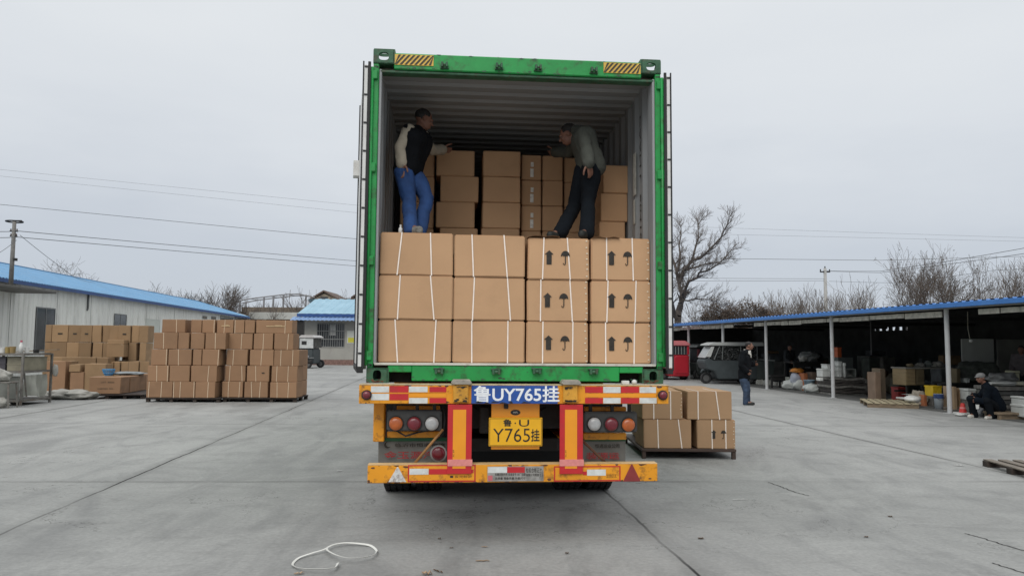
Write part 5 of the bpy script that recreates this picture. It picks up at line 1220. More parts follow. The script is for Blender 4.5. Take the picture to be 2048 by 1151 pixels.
# brown cartons, white bucket, red crate
YB_ = 21.9
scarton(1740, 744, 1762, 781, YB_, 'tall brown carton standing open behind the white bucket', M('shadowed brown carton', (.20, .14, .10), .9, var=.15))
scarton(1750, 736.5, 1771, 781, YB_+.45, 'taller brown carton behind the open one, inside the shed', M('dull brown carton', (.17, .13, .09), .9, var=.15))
p = G(1757, 797); pail(1757, 797, .24, .125, 'white bucket between the pallet and the brown cartons', M('scuffed white bucket', (.42, .41, .39), .6, var=.12, scale=7))
redc = M('red plastic crate', (.50, .06, .055), .5, var=.2)
p = G(1798, 801); pcrate(1783, 774, 1813, 801, p.y, 'red crate standing behind the wooden pallet', redc, z0=0.0)
scarton(1783, 757, 1812, 775, 23.0, 'low olive box inside the shed behind the red crate', M('olive box', (.06, .055, .04), .9, var=.2), z0=0)
# drawer chest and counter
YD = 21.4
drw = M('yellowed wooden drawers', (.25, .185, .10), .7, var=.15, scale=6, stretch=(1, 1, 5)); drw2 = M('brown wooden drawers', (.13, .10, .055), .7, var=.2)
a, b_ = D(1811, 737, YD), D(1893, 770, YD); zt = a.z; o = empty('counter', (a.x, YD, 0), SR, 'wooden drawer counter inside the shed, cluttered top, left of the second post', 'counter')
W_ = b_.x-a.x+.3; zb = D(1811, 770, YD).z
MB().box(-.02, W_, -.03, .65, zt, zt+.04).build('countertop', M('grey counter top', (.20, .19, .17), .7, var=.2), o, bevel=.005)
for (xa, xb, mt, nm) in ((0, .30, drw, 4), (.32, .58, drw2, 4)):
    c_ = MB().box(xa, xb, 0, .6, zb, zt-.002).build('drawer_block', mt, o, bevel=.004)
    for k in range(nm):
        h = (zt-zb-.03)/nm; MB().box(xa+.015, xb-.015, -.018, -.001, zb+.015+h*k, zb+.005+h*(k+1)).build('drawer', mt, c_, bevel=.004)
for xx in (.03, .55, W_-.1): MB().box(xx, xx+.05, .02, .07, 0, (zb if xx < .6 else zt)-.002).build('leg', dkmetal, o)
MB().box(.0, W_, .5, .55, .3, .35).build('foot_rail', dkmetal, o)
for k, (px, w, h, mt, lb) in enumerate(((1822, .2, .12, drw2, 'brown tin'), (1842, .25, .14, darks2, 'dark bag'), (1858, .2, .2, greyb, 'grey pot'), (1868, .22, .12, cl_white, 'pale rag'), (1879, .3, .2, darks2, 'dark crumpled bag'))):
    lump('clutter_item', f'{lb} on the drawer counter in the shed', 'clutter', (D(px, 730, YD+.25).x, YD+.3, zt+.041), (w, .25, h), mt, 'things on the drawer counter', seed=70+k)
yel = M('yellow plastic crate', (.75, .50, .02), .5, var=.15)
p = G(1866, 812)
pcrate(1850, 771, 1884, 791, p.y+.1, 'yellow crate tilted beside the second post', yel, depth=.35, z0=zat(792, 1866, p.y+.1))
scarton(1846, 792, 1884, 806, p.y+.05, 'patterned dark carton under the yellow crate', darks2, depth=.5, z0=0)
scarton(1842, 789, 1854, 812, 20.3, 'orange lettered carton left of the blue topped bucket', orcard, depth=.25)
p = G(1878, 818); pail(1878, 818, .40, .115, 'white bucket with a blue top band beside the second post', M('pale blue white bucket', (.42, .46, .50), .5, var=.06), lidm=M('navy band', (.02, .05, .16), .5))
for k, (c, lb) in enumerate((((1797, 795, 1822, 803), 'white foam tray lying lowest by the wooden pallet'), ((1804, 789, 1838, 795), 'white foam tray on top of the pile by the wooden pallet'))):
    Yt = 20.6-k*.0; foambox(*c, Yt, lb, 'white foam trays by the pallet', z0=.16+k*.13, lid=False, depth=.4)
lump('plastic_basin', 'upturned pale plastic basin at the right end of the wooden pallet', 'basin', (D(1827, 800, 19.9).x, 19.95, .14), (.42, .4, .2), whitem, seed=81, wr=.08)
lump('paper_heap', 'torn pale paper heaped behind the upturned basin', 'paper', (D(1840, 790, 20.5).x, 20.6, .0), (.5, .4, .42), M('torn pale paper', (.36, .32, .26), .9, var=.25, scale=9), seed=83, wr=.5)
# flat wooden pallet, its timbers showing
tim = M('pale new timber', (.34, .29, .19), .8, var=.2, scale=5, stretch=(1, 8, 8), bump=.2)
pA, pB, pC = G(1703, 804), G(1760, 817), G(1838, 816)
fp = empty('pallet', ((pA.x+pC.x)/2, (pA.y+pC.y)/2-.3, 0), SR-.45, 'pale wooden pallet lying flat in front of the red crate', 'pallet', 'loose pallets on the concrete')
for k in range(7): MB().box(-.62+k*.18, -.62+k*.18+.13, -.75, .95, .105, .128).build('deck_plank', tim, fp, bevel=.004)
for k in range(3): MB().box(-.62, .60, -.72+k*.76, -.60+k*.76, .0, .104).build('bearer', deck_w, fp, bevel=.004)
# dark pallet at the right edge
c0, c1_, c2_ = G(1965, 931), G(2110, 974), G(1975, 919)
dirv = (c1_-c0); dirv.z = 0; rz2 = math.atan2(dirv.y, dirv.x)
dp_ = empty('pallet', c0, rz2, 'dark wooden pallet cut off by the right edge of the picture', 'pallet', 'loose pallets on the concrete')
dp_.scale = (1, 1, .72)
for k in range(6): MB().box(-.02, 1.25, .02+k*.19, .02+k*.19+.115, .105, .128).build('deck_plank', M('grey brown plank', (.17, .145, .12), .85, var=.3, scale=6, stretch=(6, 1, 6)), dp_, bevel=.003)
for k in range(3): MB().box(.0+k*.56, .12+k*.56, .0, 1.12, .0, .104).build('bearer', deck_d, dp_, bevel=.003)
# behind and beyond the second post
pale_b = M('pale board', (.30, .305, .29), .5, var=.1, scale=2); pale_b2 = M('dim panel', (.12, .12, .105), .6, var=.2)
Ybd = 21.5
a, b_ = D(1923, 677, Ybd), D(1992, 727, Ybd)
o = tag(MB().box(0, b_.x-a.x, 0, .04, 0, a.z).build('leaning_board', pale_b, None, (a.x, Ybd, 0), .06, bevel=.006), 'tall pale board standing inside the shed behind the seated man', 'board')
zz = D(1923, 728, Ybd).z; MB().box(0, b_.x-a.x, -.03, -.002, zz-.03, zz+.01).build('ledge', darkst, o)
a, b_ = D(1994, 678, Ybd+.5), D(2110, 727, Ybd+.5); tag(MB().box(0, b_.x-a.x, 0, .04, 0, a.z).build('leaning_board', pale_b2, None, (a.x, Ybd+.5, 0), .06, bevel=.006), 'dim brown panel right of the tall pale board', 'board')
Y9 = 18.9
foambox(1921, 777, 1953, 800, Y9, 'pale foam box with a printed side behind the seated man', z0=.28)
scarton(1922, 800.5, 1960, 812, Y9-.02, 'flat dark carton under the printed foam box', darks2, z0=0, depth=.5)
scarton(1901, 773, 1914, 802, Y9+.2, 'tan carton just right of the second post', M('tan carton', (.30, .21, .13), .85, var=.15), z0=0)
scarton(1914, 776, 1922, 803, Y9+.3, 'narrow dim carton next to the tan one', card_c, z0=0)
for k in range(6):
    x = 1898+k*5; p = G(x, 822-k*1.5); mb = MB(); mb.box(-.45, .45, -.05, .05, 0, .04)
    tag(mb.build('timber_offcut', M('dull offcut', (.16, .14, .12), .9, var=.35, scale=6), None, (p.x+.35, p.y+.15+k*.08, .0+.041*k), .3-.13*k, bevel=.004), f'weathered timber offcut, {ordinal(k)} up in the small pile behind the cone', 'timber', 'timber offcuts by the second post')
scarton(1905, 737, 1921, 764, Y9+1.6, 'brown box on the counter end near the pale board', drw2, z0=zat(765, 1910, Y9+1.6)); 
o, zt3, xt3 = table(1900, 1975, 765, Y9+1.5, 'low cluttered table behind the seated man', dkmetal, .8)
lump('clothes_heap', 'dark green heap of clothes in front of the pale board', 'clothes', (D(1958, 750, Y9+1.8).x, Y9+1.9, zt3), (1.15, .6, .62), M('dark green cloth', (.045, .05, .043), .9, var=.4, scale=7), seed=91, wr=.45)
foambox(1926, 756, 1940, 765, Y9+1.55, 'small white carton on the low cluttered table', z0=zt3+.001)
# layered pile with papers at the right edge
Y8 = 18.2
x0, x1 = D(1990, 780, Y8).x, D(2130, 780, Y8).x; w = x1-x0; zt8 = zat(772, 2010, Y8)
for k in range(6):
    h = zt8/6; mb = MB(); mb.box(-w/2, w/2, 0, .9, .006, h*.9); q = mb.build('flattened_sheet', darks2 if k % 2 else M('mid grey sheet', (.10, .10, .095), .8, var=.3, scale=9), None, ((x0+x1)/2+random.random()*.06, Y8+random.random()*.06, h*k), .05, bevel=.01)
    tag(q, f'grey flattened sheet, {ordinal(k)} from the ground in the pile right of the seated man', 'sheet', 'flattened sheets piled at the right edge')
for k, (px, w_, mt, lb) in enumerate(((2008, .75, foam, 'white sheet lying on the grey pile'), (2036, .6, M('cream paper', (.42, .40, .32), .8), 'cream sheet lying on the grey pile'), (2060, .7, foam, 'second white sheet at the far end of the grey pile'))):
    lump('packing_sheet', lb, 'sheet', (D(px, 760, Y8+.3).x, Y8+.35, zt8+.0), (w_, .6, .12), mt, 'sheets on the grey pile', seed=100+k, wr=.3)
lump('clear_bag', 'clear grey plastic bag on the pile right of the seated man', 'bag', (D(2004, 758, Y8+.6).x, Y8+.6, zt8+.05), (.7, .5, .30), M('cloudy plastic', (.17, .17, .17), .35, var=.3, scale=8), seed=111, wr=.4)
foambox(2018, 741, 2040, 752, Y8+.6, 'cream lidded box on the pile right of the seated man', z0=zt8+.09, mt=M('cream box', (.33, .32, .22), .6), depth=.3, group='small boxes at the right edge')
foambox(2036, 793, 2062, 809, 16.6, 'upper white foam box at the right edge', z0=.30, group='small boxes at the right edge'); foambox(2035, 809, 2062, 827, 16.6, 'lower white foam box at the right edge', z0=.07, group='small boxes at the right edge')
o, zq, xq = table(1994, 2100, 824.5, 16.75, 'very low plank bench right of the seated man', deck_w, .5, 'bench')
# hanging lamp, cone and bag
P = D(1935, 618, 20.0); Q = D(1940, 681, 20.0); HLz = 2.42
o = empty('hanging_lamp', (Q.x, 20.0, Q.z), 0, 'bare lamp hanging on a pale wire from the shed roof', 'lamp')
mb = MB(); mb.tube([(P.x-Q.x, 0, HLz-Q.z+.15), (-.045, 0, (HLz-Q.z)*.5), (0, 0, .05)], .009, 5); mb.build('cord', M('pale wire', (.35, .33, .28), .6), o)
mb = MB(); mb.ball((.02, 0, 0), .045, 12, 8); mb.build('bulb', whitem, o, smooth=True)
P = D(1741, 640, 24.5); mb = MB(); mb.cyl((0, 0, .0), (0, 0, 1.2), .02, n=6); q = mb.build('hanging_pipe', M('dim pipe', (.06, .06, .06), .6), None, (P.x, 24.5, 1.35)); tag(q, 'thin dark pipe hanging from the shed roof', 'pipe')
p = G(1931, 829)
cn = empty('traffic_cone', (p.x, p.y+.1, 0), 0, 'small red cone on a rumpled white base by the seated man', 'traffic cone')
MB().box(-.17, .17, -.15, .15, 0, .05).build('base', whitem, cn, bevel=.015, seg=2)
mb = MB(); mb.cyl((0, 0, .051), (0, 0, .27), .085, .04, n=20); c_ = mb.build('cone_body', M('red cone', (.50, .035, .03), .5), cn, smooth=False); mb = MB(); mb.cyl((0, 0, .14), (0, 0, .18), .0675, .060, n=20, caps=False); mb.build('reflective_band', M('faded band', (.6, .2, .2), .5), c_)
p = G(1912, 831); lump('paper_scrap', 'white crumpled paper left of the red cone', 'paper', (p.x+.12, p.y, 0), (.26, .2, .06), whitem, seed=120)

# dim goods stored towards the back wall
CN = ['brown', 'blue grey', 'pale tan', 'rust brown', 'green grey', 'light grey']; cnt = {}
def deep(kind, c):
    cnt[(kind, c)] = cnt.get((kind, c), -1)+1; return f'{CN[c]} {kind} deep in shed, {ordinal(cnt[(kind, c)])} of its colour from the near end'
spots_ = []
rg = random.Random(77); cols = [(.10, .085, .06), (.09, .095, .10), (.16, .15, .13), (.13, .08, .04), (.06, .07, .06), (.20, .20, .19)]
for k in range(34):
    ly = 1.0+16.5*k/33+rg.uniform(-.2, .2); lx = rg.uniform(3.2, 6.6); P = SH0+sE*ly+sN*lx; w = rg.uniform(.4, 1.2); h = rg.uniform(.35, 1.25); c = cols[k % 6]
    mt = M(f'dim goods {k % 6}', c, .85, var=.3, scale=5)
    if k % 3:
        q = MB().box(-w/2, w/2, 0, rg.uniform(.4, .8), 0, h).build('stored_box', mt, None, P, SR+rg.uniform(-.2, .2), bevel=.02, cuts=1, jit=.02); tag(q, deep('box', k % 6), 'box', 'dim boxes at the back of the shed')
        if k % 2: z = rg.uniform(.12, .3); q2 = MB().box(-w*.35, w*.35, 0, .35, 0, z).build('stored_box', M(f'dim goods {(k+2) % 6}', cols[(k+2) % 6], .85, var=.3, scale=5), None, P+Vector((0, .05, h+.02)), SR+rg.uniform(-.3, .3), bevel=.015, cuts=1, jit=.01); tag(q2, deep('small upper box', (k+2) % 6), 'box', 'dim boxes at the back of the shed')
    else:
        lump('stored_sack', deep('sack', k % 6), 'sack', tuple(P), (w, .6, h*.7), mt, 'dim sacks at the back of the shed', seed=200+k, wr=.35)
# ================================================================== TRICYCLES
def px_prism(mb, pts, ox, oy, k, d0, d1, mi=0): mb.prism([((x-ox)*k, (oy-y)*k) for x, y in pts], lambda u, v, d: (u, d, v), d0, d1, mi)
def wheel_at(par, x, y, r, w=.10, name='wheel'):
    mb = MB(); pr = [(r*.55, -.4), (r*.8, -.5), (r*.95, -.42), (r, -.25), (r, .25), (r*.95, .42), (r*.8, .5), (r*.55, .4)]; n = 28
    vs = [(x+math.cos(2*math.pi*i/n)*q, y+t*w, r+math.sin(2*math.pi*i/n)*q) for q, t in pr for i in range(n)]
    mb.add(vs, [(a*n+i, a*n+(i+1) % n, ((a+1) % 8)*n+(i+1) % n, ((a+1) % 8)*n+i) for a in range(8) for i in range(n)])
    o = mb.build(name, black_r, par, smooth=True)
    mb = MB(); mb.cyl((x, y-w*.3, r), (x, y+w*.3, r), r*.56, n=20); mb.cyl((x, y-w*.5, r), (x, y+w*.5, r), r*.16, n=12); mb.build('rim', M('grey rim', (.14, .14, .14), .4, .5), o)
    return o
# red covered tricycle seen from behind
redp = M('red vehicle paint', (.36, .016, .028), .35, var=.08, scale=3, coat=.4); redl = M('faded pink red roof', (.52, .16, .17), .5, var=.1)
Yt = 34.6; k = Yt/FPX; q = G(1356, 764)
R = empty('covered_tricycle', (D(1356, 764, Yt).x, Yt, 0), .12, 'red covered cargo tricycle parked at the end of the open shed', 'tricycle', 'covered electric tricycles')
ox, oy = 1356, 762
mb = MB(); px_prism(mb, [(1329, 712), (1380, 712), (1380, 755), (1337, 755), (1331, 738)], ox, oy, k, 0, 2.0); bd = mb.build('body', redp, R, bevel=.05, seg=2)
mb = MB(); px_prism(mb, [(1330, 694), (1334, 694), (1334, 711.8), (1330, 711.8)], ox, oy, k, 0, 1.9); px_prism(mb, [(1375.5, 694), (1380, 694), (1380, 711.8), (1375.5, 711.8)], ox, oy, k, 0, 1.9); mb.build('pillar', redp, R, bevel=.01)
mb = MB(); px_prism(mb, [(1334.2, 694), (1375.3, 694), (1375.3, 711.8), (1334.2, 711.8)], ox, oy, k, .03, .06); w_ = mb.build('window', glassd, R)
mb = MB()
for i in range(6): xx = (1340+i*6-ox)*k; mb.box(xx-.012, xx+.012, .022, .029, (oy-711)*k, (oy-695)*k)
mb.build('window_rail', M('pale rail', (.25, .27, .25), .5), w_)
mb = MB(); px_prism(mb, [(1327, 694), (1327, 688), (1334, 684), (1372, 684), (1380, 689), (1382, 694)], ox, oy, k, -.06, 2.0); mb.build('roof', redl, R, bevel=.03, seg=2)
mb = MB(); mb.box((1360-ox)*k, (1369-ox)*k, -.010, -.001, (oy-725)*k, (oy-720)*k); mb.box((1364-ox)*k, (1375-ox)*k, -.012, -.001, (oy-742.5)*k, (oy-741)*k); mb.box((1355-ox)*k, (1375-ox)*k, -.012, -.001, (oy-747.5)*k, (oy-746.5)*k); mb.build('white_marking', white_p, bd)
mb = MB(); px_prism(mb, [(1352, 714), (1374, 714), (1377, 718), (1377, 749), (1349, 749), (1349, 718)], ox, oy, k, -.03, -.0005); mb.build('tail_panel', redp, bd, bevel=.015)
for x in (1333, 1374): wheel_at(R, (x-ox)*k, .45, .24, .16)
mb = MB(); mb.box(-.45, .4, .1, 1.6, .18, .26); mb.build('chassis', dkmetal, R); wheel_at(R, 0, 2.1, .24, .1)
MB().box((1325-ox)*k, (1332-ox)*k, .1, .9, .38, .62).build('side_step', redp, R, bevel=.03)
# grey tricycle with clear curtains
Yt = 31.2; k = Yt/FPX; ox, oy = 1480, 767
Gt = empty('covered_tricycle', (D(1480, 767, Yt).x, Yt, 0), .05, 'grey tricycle wrapped in clear plastic curtains, white roof, behind the standing man', 'tricycle', 'covered electric tricycles')
greyv = M('dark teal grey canvas', (.040, .050, .054), .6, var=.15, scale=4, bump=.3, bscale=8); boxg = M('green grey cargo box', (.055, .067, .063), .6, var=.15)
pvc = bpy.data.materials.new('clear curtain'); pvc.use_nodes = True
def pvcm():
    nt = pvc.node_tree; N = nt.nodes; L = nt.links; b = N['Principled BSDF']; b.inputs['Base Color'].default_value = (.02, .022, .022, 1); b.inputs['Roughness'].default_value = .12; b.inputs['Specular IOR Level'].default_value = .9
    tc = N.new('ShaderNodeTexCoord'); w = N.new('ShaderNodeTexNoise'); w.inputs['Scale'].default_value = 2.2; w.inputs['Detail'].default_value = 3; w.inputs['Distortion'].default_value = 2.5
    mp = N.new('ShaderNodeMapping'); mp.inputs['Rotation'].default_value = (0, .6, 0); mp.inputs['Scale'].default_value = (1, 1, 2.6); L.new(tc.outputs['Object'], mp.inputs[0]); L.new(mp.outputs[0], w.inputs['Vector'])
    bp = N.new('ShaderNodeBump'); bp.inputs['Strength'].default_value = 1; bp.inputs['Distance'].default_value = .35; L.new(w.outputs[0], bp.inputs['Height']); L.new(bp.outputs[0], b.inputs['Normal'])
pvcm()
mb = MB(); px_prism(mb, [(1409, 722), (1417, 714), (1426, 720), (1516, 719.5), (1516, 757), (1436, 757), (1430, 742), (1414, 737)], ox, oy, k, 0, 1.15); mb.build('body', greyv, Gt, bevel=.03, seg=2)
mb = MB(); px_prism(mb, [(1428, 691), (1516, 691), (1516, 719.3), (1421, 719.3)], ox, oy, k, .03, 1.12); cu_ = mb.build('plastic_curtain', pvc, Gt)
mb = MB(); px_prism(mb, [(1425.5, 692), (1427.5, 692), (1413, 715), (1411, 715)], ox, oy, k, .04, 1.1); mb.build('windshield', M('glare white plastic', (.28, .29, .29), .25), Gt)  # white glare on the windshield put into the colour
mb = MB(); px_prism(mb, [(1423, 693), (1429, 693), (1421.5, 713), (1411, 713)], ox, oy, k, -.012, .02); mb.build('side_window', M('glare pale plastic', (.42, .43, .42), .35, var=.1), Gt)  # pale slab painted as the glare beside the windshield
mb = MB(); px_prism(mb, [(1417, 690.8), (1419, 688), (1432, 684), (1527, 683), (1530, 685), (1530, 690.8)], ox, oy, k, -.05, 1.2); mb.build('roof', M('pale vinyl roof', (.36, .37, .36), .5, var=.08), Gt, bevel=.02, seg=2)
mb = MB()
for a, b_ in (((1427, 692), (1418, 716)), ((1447, 691), (1445, 719)), ((1483, 691), (1483, 719)), ((1440, 692), (1429, 718)), ((1516, 691), (1516, 719))): mb.cyl(((a[0]-ox)*k, .01, (oy-a[1])*k), ((b_[0]-ox)*k, .01, (oy-b_[1])*k), .018, n=6)
mb.build('frame_tube', M('grey tube', (.16, .17, .17), .5, .4), Gt)
bx = MB(); px_prism(bx, [(1514, 720), (1550, 720), (1550, 744), (1541, 757), (1514, 757)], ox, oy, k, .02, 1.1); bb = bx.build('cargo_box', boxg, Gt, bevel=.012)
mb = MB(); px_prism(mb, [(1512.5, 717.5), (1534, 717), (1551.5, 718.5), (1551.5, 721)], ox, oy, k, -.01, 1.14); mb.build('box_rim', M('pale rim', (.30, .32, .31), .5), bb)
wheel_at(Gt, (1419-ox)*k, .5, .24, .1); wheel_at(Gt, (1500-ox)*k, .12, .24, .12); wheel_at(Gt, (1500-ox)*k, 1.0, .24, .12)
mb = MB(); mb.tube([((x-ox)*k, .5, (oy-y)*k) for x, y in ((1409, 745), (1412, 740), (1420, 739), (1428, 744))], .05, 6); mb.build('mudguard', greyv, Gt, smooth=True)
MB().box((1430-ox)*k, (1540-ox)*k, .2, .95, .14, .22).build('chassis', dkmetal, Gt)
# dark tricycle further in
Yt = 35.5; k = Yt/FPX; ox, oy = 1408, 754
Dt = empty('covered_tricycle', (D(ox, oy, Yt).x+.05, Yt, 0), .4, 'dark covered tricycle deeper in the shed between the red and the grey one', 'tricycle', 'covered electric tricycles')
dkg = M('dark green canvas', (.028, .034, .034), .7, var=.3)
mb = MB(); px_prism(mb, [(1388, 720), (1432, 718), (1432, 744), (1396, 746), (1390, 738)], ox, oy, k, 0, 1.6); mb.build('body', dkg, Dt, bevel=.05)
mb = MB(); px_prism(mb, [(1390, 692), (1432, 690), (1432, 717.5), (1389, 719)], ox, oy, k, .04, 1.5); mb.build('plastic_curtain', glassd, Dt)
mb = MB(); px_prism(mb, [(1386, 691), (1390, 686), (1432, 683), (1436, 689)], ox, oy, k, -.05, 1.65); mb.build('roof', M('dim roof', (.09, .10, .10), .6), Dt, bevel=.02)
mb = MB(); px_prism(mb, [(1391, 694), (1396, 694), (1395, 710), (1390, 710)], ox, oy, k, .0, .035); mb.build('side_mirror', M('dim red plate', (.14, .04, .05), .5), Dt)
for x in (1396, 1422): wheel_at(Dt, (x-ox)*k, .2, .24, .12)
wheel_at(Dt, (1404-ox)*k, 1.4, .24, .12)
# dark tricycle by the guard house (front view)
Yt = 46.5; k = Yt/FPX; ox, oy = 614, 739
Ct = empty('covered_tricycle', (D(ox, oy, Yt).x, Yt, 0), .0, 'dark tricycle with a white roof parked by the guard house', 'tricycle', 'covered electric tricycles')
mb = MB(); px_prism(mb, [(598, 699), (626, 699), (627, 731), (598, 731)], ox, oy, k, 0, 1.7); bd = mb.build('body', greyv, Ct, bevel=.08, seg=2)
mb = MB(); px_prism(mb, [(598, 679), (625, 679), (626, 698.7), (598, 698.7)], ox, oy, k, .06, 1.95); wi = mb.build('window', pvc, Ct)
mb = MB(); px_prism(mb, [(598, 679.5), (625, 679.5), (625.5, 699), (598, 699)], ox, oy, k, -.03, .0); wi = mb.build('windshield', M('hazy screen', (.50, .51, .50), .3, var=.2, scale=5), Ct)
mb = MB(); mb.box((602-ox)*k, (612-ox)*k, -.04, -.031, (oy-692)*k, (oy-685)*k); mb.build('screen_lettering', dkmetal, wi)
mb = MB()
for x in (597.8, 625.5): mb.cyl(((x-ox)*k, .05, (oy-699)*k), ((x-ox)*k, .05, (oy-679)*k), .03, n=8)
mb.build('pillar', dkmetal, Ct)
mb = MB(); px_prism(mb, [(596, 678.8), (597, 676), (601, 673), (622, 673), (627, 676), (629, 678.8)], ox, oy, k, -.1, 2.15); mb.build('roof', M('white vinyl roof', (.46, .44, .43), .5), Ct, bevel=.03, seg=2)
wheel_at(Ct, 0.05, -.05, .26, .12); 
for s in (-1, 1): wheel_at(Ct, s*.42, 1.6, .26, .14)
mb = MB(); mb.cyl((-.3, -.08, .62), (.42, -.08, .66), .03, n=8); mb.ball((.05, -.12, .72), .10, 12, 8); mb.build('headlight', M('dim lamp', (.2, .2, .2), .3), Ct, smooth=True)
mb = MB(); mb.box(-.25, .35, -.15, .0, .28, .55); mb.build('front_guard', dkmetal, Ct, bevel=.08)

# ================================================================== PALLET OF CARTONS RIGHT OF THE TRAILER
YR = 10.62
def RX(v): return D(v, 850, YR).x
def RZ(v, x=1380): return D(x, v, YR).z
pl0, pl1 = RX(1284), RX(1472); ztp = RZ(896.5)
o = empty('steel_pallet', ((pl0+pl1)/2, YR, 0), .0, 'low dark steel stillage on four short legs under the strapped cartons', 'pallet'); w = pl1-pl0
brn = M('brown painted steel', (.05, .03, .022), .6, var=.25, dirt=(.09, .04, .02), damt=.5, dscale=9)
mb = MB(); mb.box(-w/2, w/2, 0, 1.75, ztp-.045, ztp-.004); mb.build('deck', brn, o, bevel=.005)
for x in (-w/2, w/2-.06):
    for y in (.01, 1.66): MB().box(x+.004, x+.056, y, y+.06, 0, ztp-.046).build('leg', brn, o, bevel=.004)
GP = 'strapped cartons on the stillage beside the trailer'
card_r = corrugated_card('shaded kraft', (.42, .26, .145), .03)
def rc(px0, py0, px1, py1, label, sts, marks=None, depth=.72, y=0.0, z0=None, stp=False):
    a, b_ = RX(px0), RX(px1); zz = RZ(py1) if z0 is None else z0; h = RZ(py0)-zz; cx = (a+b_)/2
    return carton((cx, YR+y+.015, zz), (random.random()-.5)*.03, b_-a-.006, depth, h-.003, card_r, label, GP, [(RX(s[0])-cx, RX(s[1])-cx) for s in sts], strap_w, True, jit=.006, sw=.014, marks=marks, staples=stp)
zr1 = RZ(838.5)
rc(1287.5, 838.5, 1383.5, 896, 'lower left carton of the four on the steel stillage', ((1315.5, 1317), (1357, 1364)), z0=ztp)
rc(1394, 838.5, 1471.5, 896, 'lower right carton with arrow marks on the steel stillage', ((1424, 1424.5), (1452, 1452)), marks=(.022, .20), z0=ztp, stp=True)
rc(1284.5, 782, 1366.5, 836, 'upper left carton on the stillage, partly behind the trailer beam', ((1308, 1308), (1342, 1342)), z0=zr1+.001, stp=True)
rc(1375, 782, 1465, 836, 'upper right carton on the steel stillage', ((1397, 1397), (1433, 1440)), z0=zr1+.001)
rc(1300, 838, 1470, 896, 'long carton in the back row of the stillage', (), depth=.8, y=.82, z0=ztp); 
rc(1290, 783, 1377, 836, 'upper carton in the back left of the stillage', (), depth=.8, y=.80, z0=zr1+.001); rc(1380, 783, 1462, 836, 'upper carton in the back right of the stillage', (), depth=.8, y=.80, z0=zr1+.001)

# ================================================================== SMALL THINGS ON THE GROUND
def onground(pts, z=.012): return [G(x, y, z) for x, y in pts]
loop = [(676, 1126), (670, 1137), (655, 1141), (630, 1141), (605, 1138), (588, 1131), (586, 1124), (598, 1114), (622, 1107), (648, 1101), (665, 1093), (690, 1088), (720, 1088), (741, 1090), (753, 1099), (750, 1109), (735, 1117), (705, 1122), (680, 1119), (660, 1110), (653, 1101), (662, 1094), (680, 1089)]
P = onground(loop); sm = []
for i in range(len(P)-1):
    p0, p1, p2, p3 = P[max(i-1, 0)], P[i], P[i+1], P[min(i+2, len(P)-1)]
    for t in [j/6 for j in range(6)]:
        sm.append(.5*((2*p1)+(p2-p0)*t+(2*p0-5*p1+4*p2-p3)*t*t+(3*p1-p0-3*p2+p3)*t*t*t))
sm.append(P[-1])
for i, v in enumerate(sm): v.z = .006+.010*(1+math.sin(i*.13))+(.012 if i > 85 else 0)
mb = MB(); vs = []
for i, p in enumerate(sm):
    d = (sm[min(i+1, len(sm)-1)]-sm[max(i-1, 0)]); d.z = 0; d.normalize(); n_ = Vector((-d.y, d.x, 0)); tw = .35+.3*math.sin(i*.09)
    up = Vector((0, 0, 1)); wv = (n_*math.cos(tw)+up*math.sin(tw))*.0085; th = (up*math.cos(tw)-n_*math.sin(tw))*.0009
    vs += [p-wv-th, p+wv-th, p+wv+th, p-wv+th]
fs = []
for i in range(len(sm)-1):
    for k in range(4): a = i*4+k; b_ = i*4+(k+1) % 4; fs.append((a, b_, b_+4, a+4))
mn = min(v.z for v in vs); mb.add([v+Vector((0, 0, .003-mn)) for v in vs], fs)
tag(mb.build('packing_strap', M('loose white strap', (.66, .66, .62), .5, var=.05), None, fix=True), 'loose loop of white packing strap lying on the concrete', 'strap')
def litter(px, py, l, w, h, rz, mt, label, name='litter_scrap', cat='litter'):
    p = G(px, py); mb = MB(); n = 5
    vs = []; 
    for j in range(2):
        for i in range(n+1): vs.append((-l/2+l*i/n, (j-.5)*w*(1-.5*abs(i/n-.5))+.15*w*math.sin(i*2), h*abs(math.sin(i*1.7+1))))
    mb.add(vs, [(i, i+1, n+2+i, n+1+i) for i in range(n)]); mb.add([(v[0], v[1], v[2]+.004) for v in vs], [(i, i+1, n+2+i, n+1+i) for i in range(n)])
    tag(mb.build(name, mt, None, (p.x, p.y, .004), rz, fix=False), label, cat, 'scraps littering the concrete')
dl = M('dead leaf', (.10, .06, .03), .9); wd = M('wood splinter', (.40, .28, .18), .8)
litter(679, 942, .07, .03, .004, .3, white_p, 'small white scrap left of the trailer')
litter(879, 1078, .03, .02, .008, .3, dl, 'dark leaf on the concrete behind the trailer')
litter(969, 1094, .05, .012, .004, .1, wd, 'short wood splinter in the middle foreground')
litter(965, 1122, .10, .014, .004, .1, wd, 'long pale splinter at the bottom of the picture')
litter(876, 1143, .09, .012, .006, -.7, dl, 'dark twig near the bottom edge')
litter(854, 1149, .07, .04, .02, .2, wd, 'tuft of brown fibres at the bottom edge')
litter(598, 1148, .07, .02, .01, .5, wd, 'brown scrap below the white strap loop')
litter(1402, 1077, .05, .025, .004, 0, dl, 'dark flake right of the long joint in the concrete')
litter(1733, 1074, .04, .02, .004, 0, dl, 'dark speck on the right part of the yard')
litter(1781, 1033, .05, .025, .004, 0, dl, 'dark fleck beyond the right speck')
litter(1918, 931, .13, .03, .006, 0, white_p, 'white scrap left of the dark pallet')
litter(1134, 1107, .03, .02, .006, 0, dl, 'small dark crumb near the bottom middle')
litter(903, 1096, .035, .01, .004, .3, dl, 'thin dark sliver left of the wood splinter')
litter(640, 838, .10, .05, .004, .3, white_p, 'white scrap between the stacks and the trailer')
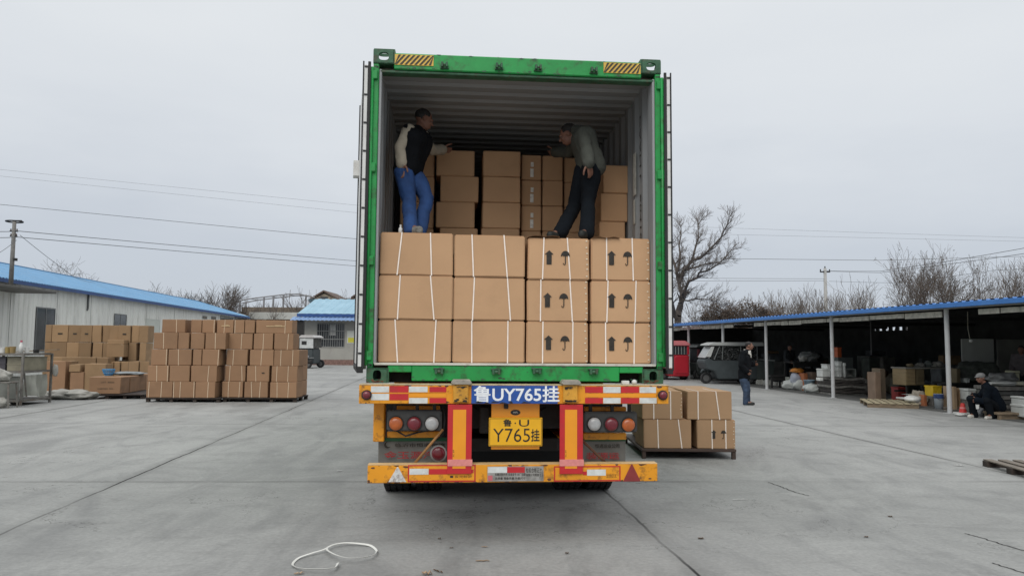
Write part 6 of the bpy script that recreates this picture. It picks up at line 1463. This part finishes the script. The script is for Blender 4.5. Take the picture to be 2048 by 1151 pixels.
litter(1480, 999, .16, .012, .004, .1, white_p, 'white fibre strand right of the stillage')
# ================================================================== PEOPLE
skin = M('skin', (.19, .09, .06), .6, var=.08, scale=20); haird = M('dark hair', (.015, .012, .011), .7, var=.3, scale=60)
def frame(f, up):
    f = Vector(f).normalized(); up = Vector(up); r = f.cross(up).normalized(); u = r.cross(f).normalized()
    return Matrix((r, f, u)).transposed()          # columns: right, forward, up
def add_head(mb, c, Mx, s):
    B = lambda off, r: mb.ball(c+Mx @ (Vector(off)*s), tuple(q*s for q in r), 16, 10, mat=Mx)
    B((0, -.012, .03), (.076, .096, .088)); B((0, .022, -.03), (.058, .070, .075)); B((0, .050, -.075), (.035, .030, .028))
    B((0, .086, .022), (.055, .018, .012))       # brow
    mb.caps(c+Mx @ (Vector((0, .088, .012))*s), c+Mx @ (Vector((0, .112, -.022))*s), .009*s, .015*s)   # nose
    B((-.034, .074, -.018), (.024, .018, .018)); B((.034, .074, -.018), (.024, .018, .018))            # cheeks
    B((0, .087, -.055), (.024, .012, .007)); B((0, .084, -.067), (.020, .011, .007))                   # lips
    for sx_ in (-1, 1): B((sx_*.078, -.012, -.005), (.010, .020, .030))
def add_hand(mb, w, d, side, s, curl=.35):
    # w wrist, d direction of the hand, side: direction from little finger to thumb
    d = Vector(d).normalized(); side = Vector(side); side = (side-d*side.dot(d)).normalized(); nrm = d.cross(side).normalized()
    Mx = Matrix((side, d, nrm)).transposed()
    mb.ball(w+d*.045*s, (.040*s, .050*s, .017*s), 14, 8, mat=Mx)
    for k, (off, ln) in enumerate(((-.031, .058), (-.011, .072), (.010, .078), (.030, .070))):
        p = w+d*.078*s+side*off*s; dd = d.copy(); r = .0098*s
        for j in range(3):
            dd = (dd+nrm*curl*(.35+.3*j)).normalized(); q = p+dd*ln*s*(.45, .32, .25)[j]; mb.caps(p, q, r*(1-.08*j), r*(1-.08*(j+1))); p = q
    p = w+d*.025*s+side*.034*s
    for j in range(3):
        dd = (side*(.8-.25*j)+d*(.6+.2*j)+nrm*curl*.5).normalized(); q = p+dd*.032*s; mb.caps(p, q, .0125*s, .010*s); p = q
def person(name_label, J, s, face, up, outfit, group=None, vox=.009, hands=None, hair='short', hat=None):
    R = empty('person', J['root'], 0, name_label, 'person', group); o0 = Vector(J['root'])
    J = {k: Vector(v)-o0 for k, v in J.items()}
    Mx = frame(face, up); S = s
    def torso(mb, a=1.0):
        c, n_, p = J['chest'], J['neck'], J['pelvis']; sl, sr_ = J['shL'], J['shR']; hl, hr = J['hipL'], J['hipR']
        mid = (c+p)/2; ax = (sr_-sl)*.30; hx = (hr-hl)*.35
        for t in (-1, -.4, .4, 1):
            mb.caps(c+ax*t, mid+(ax+hx)/2*t, .105*S*a, .098*S*a); mb.caps(mid+(ax+hx)/2*t, p+hx*t, .098*S*a, .105*S*a)
        mb.caps(sl, c-ax, .062*S*a, .09*S*a); mb.caps(sr_, c+ax, .062*S*a, .09*S*a); mb.caps(n_, c, .055*S, .085*S*a); mb.caps(sl, n_, .055*S*a, .05*S*a); mb.caps(sr_, n_, .055*S*a, .05*S*a)
    def legs(mb, a=1.0, ext=0):
        for q in 'LR':
            mb.caps(J['hip'+q], J['kn'+q], .092*S*a, .066*S*a); e = J['an'+q]+(J['an'+q]-J['kn'+q]).normalized()*(.035 if ext else 0); mb.caps(J['kn'+q], e, .060*S*a, (.040+ext)*S*a)
    def arms(mb, a=1.0, sides='LR', ext=0):
        for q in sides: mb.caps(J['sh'+q], J['el'+q], .052*S*a, .042*S*a); mb.caps(J['el'+q], J['wr'+q], .042*S*a, (.028+ext)*S*a)
    mb = MB(); torso(mb); legs(mb); arms(mb); add_head(mb, J['head'], Mx, S); mb.caps(J['head']+Mx @ Vector((0, -.02*S, -.06*S)), J['neck'], .052*S, .058*S)
    for q in 'LR':
        if 'fg'+q in J: add_hand(mb, J['wr'+q], J['fg'+q]-J['wr'+q], J.get('th'+q, Vector((0, 1, 0))+o0) if False else (hands or {}).get(q, (0, 1, 0)), S*1.05, .3)
        mb.caps(J['an'+q], J['to'+q]-Vector((0, 0, -.0)), .036*S, .03*S)
    body = remesh(mb, 'body', skin, R, vox, 1)
    for sx_ in (-1, 1):
        m2 = MB(); m2.ball(J['head']+Mx @ (Vector((sx_*.030, .082, .006))*S), .011*S, 10, 8); e_ = m2.build('eye', M('eye', (.10, .07, .06), .2), body, smooth=True)
    # trousers
    mb = MB(); legs(mb, outfit.get('leg', 1.13), .022); hx = (J['hipR']-J['hipL'])*.4; p = J['pelvis']
    for t in (-1, 0, 1): mb.caps(p+hx*t+Vector((0, 0, .02*S)), J['hipL' if t < 0 else 'hipR']+hx*0, .112*S, .105*S)
    remesh(mb, 'trousers', outfit['legs'], R, vox, 2, .010*S, 11/S)
    # top
    if 'under' in outfit:
        mb = MB(); arms(mb, 1.5, 'LR', .012); mb.caps(J['shL'], J['chest'], .075*S, .10*S); mb.caps(J['shR'], J['chest'], .075*S, .10*S); remesh(mb, 'shirt', outfit['under'], R, vox, 2, .010*S, 12/S)
        mb = MB(); torso(mb, 1.27); remesh(mb, 'vest', outfit['top'], R, vox, 2, .008*S, 9/S)
    else:
        mb = MB(); torso(mb, outfit.get('bulk', 1.18)); arms(mb, outfit.get('arm', 1.5), 'LR', .016); remesh(mb, 'jacket', outfit['top'], R, vox, 2, .012*S, 9/S)
    if 'collar' in outfit:
        mb = MB(); n_ = J['neck']; u = (J['head']-J['neck']).normalized(); a_ = u.orthogonal().normalized(); b2 = u.cross(a_)
        mb.tube([n_+a_*(.075*S*math.cos(t))+b2*(.075*S*math.sin(t))+Vector((0, 0, -.004*S)) for t in [i*math.pi/8 for i in range(17)]], .032*S, 8)
        f_ = Vector(face).normalized(); f_.z = 0; mb.caps(n_+f_*.07*S, n_+f_*.10*S+Vector((0, 0, -.16*S)), .035*S, .022*S); mb.caps(n_+Vector((-.02, -.075, 0))*S, n_+f_*.07*S+Vector((0, -.07*S, -.10*S)), .036*S, .022*S)
        remesh(mb, 'collar', outfit['collar'], R, vox, 1, .006, 30)
    # shoes
    for q in 'LR':
        a, t = J['an'+q], J['to'+q]; mb = MB(); d = (t-a); d.z = 0; d = d.normalized() if d.length > 1e-4 else Vector((1, 0, 0)); zb = t.z-.028*S
        heel = Vector((a.x, a.y, zb+.045*S))-d*.03*S; toe = Vector((t.x, t.y, zb+.036*S))
        mb.caps(heel, toe, .045*S, .036*S); mb.caps(a+Vector((0, 0, -.01)), heel, .044*S, .045*S)
        mb.caps(heel-Vector((0, 0, .018*S)), toe-Vector((0, 0, .012*S)), .040*S, .036*S)
        sh = remesh(mb, 'shoe', outfit['shoes'], R, vox*.8, 2)
    # hair
    if hat is None:
        mb = MB(); c = J['head']; mb.ball(c+Mx @ (Vector((0, -.020, .040))*S), (.081*S, .096*S, .084*S), 18, 12, mat=Mx)
        kept = remesh(mb, 'hair', outfit.get('hair', haird), R, vox*.8, 1, .005*S, 40)
        bm = bmesh.new(); bm.from_mesh(kept.data); Mi = Mx.transposed()
        kill = [v for v in bm.verts if (lambda w: w.z < .028*S and w.y > -.02*S or w.z < -.03*S or (w.y > .045*S and w.z < .075*S))(Mi @ (v.co-c))]
        bmesh.ops.delete(bm, geom=kill, context='VERTS'); bm.to_mesh(kept.data); bm.free()
    else:
        mb = MB(); c = J['head']; mb.ball(c+Mx @ (Vector((0, -.012, .055))*S), (.092*S, .108*S, .072*S), 18, 10, mat=Mx); mb.ball(c+Mx @ (Vector((0, .10, .045))*S), (.06*S, .05*S, .010*S), 12, 8, mat=Mx)
        remesh(mb, 'cap', hat, R, vox*.8, 1, .004, 20)
    return R
denim = M('blue denim', (.012, .046, .15), .85, var=.25, scale=9, bump=.3, bscale=120); denim2 = M('washed denim', (.030, .05, .09), .85, var=.45, scale=7, bump=.3)
blackc = M('black cloth', (.006, .007, .009), .95, var=.3, scale=8, spec=.15); cream = M('cream knit', (.34, .30, .235), .9, var=.08, scale=20, bump=.4, bscale=90)
olive = M('grey green jacket', (.060, .064, .053), .9, var=.15, scale=6); navy = M('dark navy cloth', (.004, .007, .012), .95, var=.3, spec=.15); darktr = M('dark trousers', (.006, .008, .011), .95, var=.2, spec=.15)
shoeg = M('grey trainer', (.17, .16, .14), .7, var=.5, scale=40); shoeb = M('black shoe', (.012, .014, .012), .7); fleece = M('white fleece', (.52, .50, .46), .95, var=.15, scale=30, bump=.6, bscale=60)
greyj = M('grey jacket', (.035, .038, .042), .95, var=.2, spec=.2)
def tw(px, py, y): return TW(T(px, py, y+.16))
# man in blue jeans leaning on the left wall, facing right
J = dict(root=TW((T(830, 455, .56).x, .56, ZT+.002)), head=tw(848, 240, .62), neck=tw(838, 262, .58), chest=tw(834, 282, .52), pelvis=tw(816, 338, .46),
         shR=tw(818, 262, .40), elR=tw(800, 296, .34), wrR=tw(803, 327, .33), fgR=tw(804, 350, .33), shL=tw(848, 272, .72), elL=tw(862, 301, .86), wrL=tw(884, 299, 1.05), fgL=tw(905, 300, 1.18),
         hipR=tw(808, 345, .40), knR=tw(818, 400, .36), anR=tw(821, 446, .10), toR=tw(839, 457, -.02), hipL=tw(826, 346, .52), knL=tw(854, 396, .44), anL=tw(841, 441, .30), toL=tw(832, 452, .14))
for q in ('anR', 'toR', 'anL', 'toL'):
    pass
J['toR'].z = J['root'].z+.03; J['toL'].z = J['root'].z+.03; J['anR'].z = J['root'].z+.075; J['anL'].z = J['root'].z+.09
person('man in blue jeans, black vest and cream sleeves leaning inside the left of the container', J, .84, (.80, .35, -.25), (0, 0, 1), dict(top=blackc, under=cream, legs=denim, shoes=shoeg, leg=1.22), 'workers inside the container', .0075, dict(R=(.8, -.5, 0), L=(0, -.6, .3)))
# man in dark trousers bending to the left
J = dict(root=TW((T(1165, 460, .61).x, .61, ZT+.002)), head=tw(1137, 270, .62), neck=tw(1151, 262, .58), chest=tw(1166, 280, .55), pelvis=tw(1183, 332, .48),
         shL=tw(1166, 266, .42), elL=tw(1174, 300, .27), wrL=tw(1177, 325, .22), fgL=tw(1180, 340, .24), shR=tw(1156, 280, .74), elR=tw(1138, 304, .90), wrR=tw(1112, 304, 1.08), fgR=tw(1096, 308, 1.20),
         hipL=tw(1182, 342, .40), knL=tw(1177, 402, .40), anL=tw(1174, 455, .14), toL=tw(1163, 464, .02), hipR=tw(1168, 344, .55), knR=tw(1150, 412, .60), anR=tw(1122, 455, .24), toR=tw(1100, 464, .12))
for q, h in (('toL', .03), ('toR', .03), ('anL', .08), ('anR', .085)): J[q].z = J['root'].z+h
person('man in a grey green jacket and dark trousers bending over the cartons inside the container', J, .86, (-.85, .25, -.35), (-.25, 0, 1), dict(top=olive, legs=darktr, shoes=shoeb, bulk=1.28, leg=1.25), 'workers inside the container', .0075, dict(L=(-.6, -.5, 0), R=(0, -.6, .3)))
# small bottle beside the first man
bottle('small white bottle standing on the top cartons by the left container wall', *TW((T(801, 458, .22).x, .22, ZT+.003)), .085, .017, whitem, whitem)
# standing man, looking right
def atY(px, py, Y): return D(px, py, Y)
Ym = 20.4; k_ = dict
J = dict(root=Vector((D(1493, 805, Ym).x, Ym, 0)), head=atY(1498.5, 691.5, Ym), neck=atY(1494, 702, Ym), chest=atY(1490, 716, Ym), pelvis=atY(1488, 752, Ym),
         shR=atY(1487, 706, Ym-.16), elR=atY(1482, 730, Ym-.22), wrR=atY(1493, 741, Ym-.24), fgR=atY(1498, 746, Ym-.2), shL=atY(1496, 706, Ym+.18), elL=atY(1495, 730, Ym+.24), wrL=atY(1508, 727, Ym+.1), fgL=atY(1513, 728, Ym+.02),
         hipR=atY(1487, 758, Ym-.09), knR=atY(1492, 782, Ym-.1), anR=atY(1491, 799, Ym-.08), toR=atY(1505, 805, Ym-.12), hipL=atY(1490, 758, Ym+.09), knL=atY(1495, 781, Ym+.08), anL=atY(1495, 798, Ym+.1), toL=atY(1507, 804, Ym+.02))
for q, h in (('toL', .03), ('toR', .03), ('anL', .09), ('anR', .09)): J[q].z = h
person('man in a black jacket with white fleece collar and jeans standing in the yard', J, 1.0, (.9, -.35, -.02), (0, 0, 1), dict(top=blackc, legs=denim2, shoes=shoeb, collar=fleece, bulk=1.42, arm=1.75, leg=1.22), None, .011, dict(R=(.8, 0, .3), L=(0, 0, 1)))
# seated man, facing left
Ys = 17.2
J = dict(root=Vector((D(1985, 832, Ys).x, Ys, 0)), head=atY(1961, 756, Ys), neck=atY(1971, 768, Ys), chest=atY(1980, 786, Ys), pelvis=atY(1995, 812, Ys),
         shL=atY(1977, 778, Ys-.17), elL=atY(1970, 803, Ys-.24), wrL=atY(1955, 800, Ys-.2), fgL=atY(1948, 801, Ys-.12), shR=atY(1972, 780, Ys+.17), elR=atY(1957, 796, Ys+.22), wrR=atY(1948, 791, Ys+.05), fgR=atY(1943, 792, Ys-.04),
         hipL=atY(1992, 814, Ys-.10), knL=atY(1974, 802, Ys-.30), anL=atY(1982, 826, Ys-.28), toL=atY(1972, 830, Ys-.42), hipR=atY(1990, 814, Ys+.1), knR=atY(1941, 797, Ys-.02), anR=atY(1948, 825, Ys), toR=atY(1938, 830, Ys-.06))
for q, h in (('toL', .03), ('toR', .03), ('anL', .09), ('anR', .09)): J[q].z = h
person('man in dark clothes and a grey cap seated at the edge of the shed', J, 1.0, (-.9, -.25, -.12), (-.1, 0, 1), dict(top=navy, legs=darktr, shoes=fleece, bulk=1.62, arm=1.8, leg=1.3), None, .011, dict(L=(0, 0, 1), R=(0, 0, 1)), hat=M('grey cap', (.17, .17, .17), .9, var=.15, scale=20))
o = empty('low_stool', (J['pelvis'].x+.02, Ys, 0), 0, 'low stool under the seated man', 'stool'); MB().box(-.17, .17, -.16, .16, J['pelvis'].z-.16, J['pelvis'].z-.12).build('seat', deck_d, o, bevel=.01)
for sx_ in (-1, 1):
    for sy_ in (-1, 1): MB().box(sx_*.13-.02, sx_*.13+.02, sy_*.12-.02, sy_*.12+.02, 0, J['pelvis'].z-.161).build('leg', deck_d, o)
p = G(1956, 831); lump('plastic_bag', 'white knotted plastic bag at the feet of the seated man', 'bag', (p.x, p.y-.1, 0), (.27, .24, .22), M('frosted bag', (.36, .36, .37), .4, var=.2, scale=12), seed=130, wr=.35)
o = empty('cup', (D(1955, 812, Ys-.25).x, Ys-.25, .22), 0, 'white cup above the plastic bag of the seated man', 'cup'); mb = MB(); mb.cyl((0, 0, 0), (0, 0, .09), .03, .038, n=14); mb.build('cup_body', whitem, o); mb = MB(); mb.cyl((0, 0, .0905), (0, 0, .096), .041, n=14); mb.build('lid', whitem, o)
# figures deep in the shed
def standing(px, pyh, pyf, Y, label, fac, outfit, s=1.0):
    x = D(px, 700, Y).x; H_ = 1.68; V = lambda dx, dz, dy=0: Vector((x+dx, Y+dy, dz))
    f = Vector(fac).normalized(); r = f.cross(Vector((0, 0, 1))).normalized()
    C = Vector((x, Y, 0)); P = lambda a, b2, z: C+r*a+f*b2+Vector((0, 0, z))
    J = dict(root=C, head=P(0, .04, 1.56), neck=P(0, .02, 1.42), chest=P(0, 0, 1.25), pelvis=P(0, -.02, .93), shL=P(-.18, 0, 1.38), shR=P(.18, 0, 1.38), elL=P(-.24, .02, 1.10), elR=P(.24, .02, 1.10), wrL=P(-.20, .22, 1.02), wrR=P(.20, .22, 1.02), fgL=P(-.16, .30, 1.0), fgR=P(.16, .30, 1.0),
             hipL=P(-.10, 0, .90), hipR=P(.10, 0, .90), knL=P(-.11, .03, .49), knR=P(.11, .03, .49), anL=P(-.12, 0, .09), anR=P(.12, 0, .09), toL=P(-.14, .16, .03), toR=P(.14, .16, .03))
    return person(label, J, s, fac, (0, 0, 1), outfit, 'people deep inside the open shed', .014, dict(L=(0, 0, 1), R=(0, 0, 1)))
standing(1578, 706, 760, 30.4, 'person in a grey jacket standing in the dark of the shed by the table', (.4, -.9, -.2), dict(top=greyj, legs=darktr, shoes=shoeb))
standing(2043, 695, 760, 20.4, 'person in a dim pinkish grey top at the right edge inside the shed', (-.7, -.6, -.2), dict(top=M('dim pink grey top', (.10, .085, .09), .9), legs=darktr, shoes=shoeb))

# ================================================================== TREES
bark = M('grey brown bark', (.085, .070, .058), .9, var=.3, scale=6); twigm = M('twig bark', (.105, .085, .072), .9, var=.3, scale=3); twigp = M('paler twig bark', (.13, .11, .095), .9, var=.3, scale=3)
leafb = M('dry brown leaves', (.075, .05, .033), .9, var=.5, scale=2); leafd = M('dry dark leaves', (.05, .04, .03), .9, var=.5, scale=2)
def seg(mb, p, q, r0, r1, n=3):
    d = (q-p).normalized(); a = d.orthogonal().normalized(); b_ = d.cross(a); i0 = len(mb.v)
    for pp, r in ((p, r0), (q, r1)):
        for i in range(n): t = 2*math.pi*i/n; mb.v.append(tuple(pp+a*(math.cos(t)*r)+b_*(math.sin(t)*r)))
    for i in range(n): j = (i+1) % n; mb.f.append((i0+i, i0+j, i0+n+j, i0+n+i)); mb.m.append(0)
def branch(rg, big, tw_, p, d, ln, r, depth, up, spread, minr, leaves=None, nsub=3):
    nseg = 4 if depth > 1 else 3; pp = p; dd = d.copy(); rr = r
    for i in range(nseg):
        dd = (dd+Vector((rg.gauss(0, .16), rg.gauss(0, .16), rg.gauss(0, .12)+up*.12))).normalized(); q = pp+dd*ln/nseg; r2 = max(rr*(.80 if depth > 0 else .7), minr)
        seg(big if rr > minr*2.6 else tw_, pp, q, rr, r2, 5 if rr > minr*5 else 3)
        if depth > 0 and i >= (1 if depth > 2 else 0):
            for s_ in range(nsub if i == nseg-1 else (nsub-1 if depth < 3 else 1)):
                ax = dd.orthogonal().normalized(); ax.rotate(Matrix.Rotation(rg.random()*6.283, 3, dd)); nd = (dd*math.cos(spread)+ax*math.sin(spread)*(0.7+rg.random()*.6)); nd.z += up*.25; nd.normalize()
                branch(rg, big, tw_, q, nd, ln*(.52+rg.random()*.26), r2*.72, depth-1, up, spread, minr, leaves, nsub)
        elif leaves is not None and rg.random() < leaves[1]:
            for _ in range(leaves[2]):
                c = q+Vector((rg.gauss(0, .12), rg.gauss(0, .12), rg.gauss(0, .12))); s_ = leaves[3]*(.6+rg.random()*.8); a = Vector((rg.gauss(0, 1), rg.gauss(0, 1), rg.gauss(0, 1))).normalized(); b_ = a.orthogonal().normalized()
                leaves[0].add([c-a*s_, c+b_*s_*.5, c+a*s_, c-b_*s_*.5], [(0, 1, 2, 3)])
        pp, rr = q, r2
def tree(label, px, Y, H, seed, cat='tree', name='bare_tree', up=.5, spread=.55, depth=4, trunkh=.25, r=None, leaf=None, stems=1, minr=None, tm=None, group='bare trees behind the yard', nsub=3, z0=0):
    rg = random.Random(seed); big = MB(); tw_ = MB(); lf = MB(); r = r or H*.016; minr = minr or Y*.00017
    base = Vector((D(px, 690, Y).x, Y, z0)); lv = (lf, leaf[0], leaf[1], leaf[2]) if leaf else None
    for s_ in range(stems):
        a = rg.random()*6.283; tilt = 0 if stems == 1 else .15+rg.random()*.45
        d = Vector((math.cos(a)*tilt, math.sin(a)*tilt, 1)).normalized(); p = Vector((math.cos(a)*.15*(stems > 1), math.sin(a)*.15*(stems > 1), 0))
        if trunkh > .02: q = p+d*H*trunkh; seg(big, p, q, r*1.25, r, 8); p = q
        for b_ in range(3 if stems == 1 else 1):
            a2 = rg.random()*6.283; dd = (d+Vector((math.cos(a2), math.sin(a2), 0))*(.45 if stems == 1 else .1)).normalized()
            branch(rg, big, tw_, p, dd, H*(1-trunkh)*.47, r*.75, depth, up, spread, minr, lv, nsub)
    # scale to height
    zmax = max([v[2] for v in tw_.v]+[1]); k = H/zmax
    for m_ in (big, tw_, lf): m_.v = [(v[0]*k, v[1]*k, v[2]*k) for v in m_.v]
    o = empty(name, base, 0, label, cat, group); big.build('trunk', bark, o, fix=False); c = tw_.build('crown', tm or twigm, o, fix=False)
    if leaf: lf.build('foliage', leaf[3], c, fix=False)
    return o
def topH(px, py, Y): return D(px, py, Y).z
# left background
tree('bare tree crown showing above the blue roof beside the leaning pole', 78, 62, topH(78, 502, 62), 3, spread=.75, up=.3, depth=4, nsub=2, stems=3, trunkh=.1)
tree('smaller bare tree further along above the blue roof', 298, 80, topH(298, 562, 80), 4, spread=.75, up=.25, depth=3, stems=3, trunkh=.1)
tree('round bare tree at the far end of the blue roof', 437, 80, topH(437, 561, 80), 5, spread=.62, up=.5, depth=3, stems=5, trunkh=.15)
for k, (px, py, Y) in enumerate(((500, 600, 85), (530, 594, 88), (558, 600, 86), (585, 592, 90), (600, 572, 92), (612, 580, 92), (680, 575, 110), (655, 590, 104), (545, 604, 84), (515, 606, 86), (345, 578, 75), (385, 588, 78), (470, 596, 82))):
    tree(f'thin bare tree seen beyond the brown brick wall, {ordinal(k) if k < 12 else "last"} of a loose row', px, Y, topH(px, py, Y), 20+k, depth=2, spread=.45, up=.8, group='thin trees beyond the brick wall', stems=2 if k % 2 else 1, trunkh=.15)
# right background
for k, (px, py, Y, st) in enumerate(((1442, 583, 55, 5), (1550, 574, 60, 3), (1590, 568, 62, 3), (1622, 566, 58, 3), (1690, 572, 60, 3), (1722, 566, 58, 2), (1742, 572, 61, 2), (1515, 588, 64, 3), (1655, 575, 64, 3), (1570, 580, 66, 3), (1608, 585, 68, 3), (1705, 580, 66, 3))):
    tree(['fan shaped bare bush just right of the big tree', 'bare tree behind the shed, right of the brown bush', 'tall twiggy tree behind the shed left of the concrete pole', 'forked bare tree left of the concrete pole', 'bare tree just right of the concrete pole', 'thin bare tree with a dark nest, right of the concrete pole', 'narrow bare tree left of the high round crown', 'low bare tree behind the brown bush', 'bare tree hidden by the concrete pole', 'slender bare tree between two taller ones', 'short bare tree far behind the shed roof', 'short bare tree farther right behind the shed roof'][k], px, Y, topH(px, py, Y), 40+k, depth=3, spread=.36, up=.85, stems=st, trunkh=.10, nsub=2, tm=twigp if k % 2 else twigm)
tree('brown leaved bush above the shed roof', 1497, 54, topH(1497, 588, 54), 61, name='brown_bush', cat='bush', depth=4, spread=.8, up=.2, stems=3, trunkh=.12, leaf=(.35, 2, .08, leafb))
tree('tall bare tree with a round crown and scattered leaves', 1800, 52, topH(1800, 488, 52), 62, depth=4, spread=.46, up=.55, leaf=(.04, 2, .10, leafd), trunkh=.22, nsub=2, tm=twigm)
tree('broad dark bare tree right of the round crown', 1915, 48, topH(1915, 478, 48), 63, depth=4, spread=.46, up=.5, leaf=(.03, 2, .08, leafd), trunkh=.08, stems=3, nsub=2)
tree('bare tree leaning behind the broad dark one', 1870, 50, topH(1870, 508, 50), 64, depth=3, nsub=3, spread=.5, up=.6, leaf=(.12, 3, .08, leafd), trunkh=.2)
tree('bare tree partly outside the right edge of the picture', 2062, 46, topH(2062, 485, 46), 65, depth=3, spread=.5, up=.5, trunkh=.2)
tree('bare tree between the broad dark one and the picture edge', 1965, 55, topH(1965, 545, 55), 66, depth=3, spread=.5, up=.5, trunkh=.15, tm=twigp)
for k, (px, py, Y, sd_) in enumerate(((1772, 512, 54, 81), (1832, 508, 55, 82), (1890, 502, 51, 83), (1945, 508, 52, 84), (1988, 530, 54, 85))):
    tree(['bare tree filling the left flank of the round crown', 'bare tree filling the right flank of the round crown', 'bare tree just left of the broad dark one', 'bare tree just right of the broad dark one', 'lower bare tree right of the broad dark one'][k], px, Y, topH(px, py, Y), sd_, depth=3, spread=.48, up=.6, trunkh=.2, stems=2, nsub=2, tm=twigp if k % 2 else twigm)
# the big tree with sweeping limbs right behind the container door
Yt = 47.0; rg = random.Random(12); big = MB(); tw_ = MB(); base = D(1356, 650, Yt); base.z = 0
def L3(pts): return [D(x, y, Yt+dy)-Vector((base.x, Yt, 0)) for x, y, dy in pts]
limbs = [([(1357, 720, 0), (1357, 655, 0), (1356, 632, 0), (1361, 610, 0)], .26, .20),
 ([(1356, 640, 0), (1347, 620, -.5), (1341, 600, -1), (1334, 570, -1.5), (1322, 540, -2)], .15, .05),
 ([(1361, 610, 0), (1366, 595, .2), (1358, 568, .5), (1354, 545, .5), (1360, 520, 1), (1358, 490, 1.5), (1362, 455, 2)], .15, .03),
 ([(1366, 595, .2), (1372, 575, -.5), (1384, 560, -1), (1398, 545, -1.5), (1418, 540, -2), (1445, 520, -2.5)], .11, .03),
 ([(1358, 568, .5), (1366, 542, 0), (1384, 520, 0), (1408, 510, -.4), (1428, 490, -1), (1448, 460, -1.6), (1458, 436, -2)], .12, .03),
 ([(1354, 545, .5), (1346, 520, 1), (1340, 490, 1.5), (1332, 460, 2)], .10, .03),
 ([(1384, 520, 0), (1392, 490, .5), (1396, 462, 1), (1402, 440, 1)], .07, .025),
 ([(1366, 542, 0), (1384, 536, 1), (1410, 528, 1.5), (1440, 524, 2), (1462, 500, 2)], .08, .025),
 ([(1357, 606, 0), (1376, 601, -1), (1400, 598, -2), (1432, 602, -2.4)], .06, .02),
 ([(1342, 602, -1), (1334, 590, -1.6), (1322, 578, -2)], .06, .02)]
for pts, r0, r1 in limbs:
    P = L3(pts); n = len(P)
    for i in range(n-1):
        ra = r0+(r1-r0)*i/(n-1); rb = r0+(r1-r0)*(i+1)/(n-1); mid = (P[i]+P[i+1])/2+Vector((rg.gauss(0, .06), rg.gauss(0, .06), rg.gauss(0, .06)))
        seg(big, P[i], mid, ra, (ra+rb)/2, 7); seg(big, mid, P[i+1], (ra+rb)/2, rb, 7)
        if pts[i+1][1] < 606 or r0 < .1:
            for q, rq in ((mid, (ra+rb)/2), (P[i+1], rb)):
                for _ in range(3):
                    d = (P[i+1]-P[i]).normalized(); ax = d.orthogonal().normalized(); ax.rotate(Matrix.Rotation(rg.random()*6.283, 3, d)); nd = (d*.7+ax*.8+Vector((.25, 0, .35))).normalized()
                    branch(rg, big, tw_, q, nd, .32+rg.random()*.5, max(rq*.45, .02), 2, .45, .6, .0065, None, 2)
    branch(rg, big, tw_, P[-1], (P[-1]-P[-2]).normalized(), .45, r1, 2, .4, .5, .0065, None, 2)
o = empty('bare_tree', (base.x, Yt, 0), 0, 'big bare tree with limbs sweeping right, directly behind the right container door', 'tree', 'bare trees behind the yard')
big.build('trunk', bark, o, fix=False); tw_.build('crown', twigm, o, fix=False)
# far wooded belt along the horizon
rg = random.Random(99); mb = MB()
for i in range(900):
    a = rg.uniform(-1.1, 1.1); Y = rg.uniform(110, 150); x = math.tan(a)*Y*.8; h = rg.uniform(2.5, 6.0); p = Vector((x, Y, 0))
    for s_ in range(5):
        q = p+Vector((rg.gauss(0, 1.0), rg.gauss(0, .6), h*rg.uniform(.6, 1))); seg(mb, p, q, .09, .02)
        for _ in range(4): w = p.lerp(q, rg.uniform(.3, 1)); seg(mb, w, w+Vector((rg.gauss(0, .6), rg.gauss(0, .3), rg.uniform(.3, 1.3))), .035, .015)
o = mb.build('distant_woods', twigm, None, fix=False); tag(o, 'belt of bare undergrowth and trees along the horizon', 'woods', None, 'stuff')
